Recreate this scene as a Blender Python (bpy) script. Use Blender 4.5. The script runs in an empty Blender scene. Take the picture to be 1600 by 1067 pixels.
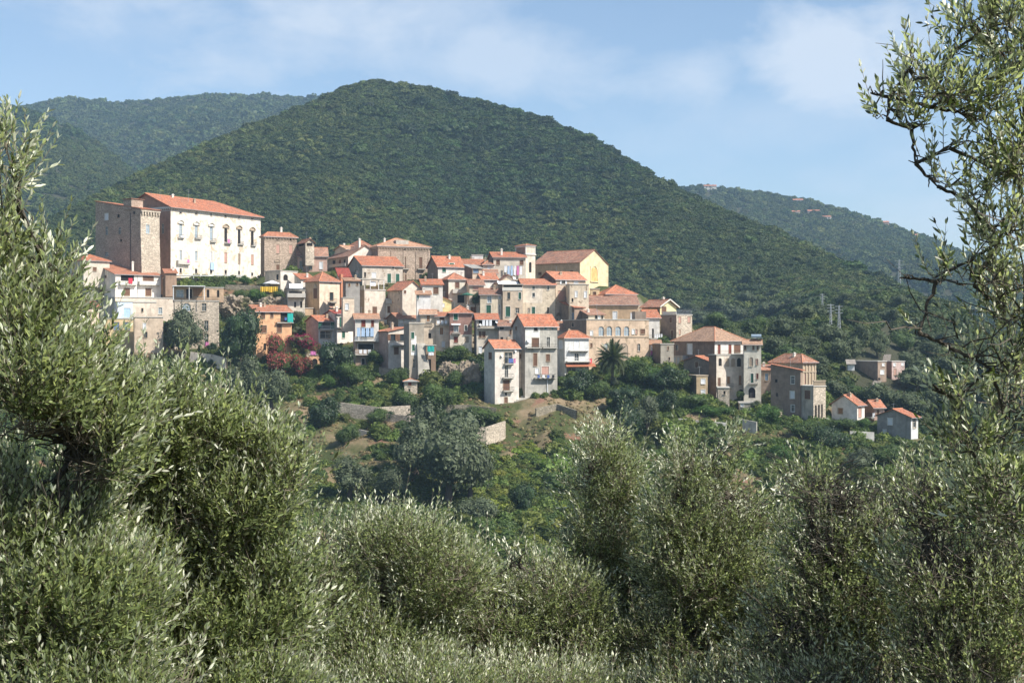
import bpy, math, random
import numpy as np
from mathutils import Vector
R = math.radians
scene = bpy.context.scene
COL = scene.collection
F = 2000.0; CX = 800.0; CY = 533.5            # photograph: focal length and centre in its own pixels

# ------------------------------------------------------------------ camera, sky, sun, exposure
cam_d = bpy.data.cameras.new('camera'); cam = bpy.data.objects.new('camera', cam_d); COL.objects.link(cam)
cam.location = (0, 0, 0); cam.rotation_euler = (R(90), 0, 0)
cam_d.sensor_width = 36.0; cam_d.lens = 36.0 * F / 1600.0
cam_d.clip_start = 0.1; cam_d.clip_end = 20000
scene.camera = cam
SUN_AZ, SUN_EL = 61.0, 47.0                    # azimuth: degrees to the right of the direction from town to viewer
sdir = Vector((math.sin(R(SUN_AZ)) * math.cos(R(SUN_EL)), -math.cos(R(SUN_AZ)) * math.cos(R(SUN_EL)), math.sin(R(SUN_EL))))
sun_d = bpy.data.lights.new('sun', 'SUN'); sun_d.energy = 5.0; sun_d.angle = R(0.5); sun_d.color = (1.0, 0.955, 0.885)
sun = bpy.data.objects.new('sun', sun_d); COL.objects.link(sun)
sun.rotation_euler = sdir.to_track_quat('Z', 'Y').to_euler()
sun.location = (0, 0, 300)
world = bpy.data.worlds.new("World"); scene.world = world; world.use_nodes = True
nt = world.node_tree; nt.nodes.clear()
def N(t, typ, **kw):
    n = t.nodes.new(typ)
    for k, v in kw.items(): setattr(n, k, v)
    return n
out = N(nt, 'ShaderNodeOutputWorld'); bg = N(nt, 'ShaderNodeBackground')
sky = N(nt, 'ShaderNodeTexSky', sky_type='NISHITA'); sky.sun_disc = False
sky.sun_elevation = R(SUN_EL)
sky.sun_rotation = math.atan2(sdir.x, sdir.y)
sky.altitude = 300; sky.air_density = 1.0; sky.dust_density = 1.3; sky.ozone_density = 1.6
bg.inputs['Strength'].default_value = 0.105
tc = N(nt, 'ShaderNodeTexCoord')
def mth(t, op, a, b=None, c=None, clamp=False):
    n = N(t, 'ShaderNodeMath', operation=op); n.use_clamp = clamp
    for i, v in enumerate((a, b, c)):
        if v is None: continue
        if isinstance(v, (int, float)): n.inputs[i].default_value = v
        else: t.links.new(v, n.inputs[i])
    return n.outputs[0]
def vmth(t, op, a, b=None, s=None):
    n = N(t, 'ShaderNodeVectorMath', operation=op)
    for i, v in enumerate((a, b)):
        if v is None: continue
        if isinstance(v, (tuple, list)): n.inputs[i].default_value = v
        else: t.links.new(v, n.inputs[i])
    if s is not None: n.inputs['Scale'].default_value = s
    return n
def ramp(t, fac, stops):
    n = N(t, 'ShaderNodeValToRGB'); cr = n.color_ramp
    while len(cr.elements) < len(stops): cr.elements.new(0.5)
    for e, (p, c) in zip(cr.elements, stops):
        e.position = p; e.color = c if len(c) == 4 else (*c, 1)
    if fac is not None: t.links.new(fac, n.inputs[0])
    return n.outputs[0]
def noise(t, vec, scale, detail=4, rough=0.55, dist=0.0):
    n = N(t, 'ShaderNodeTexNoise'); n.inputs['Scale'].default_value = scale; n.inputs['Detail'].default_value = detail
    n.inputs['Roughness'].default_value = rough; n.inputs['Distortion'].default_value = dist
    if vec is not None: t.links.new(vec, n.inputs['Vector'])
    return n.outputs['Fac']
def mixc(t, fac, a, b, mode='MIX'):
    n = N(t, 'ShaderNodeMix', data_type='RGBA', blend_type=mode)
    for k, v in (('Factor', fac), ('A', a), ('B', b)):
        s = [i for i in n.inputs if i.name == k and (i.type == ('VALUE' if k == 'Factor' else 'RGBA'))][0]
        if isinstance(v, (int, float)): s.default_value = v
        elif isinstance(v, (tuple, list)): s.default_value = v if len(v) == 4 else (*v, 1)
        else: t.links.new(v, s)
    return [o for o in n.outputs if o.type == 'RGBA'][0]
# clouds: soft banks of thin summer cloud, as directions on the sky
dirv = tc.outputs['Generated']
stretch = vmth(nt, 'MULTIPLY', dirv, (1.0, 1.0, 1.9)).outputs[0]
nz = noise(nt, stretch, 9.0, 9, 0.6, 0.2)
nz2 = noise(nt, stretch, 2.3, 4, 0.5)
cl = None
def blob(px, py, rx, rz, k):
    global cl
    v = Vector(((px - CX) / F, 1, (CY - py) / F)).normalized()
    d = vmth(nt, 'SUBTRACT', dirv, tuple(v)).outputs[0]
    d = vmth(nt, 'MULTIPLY', d, (F / rx, F / rx, F / rz)).outputs[0]
    l = vmth(nt, 'LENGTH', d).outputs['Value']
    l = mth(nt, 'ADD', l, mth(nt, 'MULTIPLY', mth(nt, 'SUBTRACT', nz, 0.5), 3.6))
    m = mth(nt, 'MULTIPLY', mth(nt, 'SUBTRACT', 1.15, l, clamp=True), k)
    cl = m if cl is None else mth(nt, 'MAXIMUM', cl, m)
for b in ((480, 30, 330, 90, 0.75), (800, 80, 200, 80, 0.62), (650, 20, 250, 60, 0.5), (1290, 90, 140, 85, 1.0), (1085, 120, 95, 65, 0.6),
          (1450, 260, 190, 55, 0.42), (1180, 190, 240, 70, 0.3), (1480, 350, 110, 60, 0.5), (250, 40, 160, 60, 0.3),
          (-500, -100, 400, 120, 0.6), (2200, 60, 420, 110, 0.7), (3200, -300, 500, 200, 0.7), (-1800, -200, 600, 200, 0.6)):
    blob(*b)
veil = mth(nt, 'MULTIPLY', mth(nt, 'SUBTRACT', nz2, 0.5, clamp=True), 0.5)
cl = mth(nt, 'MAXIMUM', cl, veil, clamp=True)
cl = mth(nt, 'SMOOTH_MIN', cl, 0.85, 0.2)
skyc = mixc(nt, cl, sky.outputs[0], (4.9, 5.3, 5.9, 1))
nt.links.new(skyc, bg.inputs['Color']); nt.links.new(bg.outputs[0], out.inputs['Surface'])
vs = scene.view_settings
scene.display_settings.display_device = 'sRGB'
vs.view_transform = 'Standard'; vs.look = 'None'; vs.gamma = 1.0; vs.use_curve_mapping = False
vs.exposure = 0.62
cy = scene.cycles
cy.use_denoising = True
try: cy.denoiser = 'OPENIMAGEDENOISE'; cy.denoising_prefilter = 'ACCURATE'; cy.denoising_input_passes = 'RGB_ALBEDO_NORMAL'
except Exception: pass
cy.max_bounces = 6; cy.diffuse_bounces = 3; cy.glossy_bounces = 2; cy.transmission_bounces = 3
cy.transparent_max_bounces = 4; cy.volume_bounces = 1; cy.caustics_reflective = False; cy.caustics_refractive = False
cy.sample_clamp_indirect = 4.0

rnd = random.Random(7)
def P(px, py, Y): return Vector((Y * (px - CX) / F, Y, Y * (CY - py) / F))
def GY(py): return 320.0 + (640.0 - py) * 0.4        # depth of the ground seen at this height in the photograph
def GZ(Y):                                            # height of the spur's slope at depth Y
    py = 640.0 - (Y - 320.0) / 0.4
    return Y * (CY - py) / F

# ------------------------------------------------------------------ object helpers
def tag(o, label=None, cat=None, group=None, kind=None):
    if label: o['label'] = label
    if cat: o['category'] = cat
    if group: o['group'] = group
    if kind: o['kind'] = kind
    return o
def empty(name, loc, label=None, cat=None, group=None):
    o = bpy.data.objects.new(name, None); o.empty_display_size = 0.5; o.location = loc
    COL.objects.link(o); return tag(o, label, cat, group)
class MB:
    def __init__(s): s.v = []; s.f = []; s.m = []; s.uv = {}
    def poly(s, pts, mi=0):
        b = len(s.v); s.v += [tuple(p) for p in pts]; s.f.append(tuple(range(b, b + len(pts)))); s.m.append(mi)
    def box(s, o, a, b, c, mi=0):               # corner o and three edge vectors
        o, a, b, c = Vector(o), Vector(a), Vector(b), Vector(c)
        if a.cross(b).dot(c) < 0: a, b = b, a
        p = [o, o + a, o + a + b, o + b, o + c, o + a + c, o + a + b + c, o + b + c]
        k = len(s.v); s.v += [tuple(q) for q in p]
        for f in ((0, 3, 2, 1), (4, 5, 6, 7), (0, 1, 5, 4), (1, 2, 6, 5), (2, 3, 7, 6), (3, 0, 4, 7)):
            s.f.append(tuple(k + i for i in f)); s.m.append(mi)
    def cbox(s, c, sx, sy, sz, mi=0):
        s.box((c[0] - sx / 2, c[1] - sy / 2, c[2] - sz / 2), (sx, 0, 0), (0, sy, 0), (0, 0, sz), mi)
    def tube(s, p0, p1, r0, r1, n=6, mi=0):
        p0, p1 = Vector(p0), Vector(p1); d = (p1 - p0)
        if d.length < 1e-6: return
        d.normalize(); a = d.orthogonal().normalized(); b = d.cross(a); k = len(s.v)
        for p, r in ((p0, r0), (p1, r1)):
            for i in range(n):
                t = 2 * math.pi * i / n; s.v.append(tuple(p + a * r * math.cos(t) + b * r * math.sin(t)))
        for i in range(n):
            j = (i + 1) % n; s.f.append((k + i, k + j, k + n + j, k + n + i)); s.m.append(mi)
        s.f.append(tuple(k + i for i in range(n - 1, -1, -1))); s.m.append(mi)
        s.f.append(tuple(k + n + i for i in range(n))); s.m.append(mi)
    def build(s, name, mats, parent=None, uvroof=False, local=True):
        if not isinstance(mats, (list, tuple)): mats = [mats]
        off = Vector((0, 0, 0))
        if parent is not None and local:
            q = parent
            while q is not None: off += Vector(q.location); q = q.parent
        me = bpy.data.meshes.new(name)
        me.from_pydata([(x - off.x, y - off.y, z - off.z) for x, y, z in s.v], [], s.f)
        for m in mats: me.materials.append(m)
        if len(mats) > 1: me.polygons.foreach_set('material_index', s.m)
        if uvroof:
            uv = me.uv_layers.new(name='uv')
            for p in me.polygons:
                n = p.normal; h = Vector((0, 0, 1)).cross(n)
                h = h.normalized() if h.length > 1e-3 else Vector((1, 0, 0)); sl = n.cross(h)
                for li in p.loop_indices:
                    c = me.vertices[me.loops[li].vertex_index].co
                    uv.data[li].uv = (c.dot(h), c.dot(sl))
        me.update()
        o = bpy.data.objects.new(name, me); COL.objects.link(o)
        if parent is not None: o.parent = parent
        return o
def np_mesh(name, verts, faces, mat, parent=None, smooth=False, mat_idx=None):
    """verts (n,3), faces (m,k) of one size k, or a list of such arrays"""
    if not isinstance(faces, (list, tuple)): faces = [faces]
    me = bpy.data.meshes.new(name)
    nv = len(verts); loops = np.concatenate([f.reshape(-1) for f in faces]).astype(np.int32)
    tot = np.concatenate([np.full(len(f), f.shape[1], np.int32) for f in faces])
    start = np.concatenate([[0], np.cumsum(tot)[:-1]]).astype(np.int32)
    me.vertices.add(nv); me.vertices.foreach_set('co', np.asarray(verts, np.float32).reshape(-1))
    me.loops.add(len(loops)); me.loops.foreach_set('vertex_index', loops)
    me.polygons.add(len(tot)); me.polygons.foreach_set('loop_start', start)
    try: me.polygons.foreach_set('loop_total', tot)
    except Exception: pass
    for m in (mat if isinstance(mat, (list, tuple)) else [mat]): me.materials.append(m)
    if mat_idx is not None: me.polygons.foreach_set('material_index', np.asarray(mat_idx, np.int32))
    me.polygons.foreach_set('use_smooth', np.full(len(tot), smooth))
    me.update(calc_edges=True)
    o = bpy.data.objects.new(name, me); COL.objects.link(o)
    if parent is not None: o.parent = parent
    return o

# ------------------------------------------------------------------ materials
def newmat(name):
    m = bpy.data.materials.new(name); m.use_nodes = True; t = m.node_tree; t.nodes.clear()
    o = N(t, 'ShaderNodeOutputMaterial'); b = N(t, 'ShaderNodeBsdfPrincipled'); t.links.new(b.outputs[0], o.inputs['Surface'])
    b.inputs['Roughness'].default_value = 0.9
    try: b.inputs['Specular IOR Level'].default_value = 0.2
    except Exception: pass
    return m, t, b, o
def bump(t, b, h, strength=0.4, dist=0.05):
    n = N(t, 'ShaderNodeBump'); n.inputs['Strength'].default_value = strength; n.inputs['Distance'].default_value = dist
    t.links.new(h, n.inputs['Height']); t.links.new(n.outputs[0], b.inputs['Normal'])
def gpos(t): return N(t, 'ShaderNodeNewGeometry').outputs['Position']
def mul(c, k): return tuple(x * k for x in c[:3])
_cache = {}
def flat(name, col, rough=0.8, spec=0.3, metal=0.0):
    if name in _cache: return _cache[name]
    m, t, b, o = newmat(name); p = gpos(t)
    c = mixc(t, noise(t, p, 1.3, 3), mul(col, 0.82), mul(col, 1.12))
    t.links.new(c, b.inputs['Base Color']); b.inputs['Roughness'].default_value = rough
    b.inputs['Specular IOR Level'].default_value = spec; b.inputs['Metallic'].default_value = metal
    _cache[name] = m; return m
TINTS = [(1, 1, 1), (1.05, .98, .93), (.84, .86, .88), (.94, .93, .86), (.98, 1.0, 1.02), (.88, .82, .76)]; TINT = 0
def plaster(name, col, stain=(0.16, 0.12, 0.08), amount=0.5, peel=None, peel_amt=0.0):
    """old lime plaster: blotches, rain streaks under the eaves, and where peel is set, patches fallen off to the stone"""
    if TINT: name += '_' + 'abcdef'[TINT]; col = tuple(a * b for a, b in zip(col, TINTS[TINT]))
    if name in _cache: return _cache[name]
    m, t, b, o = newmat(name); p = gpos(t)
    big = noise(t, p, 0.16, 5, 0.6); mid = noise(t, p, 0.8, 5, 0.6)
    streak = noise(t, vmth(t, 'MULTIPLY', p, (1.0, 1.0, 0.13)).outputs[0], 1.1, 5, 0.65)
    c = mixc(t, ramp(t, mid, [(.3, (0, 0, 0)), (.7, (1, 1, 1))]), mul(col, 0.74), mul(col, 1.12)); loc = noise(t, p, 0.42, 4, 0.6)
    c = mixc(t, mth(t, 'MULTIPLY', ramp(t, loc, [(0.5, (0, 0, 0)), (0.62, (1, 1, 1))]), min(.8, amount * .9)), c, mul(col, .66))
    c = mixc(t, mth(t, 'MULTIPLY', ramp(t, streak, [(0.53, (0, 0, 0)), (0.78, (1, 1, 1))]), amount), c, stain)
    c = mixc(t, mth(t, 'MULTIPLY', ramp(t, big, [(0.54, (0, 0, 0)), (0.74, (1, 1, 1))]), amount * 0.7), c, mul(stain, 1.7))
    if peel:
        f = noise(t, p, 0.35, 7, 0.72, 0.5)
        f = ramp(t, f, [(0.60 - peel_amt, (0, 0, 0)), (0.64 - peel_amt, (1, 1, 1))])
        st = mixc(t, noise(t, p, 3.0, 3), mul(peel, 0.65), mul(peel, 1.3))
        c = mixc(t, f, c, st)
    t.links.new(c, b.inputs['Base Color']); bump(t, b, mid, 0.3, 0.06)
    _cache[name] = m; return m
def stone(name, col, mortar=None, size=0.45):
    if name in _cache: return _cache[name]
    m, t, b, o = newmat(name); p = gpos(t)
    q = vmth(t, 'MULTIPLY', p, (1, 1, 1.7)).outputs[0]
    v = N(t, 'ShaderNodeTexVoronoi'); v.inputs['Scale'].default_value = 1.0 / size; t.links.new(q, v.inputs['Vector'])
    w = N(t, 'ShaderNodeTexVoronoi', feature='DISTANCE_TO_EDGE'); w.inputs['Scale'].default_value = 1.0 / size; t.links.new(q, w.inputs['Vector'])
    sx = N(t, 'ShaderNodeSeparateXYZ'); t.links.new(v.outputs['Color'], sx.inputs[0])
    c = mixc(t, sx.outputs[0], mul(col, 0.62), mul(col, 1.35))
    c = mixc(t, ramp(t, w.outputs['Distance'], [(0.0, (1, 1, 1)), (0.12, (0, 0, 0))]), c, mortar or mul(col, 0.55))
    big = noise(t, p, 0.22, 5, 0.6)
    c = mixc(t, ramp(t, big, [(0.42, (0, 0, 0)), (0.72, (0.55, 0.55, 0.55))]), c, mul(col, 0.45))
    t.links.new(c, b.inputs['Base Color']); bump(t, b, w.outputs['Distance'], 0.6, 0.08)
    _cache[name] = m; return m
def tiles(name, col, old=0.4):
    if TINT: name += '_' + 'abcdef'[TINT]; k_ = .82 + .07 * TINT; col = (col[0] * k_, col[1] * (k_ + .1 * (TINT % 2)), col[2] * (k_ + .16 * (TINT % 2)))
    if name in _cache: return _cache[name]
    m, t, b, o = newmat(name)
    uv = N(t, 'ShaderNodeUVMap'); uv.uv_map = 'uv'; p = gpos(t)
    w = N(t, 'ShaderNodeTexWave', wave_type='BANDS', bands_direction='X'); w.inputs['Scale'].default_value = 0.314 / 0.30
    w.inputs['Distortion'].default_value = 0.4; w.inputs['Detail'].default_value = 1; t.links.new(uv.outputs[0], w.inputs['Vector'])
    w2 = N(t, 'ShaderNodeTexWave', wave_type='BANDS', bands_direction='Y', wave_profile='SAW'); w2.inputs['Scale'].default_value = 0.314 / 0.42
    t.links.new(uv.outputs[0], w2.inputs['Vector'])
    v = N(t, 'ShaderNodeTexVoronoi', distance='CHEBYCHEV'); v.inputs['Scale'].default_value = 2.6
    t.links.new(uv.outputs[0], v.inputs['Vector'])
    sx = N(t, 'ShaderNodeSeparateXYZ'); t.links.new(v.outputs['Color'], sx.inputs[0])
    c = mixc(t, sx.outputs[0], mul(col, 0.66), mul(col, 1.32))
    c = mixc(t, mth(t, 'MULTIPLY', ramp(t, sx.outputs[1], [(0.7, (0, 0, 0)), (0.85, (1, 1, 1))]), old), c, (0.42, 0.30, 0.22))
    n = noise(t, p, 0.45, 5, 0.65)
    c = mixc(t, mth(t, 'MULTIPLY', ramp(t, n, [(0.46, (0, 0, 0)), (0.68, (1, 1, 1))]), old), c, (0.17, 0.115, 0.085))
    c = mixc(t, mth(t, 'MULTIPLY', ramp(t, w.outputs[0], [(0.0, (1, 1, 1)), (0.45, (0, 0, 0))]), 0.5), c, mul(col, 0.35))
    t.links.new(c, b.inputs['Base Color'])
    h = mth(t, 'ADD', w.outputs[0], mth(t, 'MULTIPLY', w2.outputs[0], 0.5)); bump(t, b, h, 0.8, 0.09)
    _cache[name] = m; return m
def leafmat(name, top, under=None, trans=0.25, rough=0.5, spec=0.5, var=0.35, island=True, patch=None, patch_scale=0.01, inst=False, bfrac=0.0):
    if name in _cache: return _cache[name]
    m, t, b, o = newmat(name); g = N(t, 'ShaderNodeNewGeometry')
    r = g.outputs['Random Per Island'] if island else noise(t, g.outputs['Position'], 0.7, 2)
    c = mixc(t, r, mul(top, 1 - var), mul(top, 1 + var))
    if inst:
        oi = N(t, 'ShaderNodeObjectInfo')
        hs = N(t, 'ShaderNodeHueSaturation'); t.links.new(c, hs.inputs['Color'])
        mr = N(t, 'ShaderNodeMapRange'); mr.inputs['To Min'].default_value = 0.475; mr.inputs['To Max'].default_value = 0.525
        t.links.new(oi.outputs['Random'], mr.inputs['Value']); t.links.new(mr.outputs[0], hs.inputs['Hue'])
        wn = N(t, 'ShaderNodeTexWhiteNoise', noise_dimensions='1D'); t.links.new(oi.outputs['Random'], wn.inputs['W'])
        mr2 = N(t, 'ShaderNodeMapRange'); mr2.inputs['To Min'].default_value = 0.55; mr2.inputs['To Max'].default_value = 1.5
        t.links.new(wn.outputs['Value'], mr2.inputs['Value']); t.links.new(mr2.outputs[0], hs.inputs['Value'])
        c = hs.outputs[0]
    if patch:
        pn = noise(t, g.outputs['Position'], patch_scale, 4, 0.6)
        c = mixc(t, ramp(t, pn, [(0.45, (0, 0, 0)), (0.62, (1, 1, 1))]), c, mixc(t, r, mul(patch, 0.7), mul(patch, 1.3)))
    if under:
        u = mixc(t, r, mul(under, 1 - var * 0.6), mul(under, 1 + var * 0.6))
        c = mixc(t, g.outputs['Backfacing'], c, u)
    t.links.new(c, b.inputs['Base Color']); b.inputs['Roughness'].default_value = rough; b.inputs['Specular IOR Level'].default_value = spec
    tr = N(t, 'ShaderNodeBsdfTranslucent'); t.links.new(mixc(t, 1.0, c, (1.3, 1.5, 0.6, 1), 'MULTIPLY'), tr.inputs['Color'])
    mx = N(t, 'ShaderNodeMixShader'); mx.inputs[0].default_value = trans
    t.links.new(b.outputs[0], mx.inputs[1]); t.links.new(tr.outputs[0], mx.inputs[2]); t.links.new(mx.outputs[0], o.inputs['Surface'])
    _cache[name] = m; return m
PEEL = (0.30, 0.22, 0.15)
W = {
 'cream': lambda: plaster('cream_plaster', (0.75, 0.65, 0.52), amount=0.45),
 'palace': lambda: plaster('palace_plaster', (0.78, 0.71, 0.60), stain=(0.42, 0.30, 0.20), amount=0.5, peel=(0.56, 0.44, 0.31), peel_amt=0.05),
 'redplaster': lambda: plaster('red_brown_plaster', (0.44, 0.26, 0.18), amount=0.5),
 'white': lambda: plaster('white_plaster', (0.78, 0.76, 0.71), stain=(0.40, 0.37, 0.32), amount=0.42),
 'oldwhite': lambda: plaster('weathered_white_plaster', (0.76, 0.71, 0.63), stain=(0.28, 0.24, 0.2), amount=0.5),
 'tan': lambda: plaster('tan_plaster', (0.72, 0.61, 0.49), amount=0.5, peel=PEEL, peel_amt=0.0),
 'ochre': lambda: plaster('ochre_plaster', (0.50, 0.38, 0.25), amount=0.5),
 'peach': lambda: plaster('peach_plaster', (0.64, 0.48, 0.34), stain=(0.22, 0.17, 0.12), amount=0.55, peel=(0.36, 0.27, 0.18), peel_amt=0.03),
 'orange': lambda: plaster('orange_plaster', (0.70, 0.43, 0.25), stain=(0.5, 0.3, 0.18), amount=0.35),
 'yellow': lambda: plaster('yellow_plaster', (0.74, 0.61, 0.38), stain=(0.5, 0.38, 0.2), amount=0.5),
 'paleyellow': lambda: plaster('pale_yellow_plaster', (0.78, 0.66, 0.36), stain=(0.6, 0.48, 0.28), amount=0.15),
 'pink': lambda: plaster('pink_brick_plaster', (0.40, 0.23, 0.18), amount=0.45, peel=(0.5, 0.4, 0.32), peel_amt=0.0),
 'rose': lambda: plaster('rose_plaster', (0.58, 0.42, 0.36), amount=0.2),
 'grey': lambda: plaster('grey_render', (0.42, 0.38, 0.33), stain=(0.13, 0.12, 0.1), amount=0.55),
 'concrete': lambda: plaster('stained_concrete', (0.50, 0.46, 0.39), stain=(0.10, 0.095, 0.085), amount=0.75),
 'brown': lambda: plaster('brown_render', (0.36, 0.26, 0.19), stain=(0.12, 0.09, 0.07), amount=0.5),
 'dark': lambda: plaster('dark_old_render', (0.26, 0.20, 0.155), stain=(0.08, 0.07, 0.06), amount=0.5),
 'stone': lambda: stone('rubble_stone', (0.58, 0.49, 0.38)),
 'brick': lambda: stone('old_brickwork', (0.48, 0.37, 0.28), size=0.36),
 'greystone': lambda: stone('grey_stone', (0.34, 0.29, 0.23)),
 'blue': lambda: plaster('pale_blue_plaster', (0.62, 0.70, 0.78), stain=(0.5, 0.55, 0.6), amount=0.15),
}
RF = {
 'red': lambda: tiles('red_roof_tiles', (0.48, 0.175, 0.095), 0.5),
 'old': lambda: tiles('old_roof_tiles', (0.38, 0.185, 0.12), 0.8),
 'brown': lambda: tiles('brown_roof_tiles', (0.30, 0.14, 0.09), 0.6),
 'pale': lambda: tiles('pale_roof_tiles', (0.46, 0.26, 0.16), 0.5),
 'dkred': lambda: tiles('dark_red_roof_tiles', (0.34, 0.07, 0.05), 0.15),
 'grey': lambda: tiles('grey_roof_slabs', (0.34, 0.31, 0.27), 0.4),
}
GLASS = flat('window_glass', (0.035, 0.045, 0.05), 0.12, 0.8)
GLASSB = flat('pale_window_glass', (0.30, 0.37, 0.42), 0.15, 0.8)
DARK = flat('dark_interior', (0.025, 0.02, 0.017), 0.9)
SH = {'s': flat('brown_shutter', (0.17, 0.09, 0.055)), 'g': flat('green_shutter', (0.035, 0.12, 0.075)), 't': flat('teal_shutter', (0.03, 0.22, 0.22)),
      'r': flat('red_brown_shutter', (0.22, 0.05, 0.03)), 'o': flat('wooden_shutter', (0.33, 0.18, 0.09)), 'b': flat('blue_grey_shutter', (0.16, 0.23, 0.32)),
      'n': flat('pinkish_blind', (0.55, 0.33, 0.26)), 'k': flat('white_blind', (0.75, 0.76, 0.76)), 'u': flat('pale_blue_door', (0.42, 0.58, 0.70)), 'e': flat('beige_shutter', (0.42, 0.33, 0.24))}
FRW = flat('white_frame', (0.70, 0.66, 0.58)); FRS = flat('stone_surround', (0.44, 0.35, 0.25)); CONC = flat('pale_concrete', (0.50, 0.47, 0.41))
IRON = flat('dark_iron', (0.05, 0.045, 0.04), 0.5, 0.5); WOOD = flat('weathered_wood', (0.18, 0.12, 0.08)); WHITEP = flat('white_painted_metal', (0.78, 0.79, 0.79), 0.5)
TERR = flat('terracotta', (0.50, 0.22, 0.12)); GREYM = flat('galvanised_metal', (0.35, 0.37, 0.38), 0.4, 0.5)
# ------------------------------------------------------------------ land
def fbm(x, y, seed=0, oct=4):
    """cheap smooth value noise, arrays in"""
    tot = np.zeros_like(x, dtype=float); a = 1.0; s = 0.0
    for o in range(oct):
        xi = np.floor(x).astype(np.int64); yi = np.floor(y).astype(np.int64); fx = x - xi; fy = y - yi
        fx = fx * fx * (3 - 2 * fx); fy = fy * fy * (3 - 2 * fy)
        def h(i, j):
            n = (i * 374761393 + j * 668265263 + (seed + o * 17) * 1442695041) & 0xffffffff
            n = ((n ^ (n >> 13)) * 1274126177) & 0xffffffff
            return ((n ^ (n >> 16)) & 0xffff) / 65535.0
        v = (h(xi, yi) * (1 - fx) + h(xi + 1, yi) * fx) * (1 - fy) + (h(xi, yi + 1) * (1 - fx) + h(xi + 1, yi + 1) * fx) * fy
        tot += a * (v - 0.5); s += a; a *= 0.5; x = x * 2.03 + 3.1; y = y * 2.03 + 7.7
    return tot / s * 2
def hill_mat(name, a, b, c=None, scale=0.02):
    m, t, bs, o = newmat(name); p = gpos(t)
    col = mixc(t, noise(t, p, scale, 6, 0.6), a, b)
    col = mixc(t, noise(t, p, scale * 14, 4, 0.6), col, mul(a, 0.6))
    if c: col = mixc(t, ramp(t, noise(t, p, scale * 1.7, 6, 0.65), [(0.55, (0, 0, 0)), (0.68, (1, 1, 1))]), col, c)
    t.links.new(col, bs.inputs['Base Color']); bump(t, bs, noise(t, p, 0.8, 5), 0.6, 0.8)
    return m
SOIL = hill_mat('wooded_hill_soil', (0.045, 0.05, 0.025), (0.09, 0.08, 0.045), None, 0.01)
def radial(name, knots, ridge, px0, px1, step, mat, amp=8.0, seed=1, back=0.35, rows=40, nscale=90.0, label=None):
    """a hill side: for each bearing (px) a profile from the foot knots (Y, py) up to the ridge (Y, py), then down behind"""
    pxs = np.arange(px0, px1 + 1, step); V = []; rid = np.array(ridge, float)
    ts = np.linspace(0, 1, rows)
    for px in pxs:
        ry = np.interp(px, rid[:, 0], rid[:, 2]); rp = np.interp(px, rid[:, 0], rid[:, 1])
        kn = knots(px) + [(ry, rp)]
        Ys = np.array([k[0] for k in kn]); Zs = np.array([k[0] * (CY - k[1]) / F for k in kn])
        s = np.concatenate([[0], np.cumsum(np.hypot(np.diff(Ys), np.diff(Zs)))]); s /= s[-1]
        Y = np.interp(ts, s, Ys); Z = np.interp(ts, s, Zs); Z = np.convolve(np.pad(Z, 2, mode='edge'), np.ones(5) / 5, 'valid'); Z[-1] = Zs[-1]; Z[-2] = Z[-1] - (Y[-1] - Y[-2]) * 0.15
        Yb = ry * np.array([1.06, 1.25, 1.5]); Zb = Zs[-1] - (Yb - ry) * back
        Y = np.concatenate([Y, Yb]); Z = np.concatenate([Z, Zb]); V.append(np.stack([(px - CX) / F * Y, Y, Z], 1))
    V = np.array(V); nx, ny = V.shape[:2]
    env = np.concatenate([np.sin(np.pi * np.clip(ts, 0, 1)) ** np.where(ts < .5, 0.7, 1.7), [0, 0, 0]])
    n1 = fbm(V[..., 0] / nscale, V[..., 1] / nscale * 0.55, seed); rid_n = 1 - 2 * np.abs(fbm(V[..., 0] / (nscale * 1.4) + 9, V[..., 1] / (nscale * 4.0), seed + 5, 3))
    V[..., 2] += env * amp * (n1 * 0.9 + rid_n * 0.9 - 0.5) + (1 - env) * min(1.5, amp * 0.1) * fbm(V[..., 0] / 30, V[..., 1] / 30, seed + 3) * 1.0
    idx = np.arange(nx * ny).reshape(nx, ny)
    q = np.stack([idx[:-1, :-1], idx[1:, :-1], idx[1:, 1:], idx[:-1, 1:]], -1).reshape(-1, 4)
    o = np_mesh(name, V.reshape(-1, 3), q, mat, smooth=True); tag(o, label, None, None, 'structure')
    return V
SKY_MAIN = [(-700, 520, 700), (-300, 470, 700), (0, 400, 720), (60, 350, 760), (100, 318, 800), (170, 285, 860), (240, 250, 920), (300, 222, 970), (380, 190, 1040), (450, 163, 1090), (500, 144, 1120),
            (545, 124, 1140), (580, 115, 1150), (620, 121, 1150), (660, 126, 1140), (700, 138, 1130), (760, 150, 1110), (830, 168, 1080), (890, 193, 1050), (940, 215, 1020), (1000, 250, 980),
            (1050, 280, 950), (1100, 304, 920), (1150, 325, 890), (1200, 346, 860), (1260, 372, 820), (1320, 398, 780), (1380, 425, 740), (1440, 452, 700), (1520, 490, 650), (1700, 560, 600), (2200, 640, 560)]
def main_knots(px):
    w = min(1, max(0, (px - 950) / 150.0))
    a = [(420, 640), (520, 560), (620, 480)]; b = [(350, 715), (385, 602), (455, 532), (560, 492)]
    return a if w < 0.5 else b
def main_knots_s(px):
    w = min(1, max(0, (px - 850) / 250.0)); w = w * w * (3 - 2 * w)
    A = [(420, 640), (470, 600), (540, 540), (640, 480)]; B = [(335, 730), (385, 602), (455, 532), (560, 492)]
    if px > 1500:
        k = min(1, (px - 1500) / 200.0); B = [(335, 760), (385, 640 + 20 * k), (455, 580 + 20 * k), (530, 545 + 25 * k)]
    return [(a[0] * (1 - w) + b[0] * w, a[1] * (1 - w) + b[1] * w) for a, b in zip(A, B)]
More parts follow.
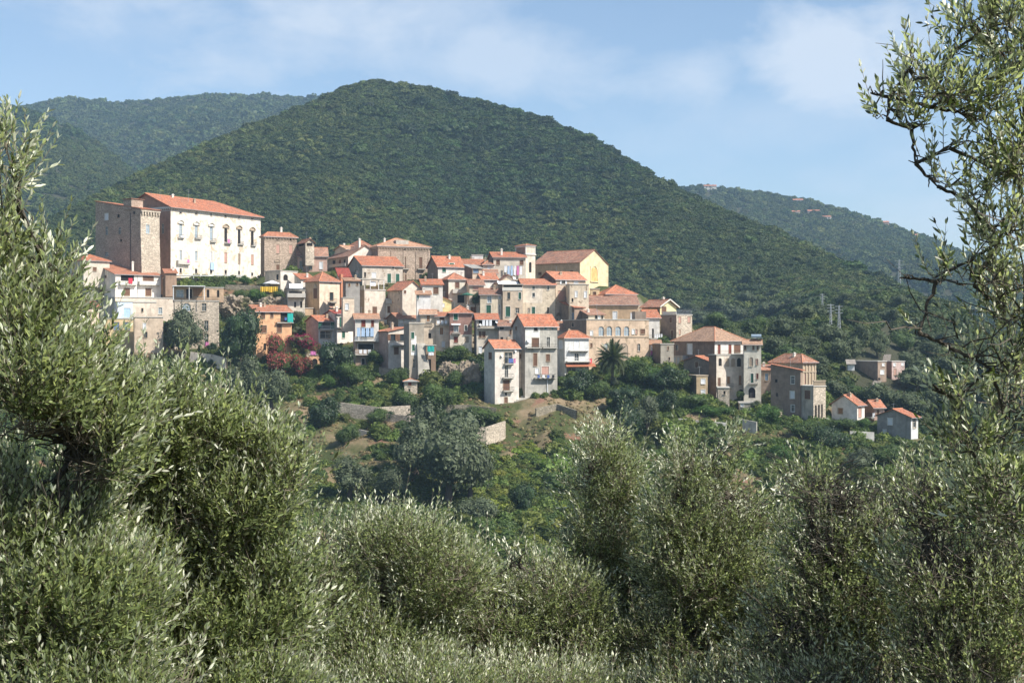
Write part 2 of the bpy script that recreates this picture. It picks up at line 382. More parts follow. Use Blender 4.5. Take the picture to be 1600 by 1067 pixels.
SKY_MAIN = [(a, b + 15, c) for a, b, c in SKY_MAIN]
VM = radial('wooded_hill', main_knots_s, SKY_MAIN, -700, 2200, 12, SOIL, 44.0, 3, rows=60, nscale=170, label='big rounded green hill rising behind the town')
VL = radial('far_left_ridge', lambda px: [(1200, 420), (1500, 330)], [(-900, 240, 2300), (-300, 200, 2300), (-60, 200, 2350), (20, 182, 2400), (50, 168, 2420), (100, 157, 2450), (125, 158, 2450), (180, 165, 2450), (220, 163, 2450), (290, 157, 2450), (340, 153, 2450), (400, 154, 2450), (440, 156, 2450), (500, 160, 2500), (600, 200, 2500), (900, 330, 2500)],
            -900, 900, 15, SOIL, 40.0, 11, rows=36, nscale=260, label='far green ridge behind the big hill on the left')
VN = radial('left_spur_hill', lambda px: [(900, 420), (1100, 350)], [(-900, 130, 1900), (-200, 135, 1750), (0, 168, 1650), (45, 176, 1620), (90, 195, 1600), (130, 215, 1580), (165, 240, 1550), (195, 262, 1500), (230, 300, 1450), (300, 350, 1400)],
            -900, 300, 15, SOIL, 24.0, 21, rows=30, nscale=180, label='dark wooded spur on the far left')
VR = radial('far_right_ridge', lambda px: [(1000, 520), (1200, 470)], [(800, 380, 2000), (980, 310, 2000), (1090, 293, 2000), (1110, 296, 2000), (1180, 302, 2000), (1220, 308, 2000), (1280, 320, 1950), (1340, 338, 1900), (1380, 350, 1900), (1420, 366, 1850), (1450, 374, 1800), (1500, 396, 1700), (1560, 410, 1700), (1700, 440, 1700), (2300, 500, 1700)],
            800, 2300, 15, SOIL, 30.0, 31, rows=36, nscale=200, label='far wooded ridge with a few villas on the right')

# the spur that carries the town
CREST = np.array([(-700, 520), (-100, 470), (100, 440), (150, 428), (260, 436), (400, 446), (450, 432), (560, 424), (650, 440), (750, 430), (830, 440), (905, 446), (960, 452), (1000, 462), (1060, 500), (1110, 545), (1190, 585), (1290, 640), (1400, 684), (1450, 694), (1600, 745), (1800, 800), (2400, 900)], float)
PADS = []                                            # (C, d1, d2, w1, w2, z): flat ground under every building
def ground_grid():
    xs = np.arange(-230, 260, 1.6); ys = np.arange(150, 480, 1.6)
    X, Y = np.meshgrid(xs, ys, indexing='ij')
    PY = 640.0 - (Y - 320.0) / 0.4; px = CX + F * X / Y
    Z = Y * (CY - PY) / F
    yc = np.interp(px, CREST[:, 0], CREST[:, 1]); Yc = 320 + (640 - yc) * 0.4 + 2
    Zc = Yc * (CY - (640 - (Yc - 320) / 0.4)) / F
    Z = np.where(Y > Yc, Zc - np.clip(Y - Yc - 14, 0, None) * 0.42, Z)
    Z = np.where(Y < 205, Z - (205 - Y) * 0.35, Z)
    rough = fbm(X / 9, Y / 9, 2, 4) * 2.6 + fbm(X / 30, Y / 30, 8, 3) * 4.0
    Z += rough * np.clip((345 - Y) / 30, 0.15, 1.0)
    # gully left of the big slope and terraces in the gardens
    ter = Z / 3.2; ter = (np.floor(ter) + np.clip((ter - np.floor(ter)) * 3.0 - 1.0, 0, 1)) * 3.2
    wt = np.clip(1 - np.abs(px - 640) / 200, 0, 1) * np.clip(1 - np.abs(Y - 315) / 25, 0, 1)
    Z = Z * (1 - wt) + ter * wt
    for C, d1, d2, w1, w2, z in PADS:
        dx, dy = X - C.x, Y - C.y; u = dx * d1.x + dy * d1.y; v = dx * d2.x + dy * d2.y
        o = np.maximum(np.maximum(-u, u - w1), np.maximum(-v, v - w2)); lim = z + np.clip(o - 1.5, 0, None) * 1.6
        Z = np.minimum(Z, np.where(o < 9, lim, 1e9)); 
        lim2 = z - 0.2 - np.clip(o - 0.8, 0, None) * 2.2
        if z - GZ(C.y) < 2.5: Z = np.where(o < 3, np.maximum(Z, lim2), Z)
    return xs, ys, Z
def gz(x, y):
    i = (x - GX[0]) / 1.6; j = (y - GYS[0]) / 1.6; i0 = int(max(0, min(len(GX) - 2, i))); j0 = int(max(0, min(len(GYS) - 2, j)))
    a, b = min(1, max(0, i - i0)), min(1, max(0, j - j0))
    return float((G[i0, j0] * (1 - a) + G[i0 + 1, j0] * a) * (1 - b) + (G[i0, j0 + 1] * (1 - a) + G[i0 + 1, j0 + 1] * a) * b)
def spur_material():
    m, t, bs, o = newmat('dry_grass_and_rock'); p = gpos(t); g = N(t, 'ShaderNodeNewGeometry')
    n1 = noise(t, p, 0.06, 5, 0.6); n2 = noise(t, p, 0.5, 6, 0.65); n3 = noise(t, p, 2.5, 4, 0.6)
    c = mixc(t, n2, (0.13, 0.095, 0.05), (0.30, 0.225, 0.14))
    c = mixc(t, ramp(t, n1, [(0.38, (0, 0, 0)), (0.52, (1, 1, 1))]), c, mixc(t, n3, (0.03, 0.045, 0.012), (0.085, 0.095, 0.03)))
    c = mixc(t, ramp(t, noise(t, p, 0.11, 4, 0.6), [(0.58, (0, 0, 0)), (0.66, (1, 1, 1))]), c, mixc(t, n3, (0.15, 0.075, 0.045), (0.27, 0.15, 0.10)))
    s = N(t, 'ShaderNodeSeparateXYZ'); t.links.new(g.outputs['Normal'], s.inputs[0])
    c = mixc(t, ramp(t, s.outputs[2], [(0.60, (1, 1, 1)), (0.74, (0, 0, 0))]), c, mixc(t, n2, (0.17, 0.14, 0.10), (0.50, 0.41, 0.30)))
    t.links.new(c, bs.inputs['Base Color']); bump(t, bs, n2, 0.8, 0.5)
    return m
def finish_ground():
    global GX, GYS, G
    GX, GYS, G = ground_grid()
    X, Y = np.meshgrid(GX, GYS, indexing='ij'); V = np.stack([X, Y, G], -1); nx, ny = G.shape
    idx = np.arange(nx * ny).reshape(nx, ny)
    q = np.stack([idx[:-1, :-1], idx[1:, :-1], idx[1:, 1:], idx[:-1, 1:]], -1).reshape(-1, 4)
    o = np_mesh('town_hillside', V.reshape(-1, 3), q, spur_material(), smooth=True)
    tag(o, 'rocky slope of dry grass and scrub below the town', None, None, 'structure')
# near hillside under the olive trees, and the wide ground that closes the valley
def near_z(x, y): return -1.7 - 0.36 * y - 0.10 * x * (1 if x > 0 else -0.3) * 0.0
xs = np.linspace(-90, 90, 90); ys = np.concatenate([np.linspace(-40, 60, 60), np.linspace(64, 260, 40)])
X, Y = np.meshgrid(xs, ys, indexing='ij'); Z = -1.7 - 0.36 * Y + fbm(X / 8, Y / 8, 4) * 0.7; Z = np.where(Y > 150, -55.7 + fbm(X / 20, Y / 20, 5) * 2, Z)
Z = np.where(Y < 0, -1.7 - 0.2 * Y + fbm(X / 8, Y / 8, 4) * 0.5, Z)
idx = np.arange(X.size).reshape(X.shape)
q = np.stack([idx[:-1, :-1], idx[1:, :-1], idx[1:, 1:], idx[:-1, 1:]], -1).reshape(-1, 4)
NEARM = hill_mat('olive_grove_floor', (0.06, 0.06, 0.03), (0.13, 0.11, 0.06), None, 0.15)
tag(np_mesh('near_hillside', np.stack([X, Y, Z], -1).reshape(-1, 3), q, NEARM, smooth=True), 'grassy slope under the foreground olive trees', None, None, 'structure')
mb = MB(); mb.poly([(-9000, -9000, -62), (9000, -9000, -62), (9000, 9000, -62), (-9000, 9000, -62)])
tag(mb.build('ground', SOIL), 'valley ground reaching to the horizon', None, None, 'structure')

def hill_pt(prof, px0, step, px, py):
    """point of a hill side seen at this place of the photograph"""
    i = (px - px0) / step; i0 = int(i); a = i - i0; col = prof[i0] * (1 - a) + prof[min(i0 + 1, len(prof) - 1)] * a; pyc = CY - F * col[:, 2] / col[:, 1]
    for k in range(len(col) - 4):
        if pyc[k] >= py > pyc[k + 1]: t = (pyc[k] - py) / (pyc[k] - pyc[k + 1]); return col[k] * (1 - t) + col[k + 1] * t
    return None
# ------------------------------------------------------------------ building kit
VIEW = [0, 0, 1.0]
def view(x, y, s=0.15): VIEW[0], VIEW[1], VIEW[2] = x, y, s
def vx(x): return VIEW[0] + x * VIEW[2]
def vy(y): return VIEW[1] + y * VIEW[2]
class Face: pass
def hit(face, px, py):
    k = (px - CX) / F; r = Vector((k, 1, (CY - py) / F)); t = face.C.dot(face.n) / r.dot(face.n); p = r * t
    return (p - face.C).dot(face.d), p.z - face.C.z
def wall_poly(mb, f, holes, W_, H, mi, rev=0.24):
    """one face of a house as wall cells round the window openings, with reveals"""
    us = sorted(set([0, W_] + [u for h in holes for u in (h[0], h[2])])); vs_ = sorted(set([0, H] + [v for h in holes for v in (h[1], h[3])]))
    at = lambda u, v, o=0.0: f.C + f.d * u + Vector((0, 0, v)) + f.n * o
    def inside(u, v): return any(h[0] < u < h[2] and h[1] < v < h[3] for h in holes)
    for i in range(len(us) - 1):
        j = 0
        while j < len(vs_) - 1:
            uc = (us[i] + us[i + 1]) / 2
            if inside(uc, (vs_[j] + vs_[j + 1]) / 2): j += 1; continue
            k = j
            while k + 1 < len(vs_) - 1 and not inside(uc, (vs_[k + 1] + vs_[k + 2]) / 2): k += 1
            q = [at(us[i], vs_[j]), at(us[i + 1], vs_[j]), at(us[i + 1], vs_[k + 1]), at(us[i], vs_[k + 1])]
            mb.poly(q if f.ccw else q[::-1], mi); j = k + 1
    for u0, v0, u1, v1 in [h[:4] for h in holes]:
        for a, b in (((u0, v0), (u1, v0)), ((u1, v0), (u1, v1)), ((u1, v1), (u0, v1)), ((u0, v1), (u0, v0))):
            mb.poly([at(*a), at(*b), at(*b, -rev), at(*a, -rev)], mi)
def fbox(mb, f, u0, v0, u1, v1, o0, o1, mi=0):
    mb.box(f.C + f.d * u0 + Vector((0, 0, v0)) + f.n * o0, f.d * (u1 - u0), Vector((0, 0, v1 - v0)), f.n * (o1 - o0), mi)
def arch_fill(mb, f, u0, v0, u1, v1, o, th, mi=0, n=8):
    """the two spandrels that make a rectangular opening round-headed"""
    r = (u1 - u0) / 2; uc = (u0 + u1) / 2; r2 = min(r, v1 - v0)
    at = lambda u, v, q=0.0: f.C + f.d * u + Vector((0, 0, v)) + f.n * (o + q)
    for s in (-1, 1):
        arc = [(uc + s * r * math.cos(a), v1 - r2 + r2 * math.sin(a)) for a in [math.pi / 2 * i / n for i in range(n + 1)]]
        for i in range(n):
            mb.poly([at(*arc[i]), at(*arc[i + 1]), at(arc[i + 1][0], v1), at(arc[i][0], v1)], mi)
            mb.poly([at(*arc[i]), at(*arc[i + 1]), at(*arc[i + 1], -th), at(*arc[i], -th)], mi)
def window(root, f, u0, v0, u1, v1, kind, wallmat):
    """window > frame mesh itself, pane or shutters as sub-parts"""
    w, h = u1 - u0, v1 - v0; base = kind[0]; arch = 'A' in kind or 'a' in kind
    mb = MB(); fw = 0.13; pr = 0.05
    fm = FRW if base in 'wgktu' or 'W' in kind else FRS
    if base == 'p': fm = wallmat
    if base != 'l':
        if base != 'p':
            fbox(mb, f, u0 - fw, v0 - fw, u0, v1 + (0 if arch else fw), -0.02, pr); fbox(mb, f, u1, v0 - fw, u1 + fw, v1 + (0 if arch else fw), -0.02, pr)
            if not arch: fbox(mb, f, u0, v1, u1, v1 + fw, -0.02, pr)
        fbox(mb, f, u0 - fw * (base == 'p'), v0 - fw, u1 + fw * (base == 'p'), v0, -0.02, pr + 0.12)
    if arch: arch_fill(mb, f, u0, v0, u1, v1, 0.02, 0.3)
    if 'P' in kind:                                   # segmental pediment on brackets above a tall window
        top = v1 + h * 0.10; pts = [(u0 - w * .55 + (w * 2.1) * i / 8, top + 0.1 + w * 0.62 * math.sin(math.pi * i / 8)) for i in range(9)]
        fbox(mb, f, u0 - w * .6, top - 0.2, u1 + w * .6, top, 0.0, 0.35)
        for a, b in zip(pts[:-1], pts[1:]):
            mb.box(f.C + f.d * a[0] + Vector((0, 0, a[1])), f.d * (b[0] - a[0]) + Vector((0, 0, b[1] - a[1])), Vector((0, 0, 0.22)), f.n * 0.38)
        fbox(mb, f, u0 - w * .1, top, u1 + w * .1, top + w * .38, 0.0, 0.12)
    if not mb.f: fbox(mb, f, u0, v0 - 0.08, u1, v0, -0.2, 0.03)
    wo = mb.build('window', fm if not arch else wallmat, root)
    if base in 'dpl': m2 = MB(); fbox(m2, f, u0, v0, u1, v1, -0.30, -0.2); m2.build('pane', GLASS if base == 'd' else DARK, wo)
    elif base == 'w' or base == 'v':
        m2 = MB(); fbox(m2, f, u0, v0, u1, v1, -0.30, -0.2); m2.build('pane', GLASSB if base == 'w' else GLASS, wo)
        m3 = MB(); t = 0.07
        fbox(m3, f, (u0 + u1) / 2 - t / 2, v0, (u0 + u1) / 2 + t / 2, v1, -0.2, -0.12)
        for q in ((v0, v0 + t), (v1 - t, v1), (v0 + h * .62, v0 + h * .62 + t)): fbox(m3, f, u0, q[0], u1, q[1], -0.2, -0.13)
        for q in ((u0, u0 + t), (u1 - t, u1)): fbox(m3, f, q[0], v0, q[1], v1, -0.2, -0.125)
        m3.build('sash', FRW, wo)
    elif base in SH:
        sm = SH[base]; op = 'O' in kind; hw = w / 2
        if op:
            m2 = MB(); fbox(m2, f, u0, v0, u1, v1, -0.30, -0.2); m2.build('pane', GLASS, wo)
        for s in (0, 1):
            m2 = MB(); a = (u0 - hw * .95 if s == 0 else u1 + hw * .05) if op else u0 + s * hw + 0.015; o0 = pr + .01 if op else -0.13
            fbox(m2, f, a, v0, a + hw * .9 if op else a + hw - 0.03, v1, o0, o0 + 0.06)
            nn = max(3, int(h / 0.3))
            for i in range(nn): fbox(m2, f, a + hw * .12, v0 + h * (i + .3) / nn, a + hw * .8, v0 + h * (i + .55) / nn, o0 + 0.06, o0 + 0.09)
            m2.build('shutter', sm, wo)
def balcony(root, f, u0, u1, v, depth=1.0, kind='m', mat=None):
    mb = MB(); fbox(mb, f, u0, v - 0.2, u1, v, -0.05, depth)
    if kind != 'n':
        n = max(1, int((u1 - u0) / 1.6))
        for i in range(n + 1):
            u = u0 + 0.1 + (u1 - u0 - 0.35) * i / n; fbox(mb, f, u, v - 0.45, u + 0.15, v - 0.2, 0, depth * 0.7)
    b = mb.build('balcony', CONC, root)
    m2 = MB(); hh = 1.0
    if kind in 'mn':
        for z in (v + 0.08, v + hh - 0.05):
            fbox(m2, f, u0, z, u1, z + 0.05, depth - 0.07, depth - 0.02); fbox(m2, f, u0, z, u0 + 0.05, z + 0.05, 0, depth - 0.07); fbox(m2, f, u1 - 0.05, z, u1, z + 0.05, 0, depth - 0.07)
        n = max(3, int((u1 - u0) / 0.22))
        for i in range(n + 1):
            u = u0 + (u1 - u0 - 0.03) * i / n; fbox(m2, f, u, v, u + 0.03, v + hh, depth - 0.06, depth - 0.03)
        m2.build('railing', mat or IRON, b)
    else:
        fbox(m2, f, u0, v, u1, v + hh, depth - 0.12, depth); fbox(m2, f, u0, v, u0 + 0.12, v + hh, 0, depth - 0.12); fbox(m2, f, u1 - 0.12, v, u1, v + hh, 0, depth - 0.12)
        m2.build('parapet', mat or CONC, b)
def slab(polys, th=0.16):
    mb = MB(); up = Vector((0, 0, th)); edges = {}
    for p in polys:
        mb.poly([q + up for q in p]); mb.poly([q for q in p][::-1])
        for a, b in zip(p, p[1:] + p[:1]):
            ka = tuple(round(c, 2) for c in a); kb = tuple(round(c, 2) for c in b)
            edges.setdefault(tuple(sorted((ka, kb))), []).append((a, b))
    for e in edges.values():
        if len(e) == 1: a, b = e[0]; mb.poly([a, b, b + up, a + up])
    return mb
HOUSES = {}
def H(key, name, label, L, C, R, ey, by, roof='gableR', ridge=None, wall='cream', wall2=None, rc='red', win=(), bal=(), phi=None, Y=None, cat='house',
      w2=None, over=0.45, chim=(), cornice=False, parapet=0.0, top_mat=None, ext=5.0, hipend=False):
    global TINT
    TINT = 0 if cat in ('palace', 'church', 'bell tower') else (sum(ord(ch) * (i + 3) for i, ch in enumerate(key)) % 6)
    L, C, R, ey, by = vx(L), vx(C), vx(R), vy(ey), vy(by); ridge = vy(ridge) if ridge is not None else None
    if Y and GY(by) + 3 < Y < 375: print('BEHIND', key, Y, GY(by))
    Y = Y or GY(by); m = Y / F; a = math.atan((C - CX) / F); pl, pr = max(0.0, C - L), max(3.0, R - C)
    if phi is None:
        p = math.atan2(pl, pr)
        if pl > 1:
            d = pl * m / math.sin(p)
            if d < 7: p = math.asin(min(0.9, pl * m / 7.0))
            elif d > 16: p = math.asin(min(0.9, pl * m / 16.0))
        p = min(max(p, 0.0), R_60)
        ph = p - a
    else: ph = math.radians(phi)
    d1 = Vector((math.cos(ph), math.sin(ph), 0)); d2 = Vector((-math.sin(ph), math.cos(ph), 0)); n1 = Vector((math.sin(ph), -math.cos(ph), 0)); n2 = Vector((-math.cos(ph), -math.sin(ph), 0))
    Cb = P(C, by, Y); sol = lambda px, d: ((px - CX) / F * Cb.y - Cb.x) / (d.x - (px - CX) / F * d.y)
    w1 = sol(R, d1)
    if w2 is None: w2 = sol(L, d2) if pl > 1.0 else 9.0
    w2 = max(2.0, min(w2, 30.0)); Ht = (by - ey) * Y / F
    root = empty(name, Cb + d1 * w1 / 2 + d2 * w2 / 2, label, cat)
    PADS.append((Cb.copy(), d1, d2, w1, w2, Cb.z))
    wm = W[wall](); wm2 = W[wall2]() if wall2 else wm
    f1, f2 = Face(), Face(); base = Cb - Vector((0, 0, ext)); Hh = Ht + ext
    f1.C, f1.d, f1.n, f1.ccw = base, d1, n1, True
    f2.C, f2.d, f2.n, f2.ccw = base, d2, n2, False
    # ridge height
    rise = 0.0
    if roof != 'flat':
        mid = Cb + d1 * w1 / 2 + d2 * (w2 / 2)
        if roof == 'shedR': mid = Cb + d1 * w1
        if roof == 'shedB': mid = Cb + d2 * w2 + d1 * w1 / 2
        run = {'gableR': w2 / 2, 'gableL': w1 / 2, 'hip': min(w1, w2) / 2, 'shedR': w1, 'shedB': w2}[roof]
        if ridge is not None:
            rise = mid.y * (CY - ridge) / F - (Cb.z + Ht)
            rise = max(0.16 * run, min(rise, 0.72 * run))
        else: rise = 0.36 * run
    wl = []; w_l = []
    for q in win:
        x0, y0, x1, y1 = vx(q[0]), vy(q[1]), vx(q[2]), vy(q[3]); f = f1 if (q[0] + q[2]) / 2 > (C - VIEW[0]) / VIEW[2] else f2
        u0, v0 = hit(f, x0, (y0 + y1) / 2 * 0 + y1); u1, v1 = hit(f, x1, y0)
        _, v0b = hit(f, x1, y1); _, v1b = hit(f, x0, y0); v0 = (v0 + v0b) / 2; v1 = (v1 + v1b) / 2
        if u0 > u1: u0, u1 = u1, u0
        Wf = w1 if f is f1 else w2; lim = Hh - 0.08
        u0 = max(0.12, u0); u1 = min(Wf - 0.12, u1); v0 = max(0.1, v0); v1 = min(lim, v1)
        if u1 - u0 < 0.3 or v1 - v0 < 0.3: continue
        (wl if f is f1 else w_l).append((u0, v0, u1, v1, q[4]))
    mb = MB()
    wall_poly(mb, f1, wl, w1, Hh, 0); wall_poly(mb, f2, w_l, w2, Hh, 1)
    f3, f4 = Face(), Face(); f3.C, f3.d, f3.n, f3.ccw = base + d1 * w1, d2, -n2, True; f4.C, f4.d, f4.n, f4.ccw = base + d2 * w2, d1, -n1, False
    wall_poly(mb, f3, [], w2, Hh, 0); wall_poly(mb, f4, [], w1, Hh, 1)
    tp = base + Vector((0, 0, Hh)); up = Vector((0, 0, 1)); pt = lambda u, v, z: tp + d1 * u + d2 * v + up * z
    o = over; polys = []; ridges = []
    if roof == 'gableR':
        s = rise / (w2 / 2)
        polys = [[pt(-o, -o, -o * s), pt(w1 + o, -o, -o * s), pt(w1 + o, w2 / 2, rise), pt(-o, w2 / 2, rise)], [pt(w1 + o, w2 + o, -o * s), pt(-o, w2 + o, -o * s), pt(-o, w2 / 2, rise), pt(w1 + o, w2 / 2, rise)]]
        mb.poly([pt(0, 0, 0), pt(0, w2 / 2, rise), pt(0, w2, 0)], 1); mb.poly([pt(w1, 0, 0), pt(w1, w2, 0), pt(w1, w2 / 2, rise)], 0)
        ridges = [(pt(-o, w2 / 2, rise), pt(w1 + o, w2 / 2, rise))]
        if hipend:
            k = w2 / 2; e1, e2, e3 = pt(w1 + o, -o, -o * s), pt(w1 + o, w2 + o, -o * s), pt(w1 - k, w2 / 2, rise)
            polys = [[pt(-o, -o, -o * s), e1, e3, pt(-o, w2 / 2, rise)], [e2, pt(-o, w2 + o, -o * s), pt(-o, w2 / 2, rise), e3], [e1, e2, e3]]; ridges = [(pt(-o, w2 / 2, rise), e3), (e1, e3)]; mb.v = mb.v[:-3]; mb.f.pop(); mb.m.pop()
    elif roof == 'gableL':
        s = rise / (w1 / 2)
        polys = [[pt(-o, w2 + o, -o * s), pt(-o, -o, -o * s), pt(w1 / 2, -o, rise), pt(w1 / 2, w2 + o, rise)], [pt(w1 + o, -o, -o * s), pt(w1 + o, w2 + o, -o * s), pt(w1 / 2, w2 + o, rise), pt(w1 / 2, -o, rise)]]
        mb.poly([pt(0, 0, 0), pt(w1, 0, 0), pt(w1 / 2, 0, rise)], 0); mb.poly([pt(0, w2, 0), pt(w1 / 2, w2, rise), pt(w1, w2, 0)], 0)
        ridges = [(pt(w1 / 2, -o, rise), pt(w1 / 2, w2 + o, rise))]
    elif roof == 'shedR':
        s = rise / w1
        polys = [[pt(-o, -o, -o * s), pt(w1 + o, -o, rise + o * s), pt(w1 + o, w2 + o, rise + o * s), pt(-o, w2 + o, -o * s)]]
        mb.poly([pt(0, 0, 0), pt(w1, 0, 0), pt(w1, 0, rise)], 0); mb.poly([pt(w1, 0, 0), pt(w1, w2, 0), pt(w1, w2, rise), pt(w1, 0, rise)], 0); mb.poly([pt(0, w2, 0), pt(w1, w2, rise), pt(w1, w2, 0)], 0)
    elif roof == 'shedB':
        s = rise / w2
        polys = [[pt(-o, -o, -o * s), pt(w1 + o, -o, -o * s), pt(w1 + o, w2 + o, rise + o * s), pt(-o, w2 + o, rise + o * s)]]
        mb.poly([pt(0, 0, 0), pt(0, w2, rise), pt(0, w2, 0)], 1); mb.poly([pt(w1, 0, 0), pt(w1, w2, 0), pt(w1, w2, rise)], 0); mb.poly([pt(0, w2, 0), pt(0, w2, rise), pt(w1, w2, rise), pt(w1, w2, 0)], 0)
    elif roof == 'hip':
        k = min(w1, w2) / 2; s = rise / k; a_, b_, c_, d_ = pt(-o, -o, -o * s), pt(w1 + o, -o, -o * s), pt(w1 + o, w2 + o, -o * s), pt(-o, w2 + o, -o * s)
        if w1 > w2: r0, r1 = pt(k, k, rise), pt(w1 - k, k, rise); polys = [[a_, b_, r1, r0], [b_, c_, r1], [c_, d_, r0, r1], [d_, a_, r0]]
        else: r0, r1 = pt(k, k, rise), pt(k, w2 - k, rise); polys = [[a_, b_, r0], [b_, c_, r1, r0], [c_, d_, r1], [d_, a_, r0, r1]]
        ridges = [(a_, r0), (b_, r1 if w1 > w2 else r0), (r0, r1), (c_, r1), (d_, r0 if w1 > w2 else r1)]
    if cornice:
        for f, Wf in ((f1, w1), (f2, w2)):
            fbox(mb, f, -0.35, Hh - 0.55, Wf, Hh - 0.02, 0.0, 0.35, 2); nn = int(Wf / 0.9)
            for i in range(nn): fbox(mb, f, 0.1 + i * Wf / nn, Hh - 0.95, 0.1 + i * Wf / nn + 0.3, Hh - 0.55, 0.0, 0.3, 2)
            fbox(mb, f, 0, Hh - 1.35, Wf, Hh - 1.2, 0.0, 0.1, 2)
    mb.build('wall', [wm, wm2, FRS if cornice != 'w' else FRW], root)
    if polys:
        ro = slab(polys).build('roof', RF[rc](), root, uvroof=True)
        if ridges:
            mr = MB()
            for a, b in ridges: mr.tube(a + up * 0.17, b + up * 0.17, 0.13, 0.13, 6)
            mr.build('ridge_tiles', TERR, ro)
        mg = MB(); mg.tube(pt(-o, -o - .05, -o * (rise / max(w2 / 2, 1)) if roof != 'gableL' else 0), pt(w1 + o, -o - .05, -o * (rise / max(w2 / 2, 1)) if roof != 'gableL' else 0), 0.07, 0.07, 5)
        if roof in ('gableR', 'hip'): mg.build('gutter', GREYM, root)
    else:
        mb = MB(); p = parapet
        mb.box(pt(-0.15, -0.15, 0.0), d1 * (w1 + .3), d2 * (w2 + .3), up * 0.22)
        ro = mb.build('roof', top_mat or CONC, root)
        if p > 0:
            mb = MB(); t = 0.18
            mb.box(pt(0, 0, .22), d1 * w1, d2 * t, up * p); mb.box(pt(0, t, .22), d1 * t, d2 * (w2 - t), up * p); mb.box(pt(w1 - t, t, .22), d1 * t, d2 * (w2 - t), up * p)
            mb.build('parapet', wm, ro)
    TINT = 0
    for w in wl: window(root, f1, *w[:4], w[4], wm)
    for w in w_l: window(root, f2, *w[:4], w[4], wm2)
    for q in bal:
        f = f1 if (q[0] + q[1]) / 2 > (C - VIEW[0]) / VIEW[2] else f2
        u0, v = hit(f, vx(q[0]), vy(q[2])); u1, vb = hit(f, vx(q[1]), vy(q[2])); u0, u1 = min(u0, u1), max(u0, u1)
        balcony(root, f, u0, u1, (v + vb) / 2, q[4] if len(q) > 4 else 1.0, q[3] if len(q) > 3 else 'm', q[5] if len(q) > 5 else None)
    auto = []
    if not chim and cat == 'house' and roof != 'flat' and rnd.random() < .75: auto = [(None, None, rnd.choice((.3, .4, .62)))] * (1 + (w1 > 9 and rnd.random() < .4))
    for q in list(chim) + auto:                                     # (px, py_top): standing on the roof
        x = vx(q[0]) if q[0] is not None else C; u = (sol(x, d1) if x > C else w1 * rnd.uniform(.2, .85)); u = max(0.6, min(w1 - 0.6, u)); v = w2 * (q[2] if len(q) > 2 else 0.35)
        if roof == 'gableR': zr = rise * (1 - abs(v - w2 / 2) / (w2 / 2))
        elif roof == 'gableL': zr = rise * (1 - abs(u - w1 / 2) / (w1 / 2))
        elif roof == 'flat': zr = 0.2
        elif roof == 'shedR': zr = rise * u / w1
        elif roof == 'shedB': zr = rise * v / w2
        else: zr = rise * min(1, min(u, w1 - u, v, w2 - v) / (min(w1, w2) / 2))
        p0 = pt(u, v, zr - 0.3); ztop = p0.y * (CY - vy(q[1])) / F if q[1] is not None else p0.z + rnd.uniform(1.0, 1.6); hgt = max(0.9, min(3.0, ztop - p0.z))
        mb = MB(); mb.box(p0 - d1 * .3 - d2 * .3, d1 * .6, d2 * .6, up * hgt); mb.box(p0 - d1 * .42 - d2 * .42 + up * hgt, d1 * .84, d2 * .84, up * .14)
        mb.box(p0 - d1 * .2 - d2 * .2 + up * (hgt + .14), d1 * .4, d2 * .4, up * .25)
        mb.build('chimney', FRW if rnd.random() < .5 else FRS, ro)
    HOUSES[key] = hd = dict(root=root, f1=f1, f2=f2, w1=w1, w2=w2, Hh=Hh, pt=pt, up=up, d1=d1, d2=d2, C=Cb, n1=n1, n2=n2, rise=rise, ro=ro, wm=wm, wm2=wm2)
    if cat == 'house' and rnd.random() < .42: antenna(hd, w1 * rnd.uniform(.2, .8), w2 * rnd.uniform(.35, .6), rnd.uniform(1.8, 3.0))
    return HOUSES[key]
R_60 = R(62)
def pend(name, mb, mat, h, **kw): return mb.build(name, mat, h['root'], **kw)
def antenna(h, u, v, height=2.6, dish=False):
    """aerial on a roof: a part of its house"""
    mb = MB(); p = h['pt'](u, v, h['rise'] * 0.6); up = h['up']
    mb.tube(p, p + up * height, 0.035, 0.03, 5)
    for i in range(6):
        q = p + up * (height - 0.15) + h['d1'] * (i * 0.22 - 0.55); mb.tube(q - h['d2'] * .3, q + h['d2'] * .3, 0.015, 0.015, 4)
    mb.tube(p + up * (height - .15) - h['d1'] * .6, p + up * (height - .15) + h['d1'] * .6, 0.02, 0.02, 4)
    mb.build('antenna', GREYM, h['ro'])
def satdish(h, face, px, py, r=0.4):
    f = h[face]; u, v = hit(f, vx(px), vy(py)); mb = MB(); c = f.C + f.d * u + Vector((0, 0, v)) + f.n * 0.35
    ax = (f.n + Vector((0.5, 0, 0.5))).normalized(); a = ax.orthogonal().normalized(); b = ax.cross(a); k = 12
    ring = [c + (a * math.cos(2 * math.pi * i / k) + b * math.sin(2 * math.pi * i / k)) * r for i in range(k)]; mid = [c - ax * .1 + (a * math.cos(2 * math.pi * i / k) + b * math.sin(2 * math.pi * i / k)) * r * .5 for i in range(k)]
    for i in range(k):
        j = (i + 1) % k; mb.poly([ring[i], ring[j], mid[j], mid[i]])
    mb.poly(mid); mb.tube(c - ax * .1, c - f.n * .35, .03, .03, 5)
    mb.build('satellite_dish', WHITEP, h['root'])
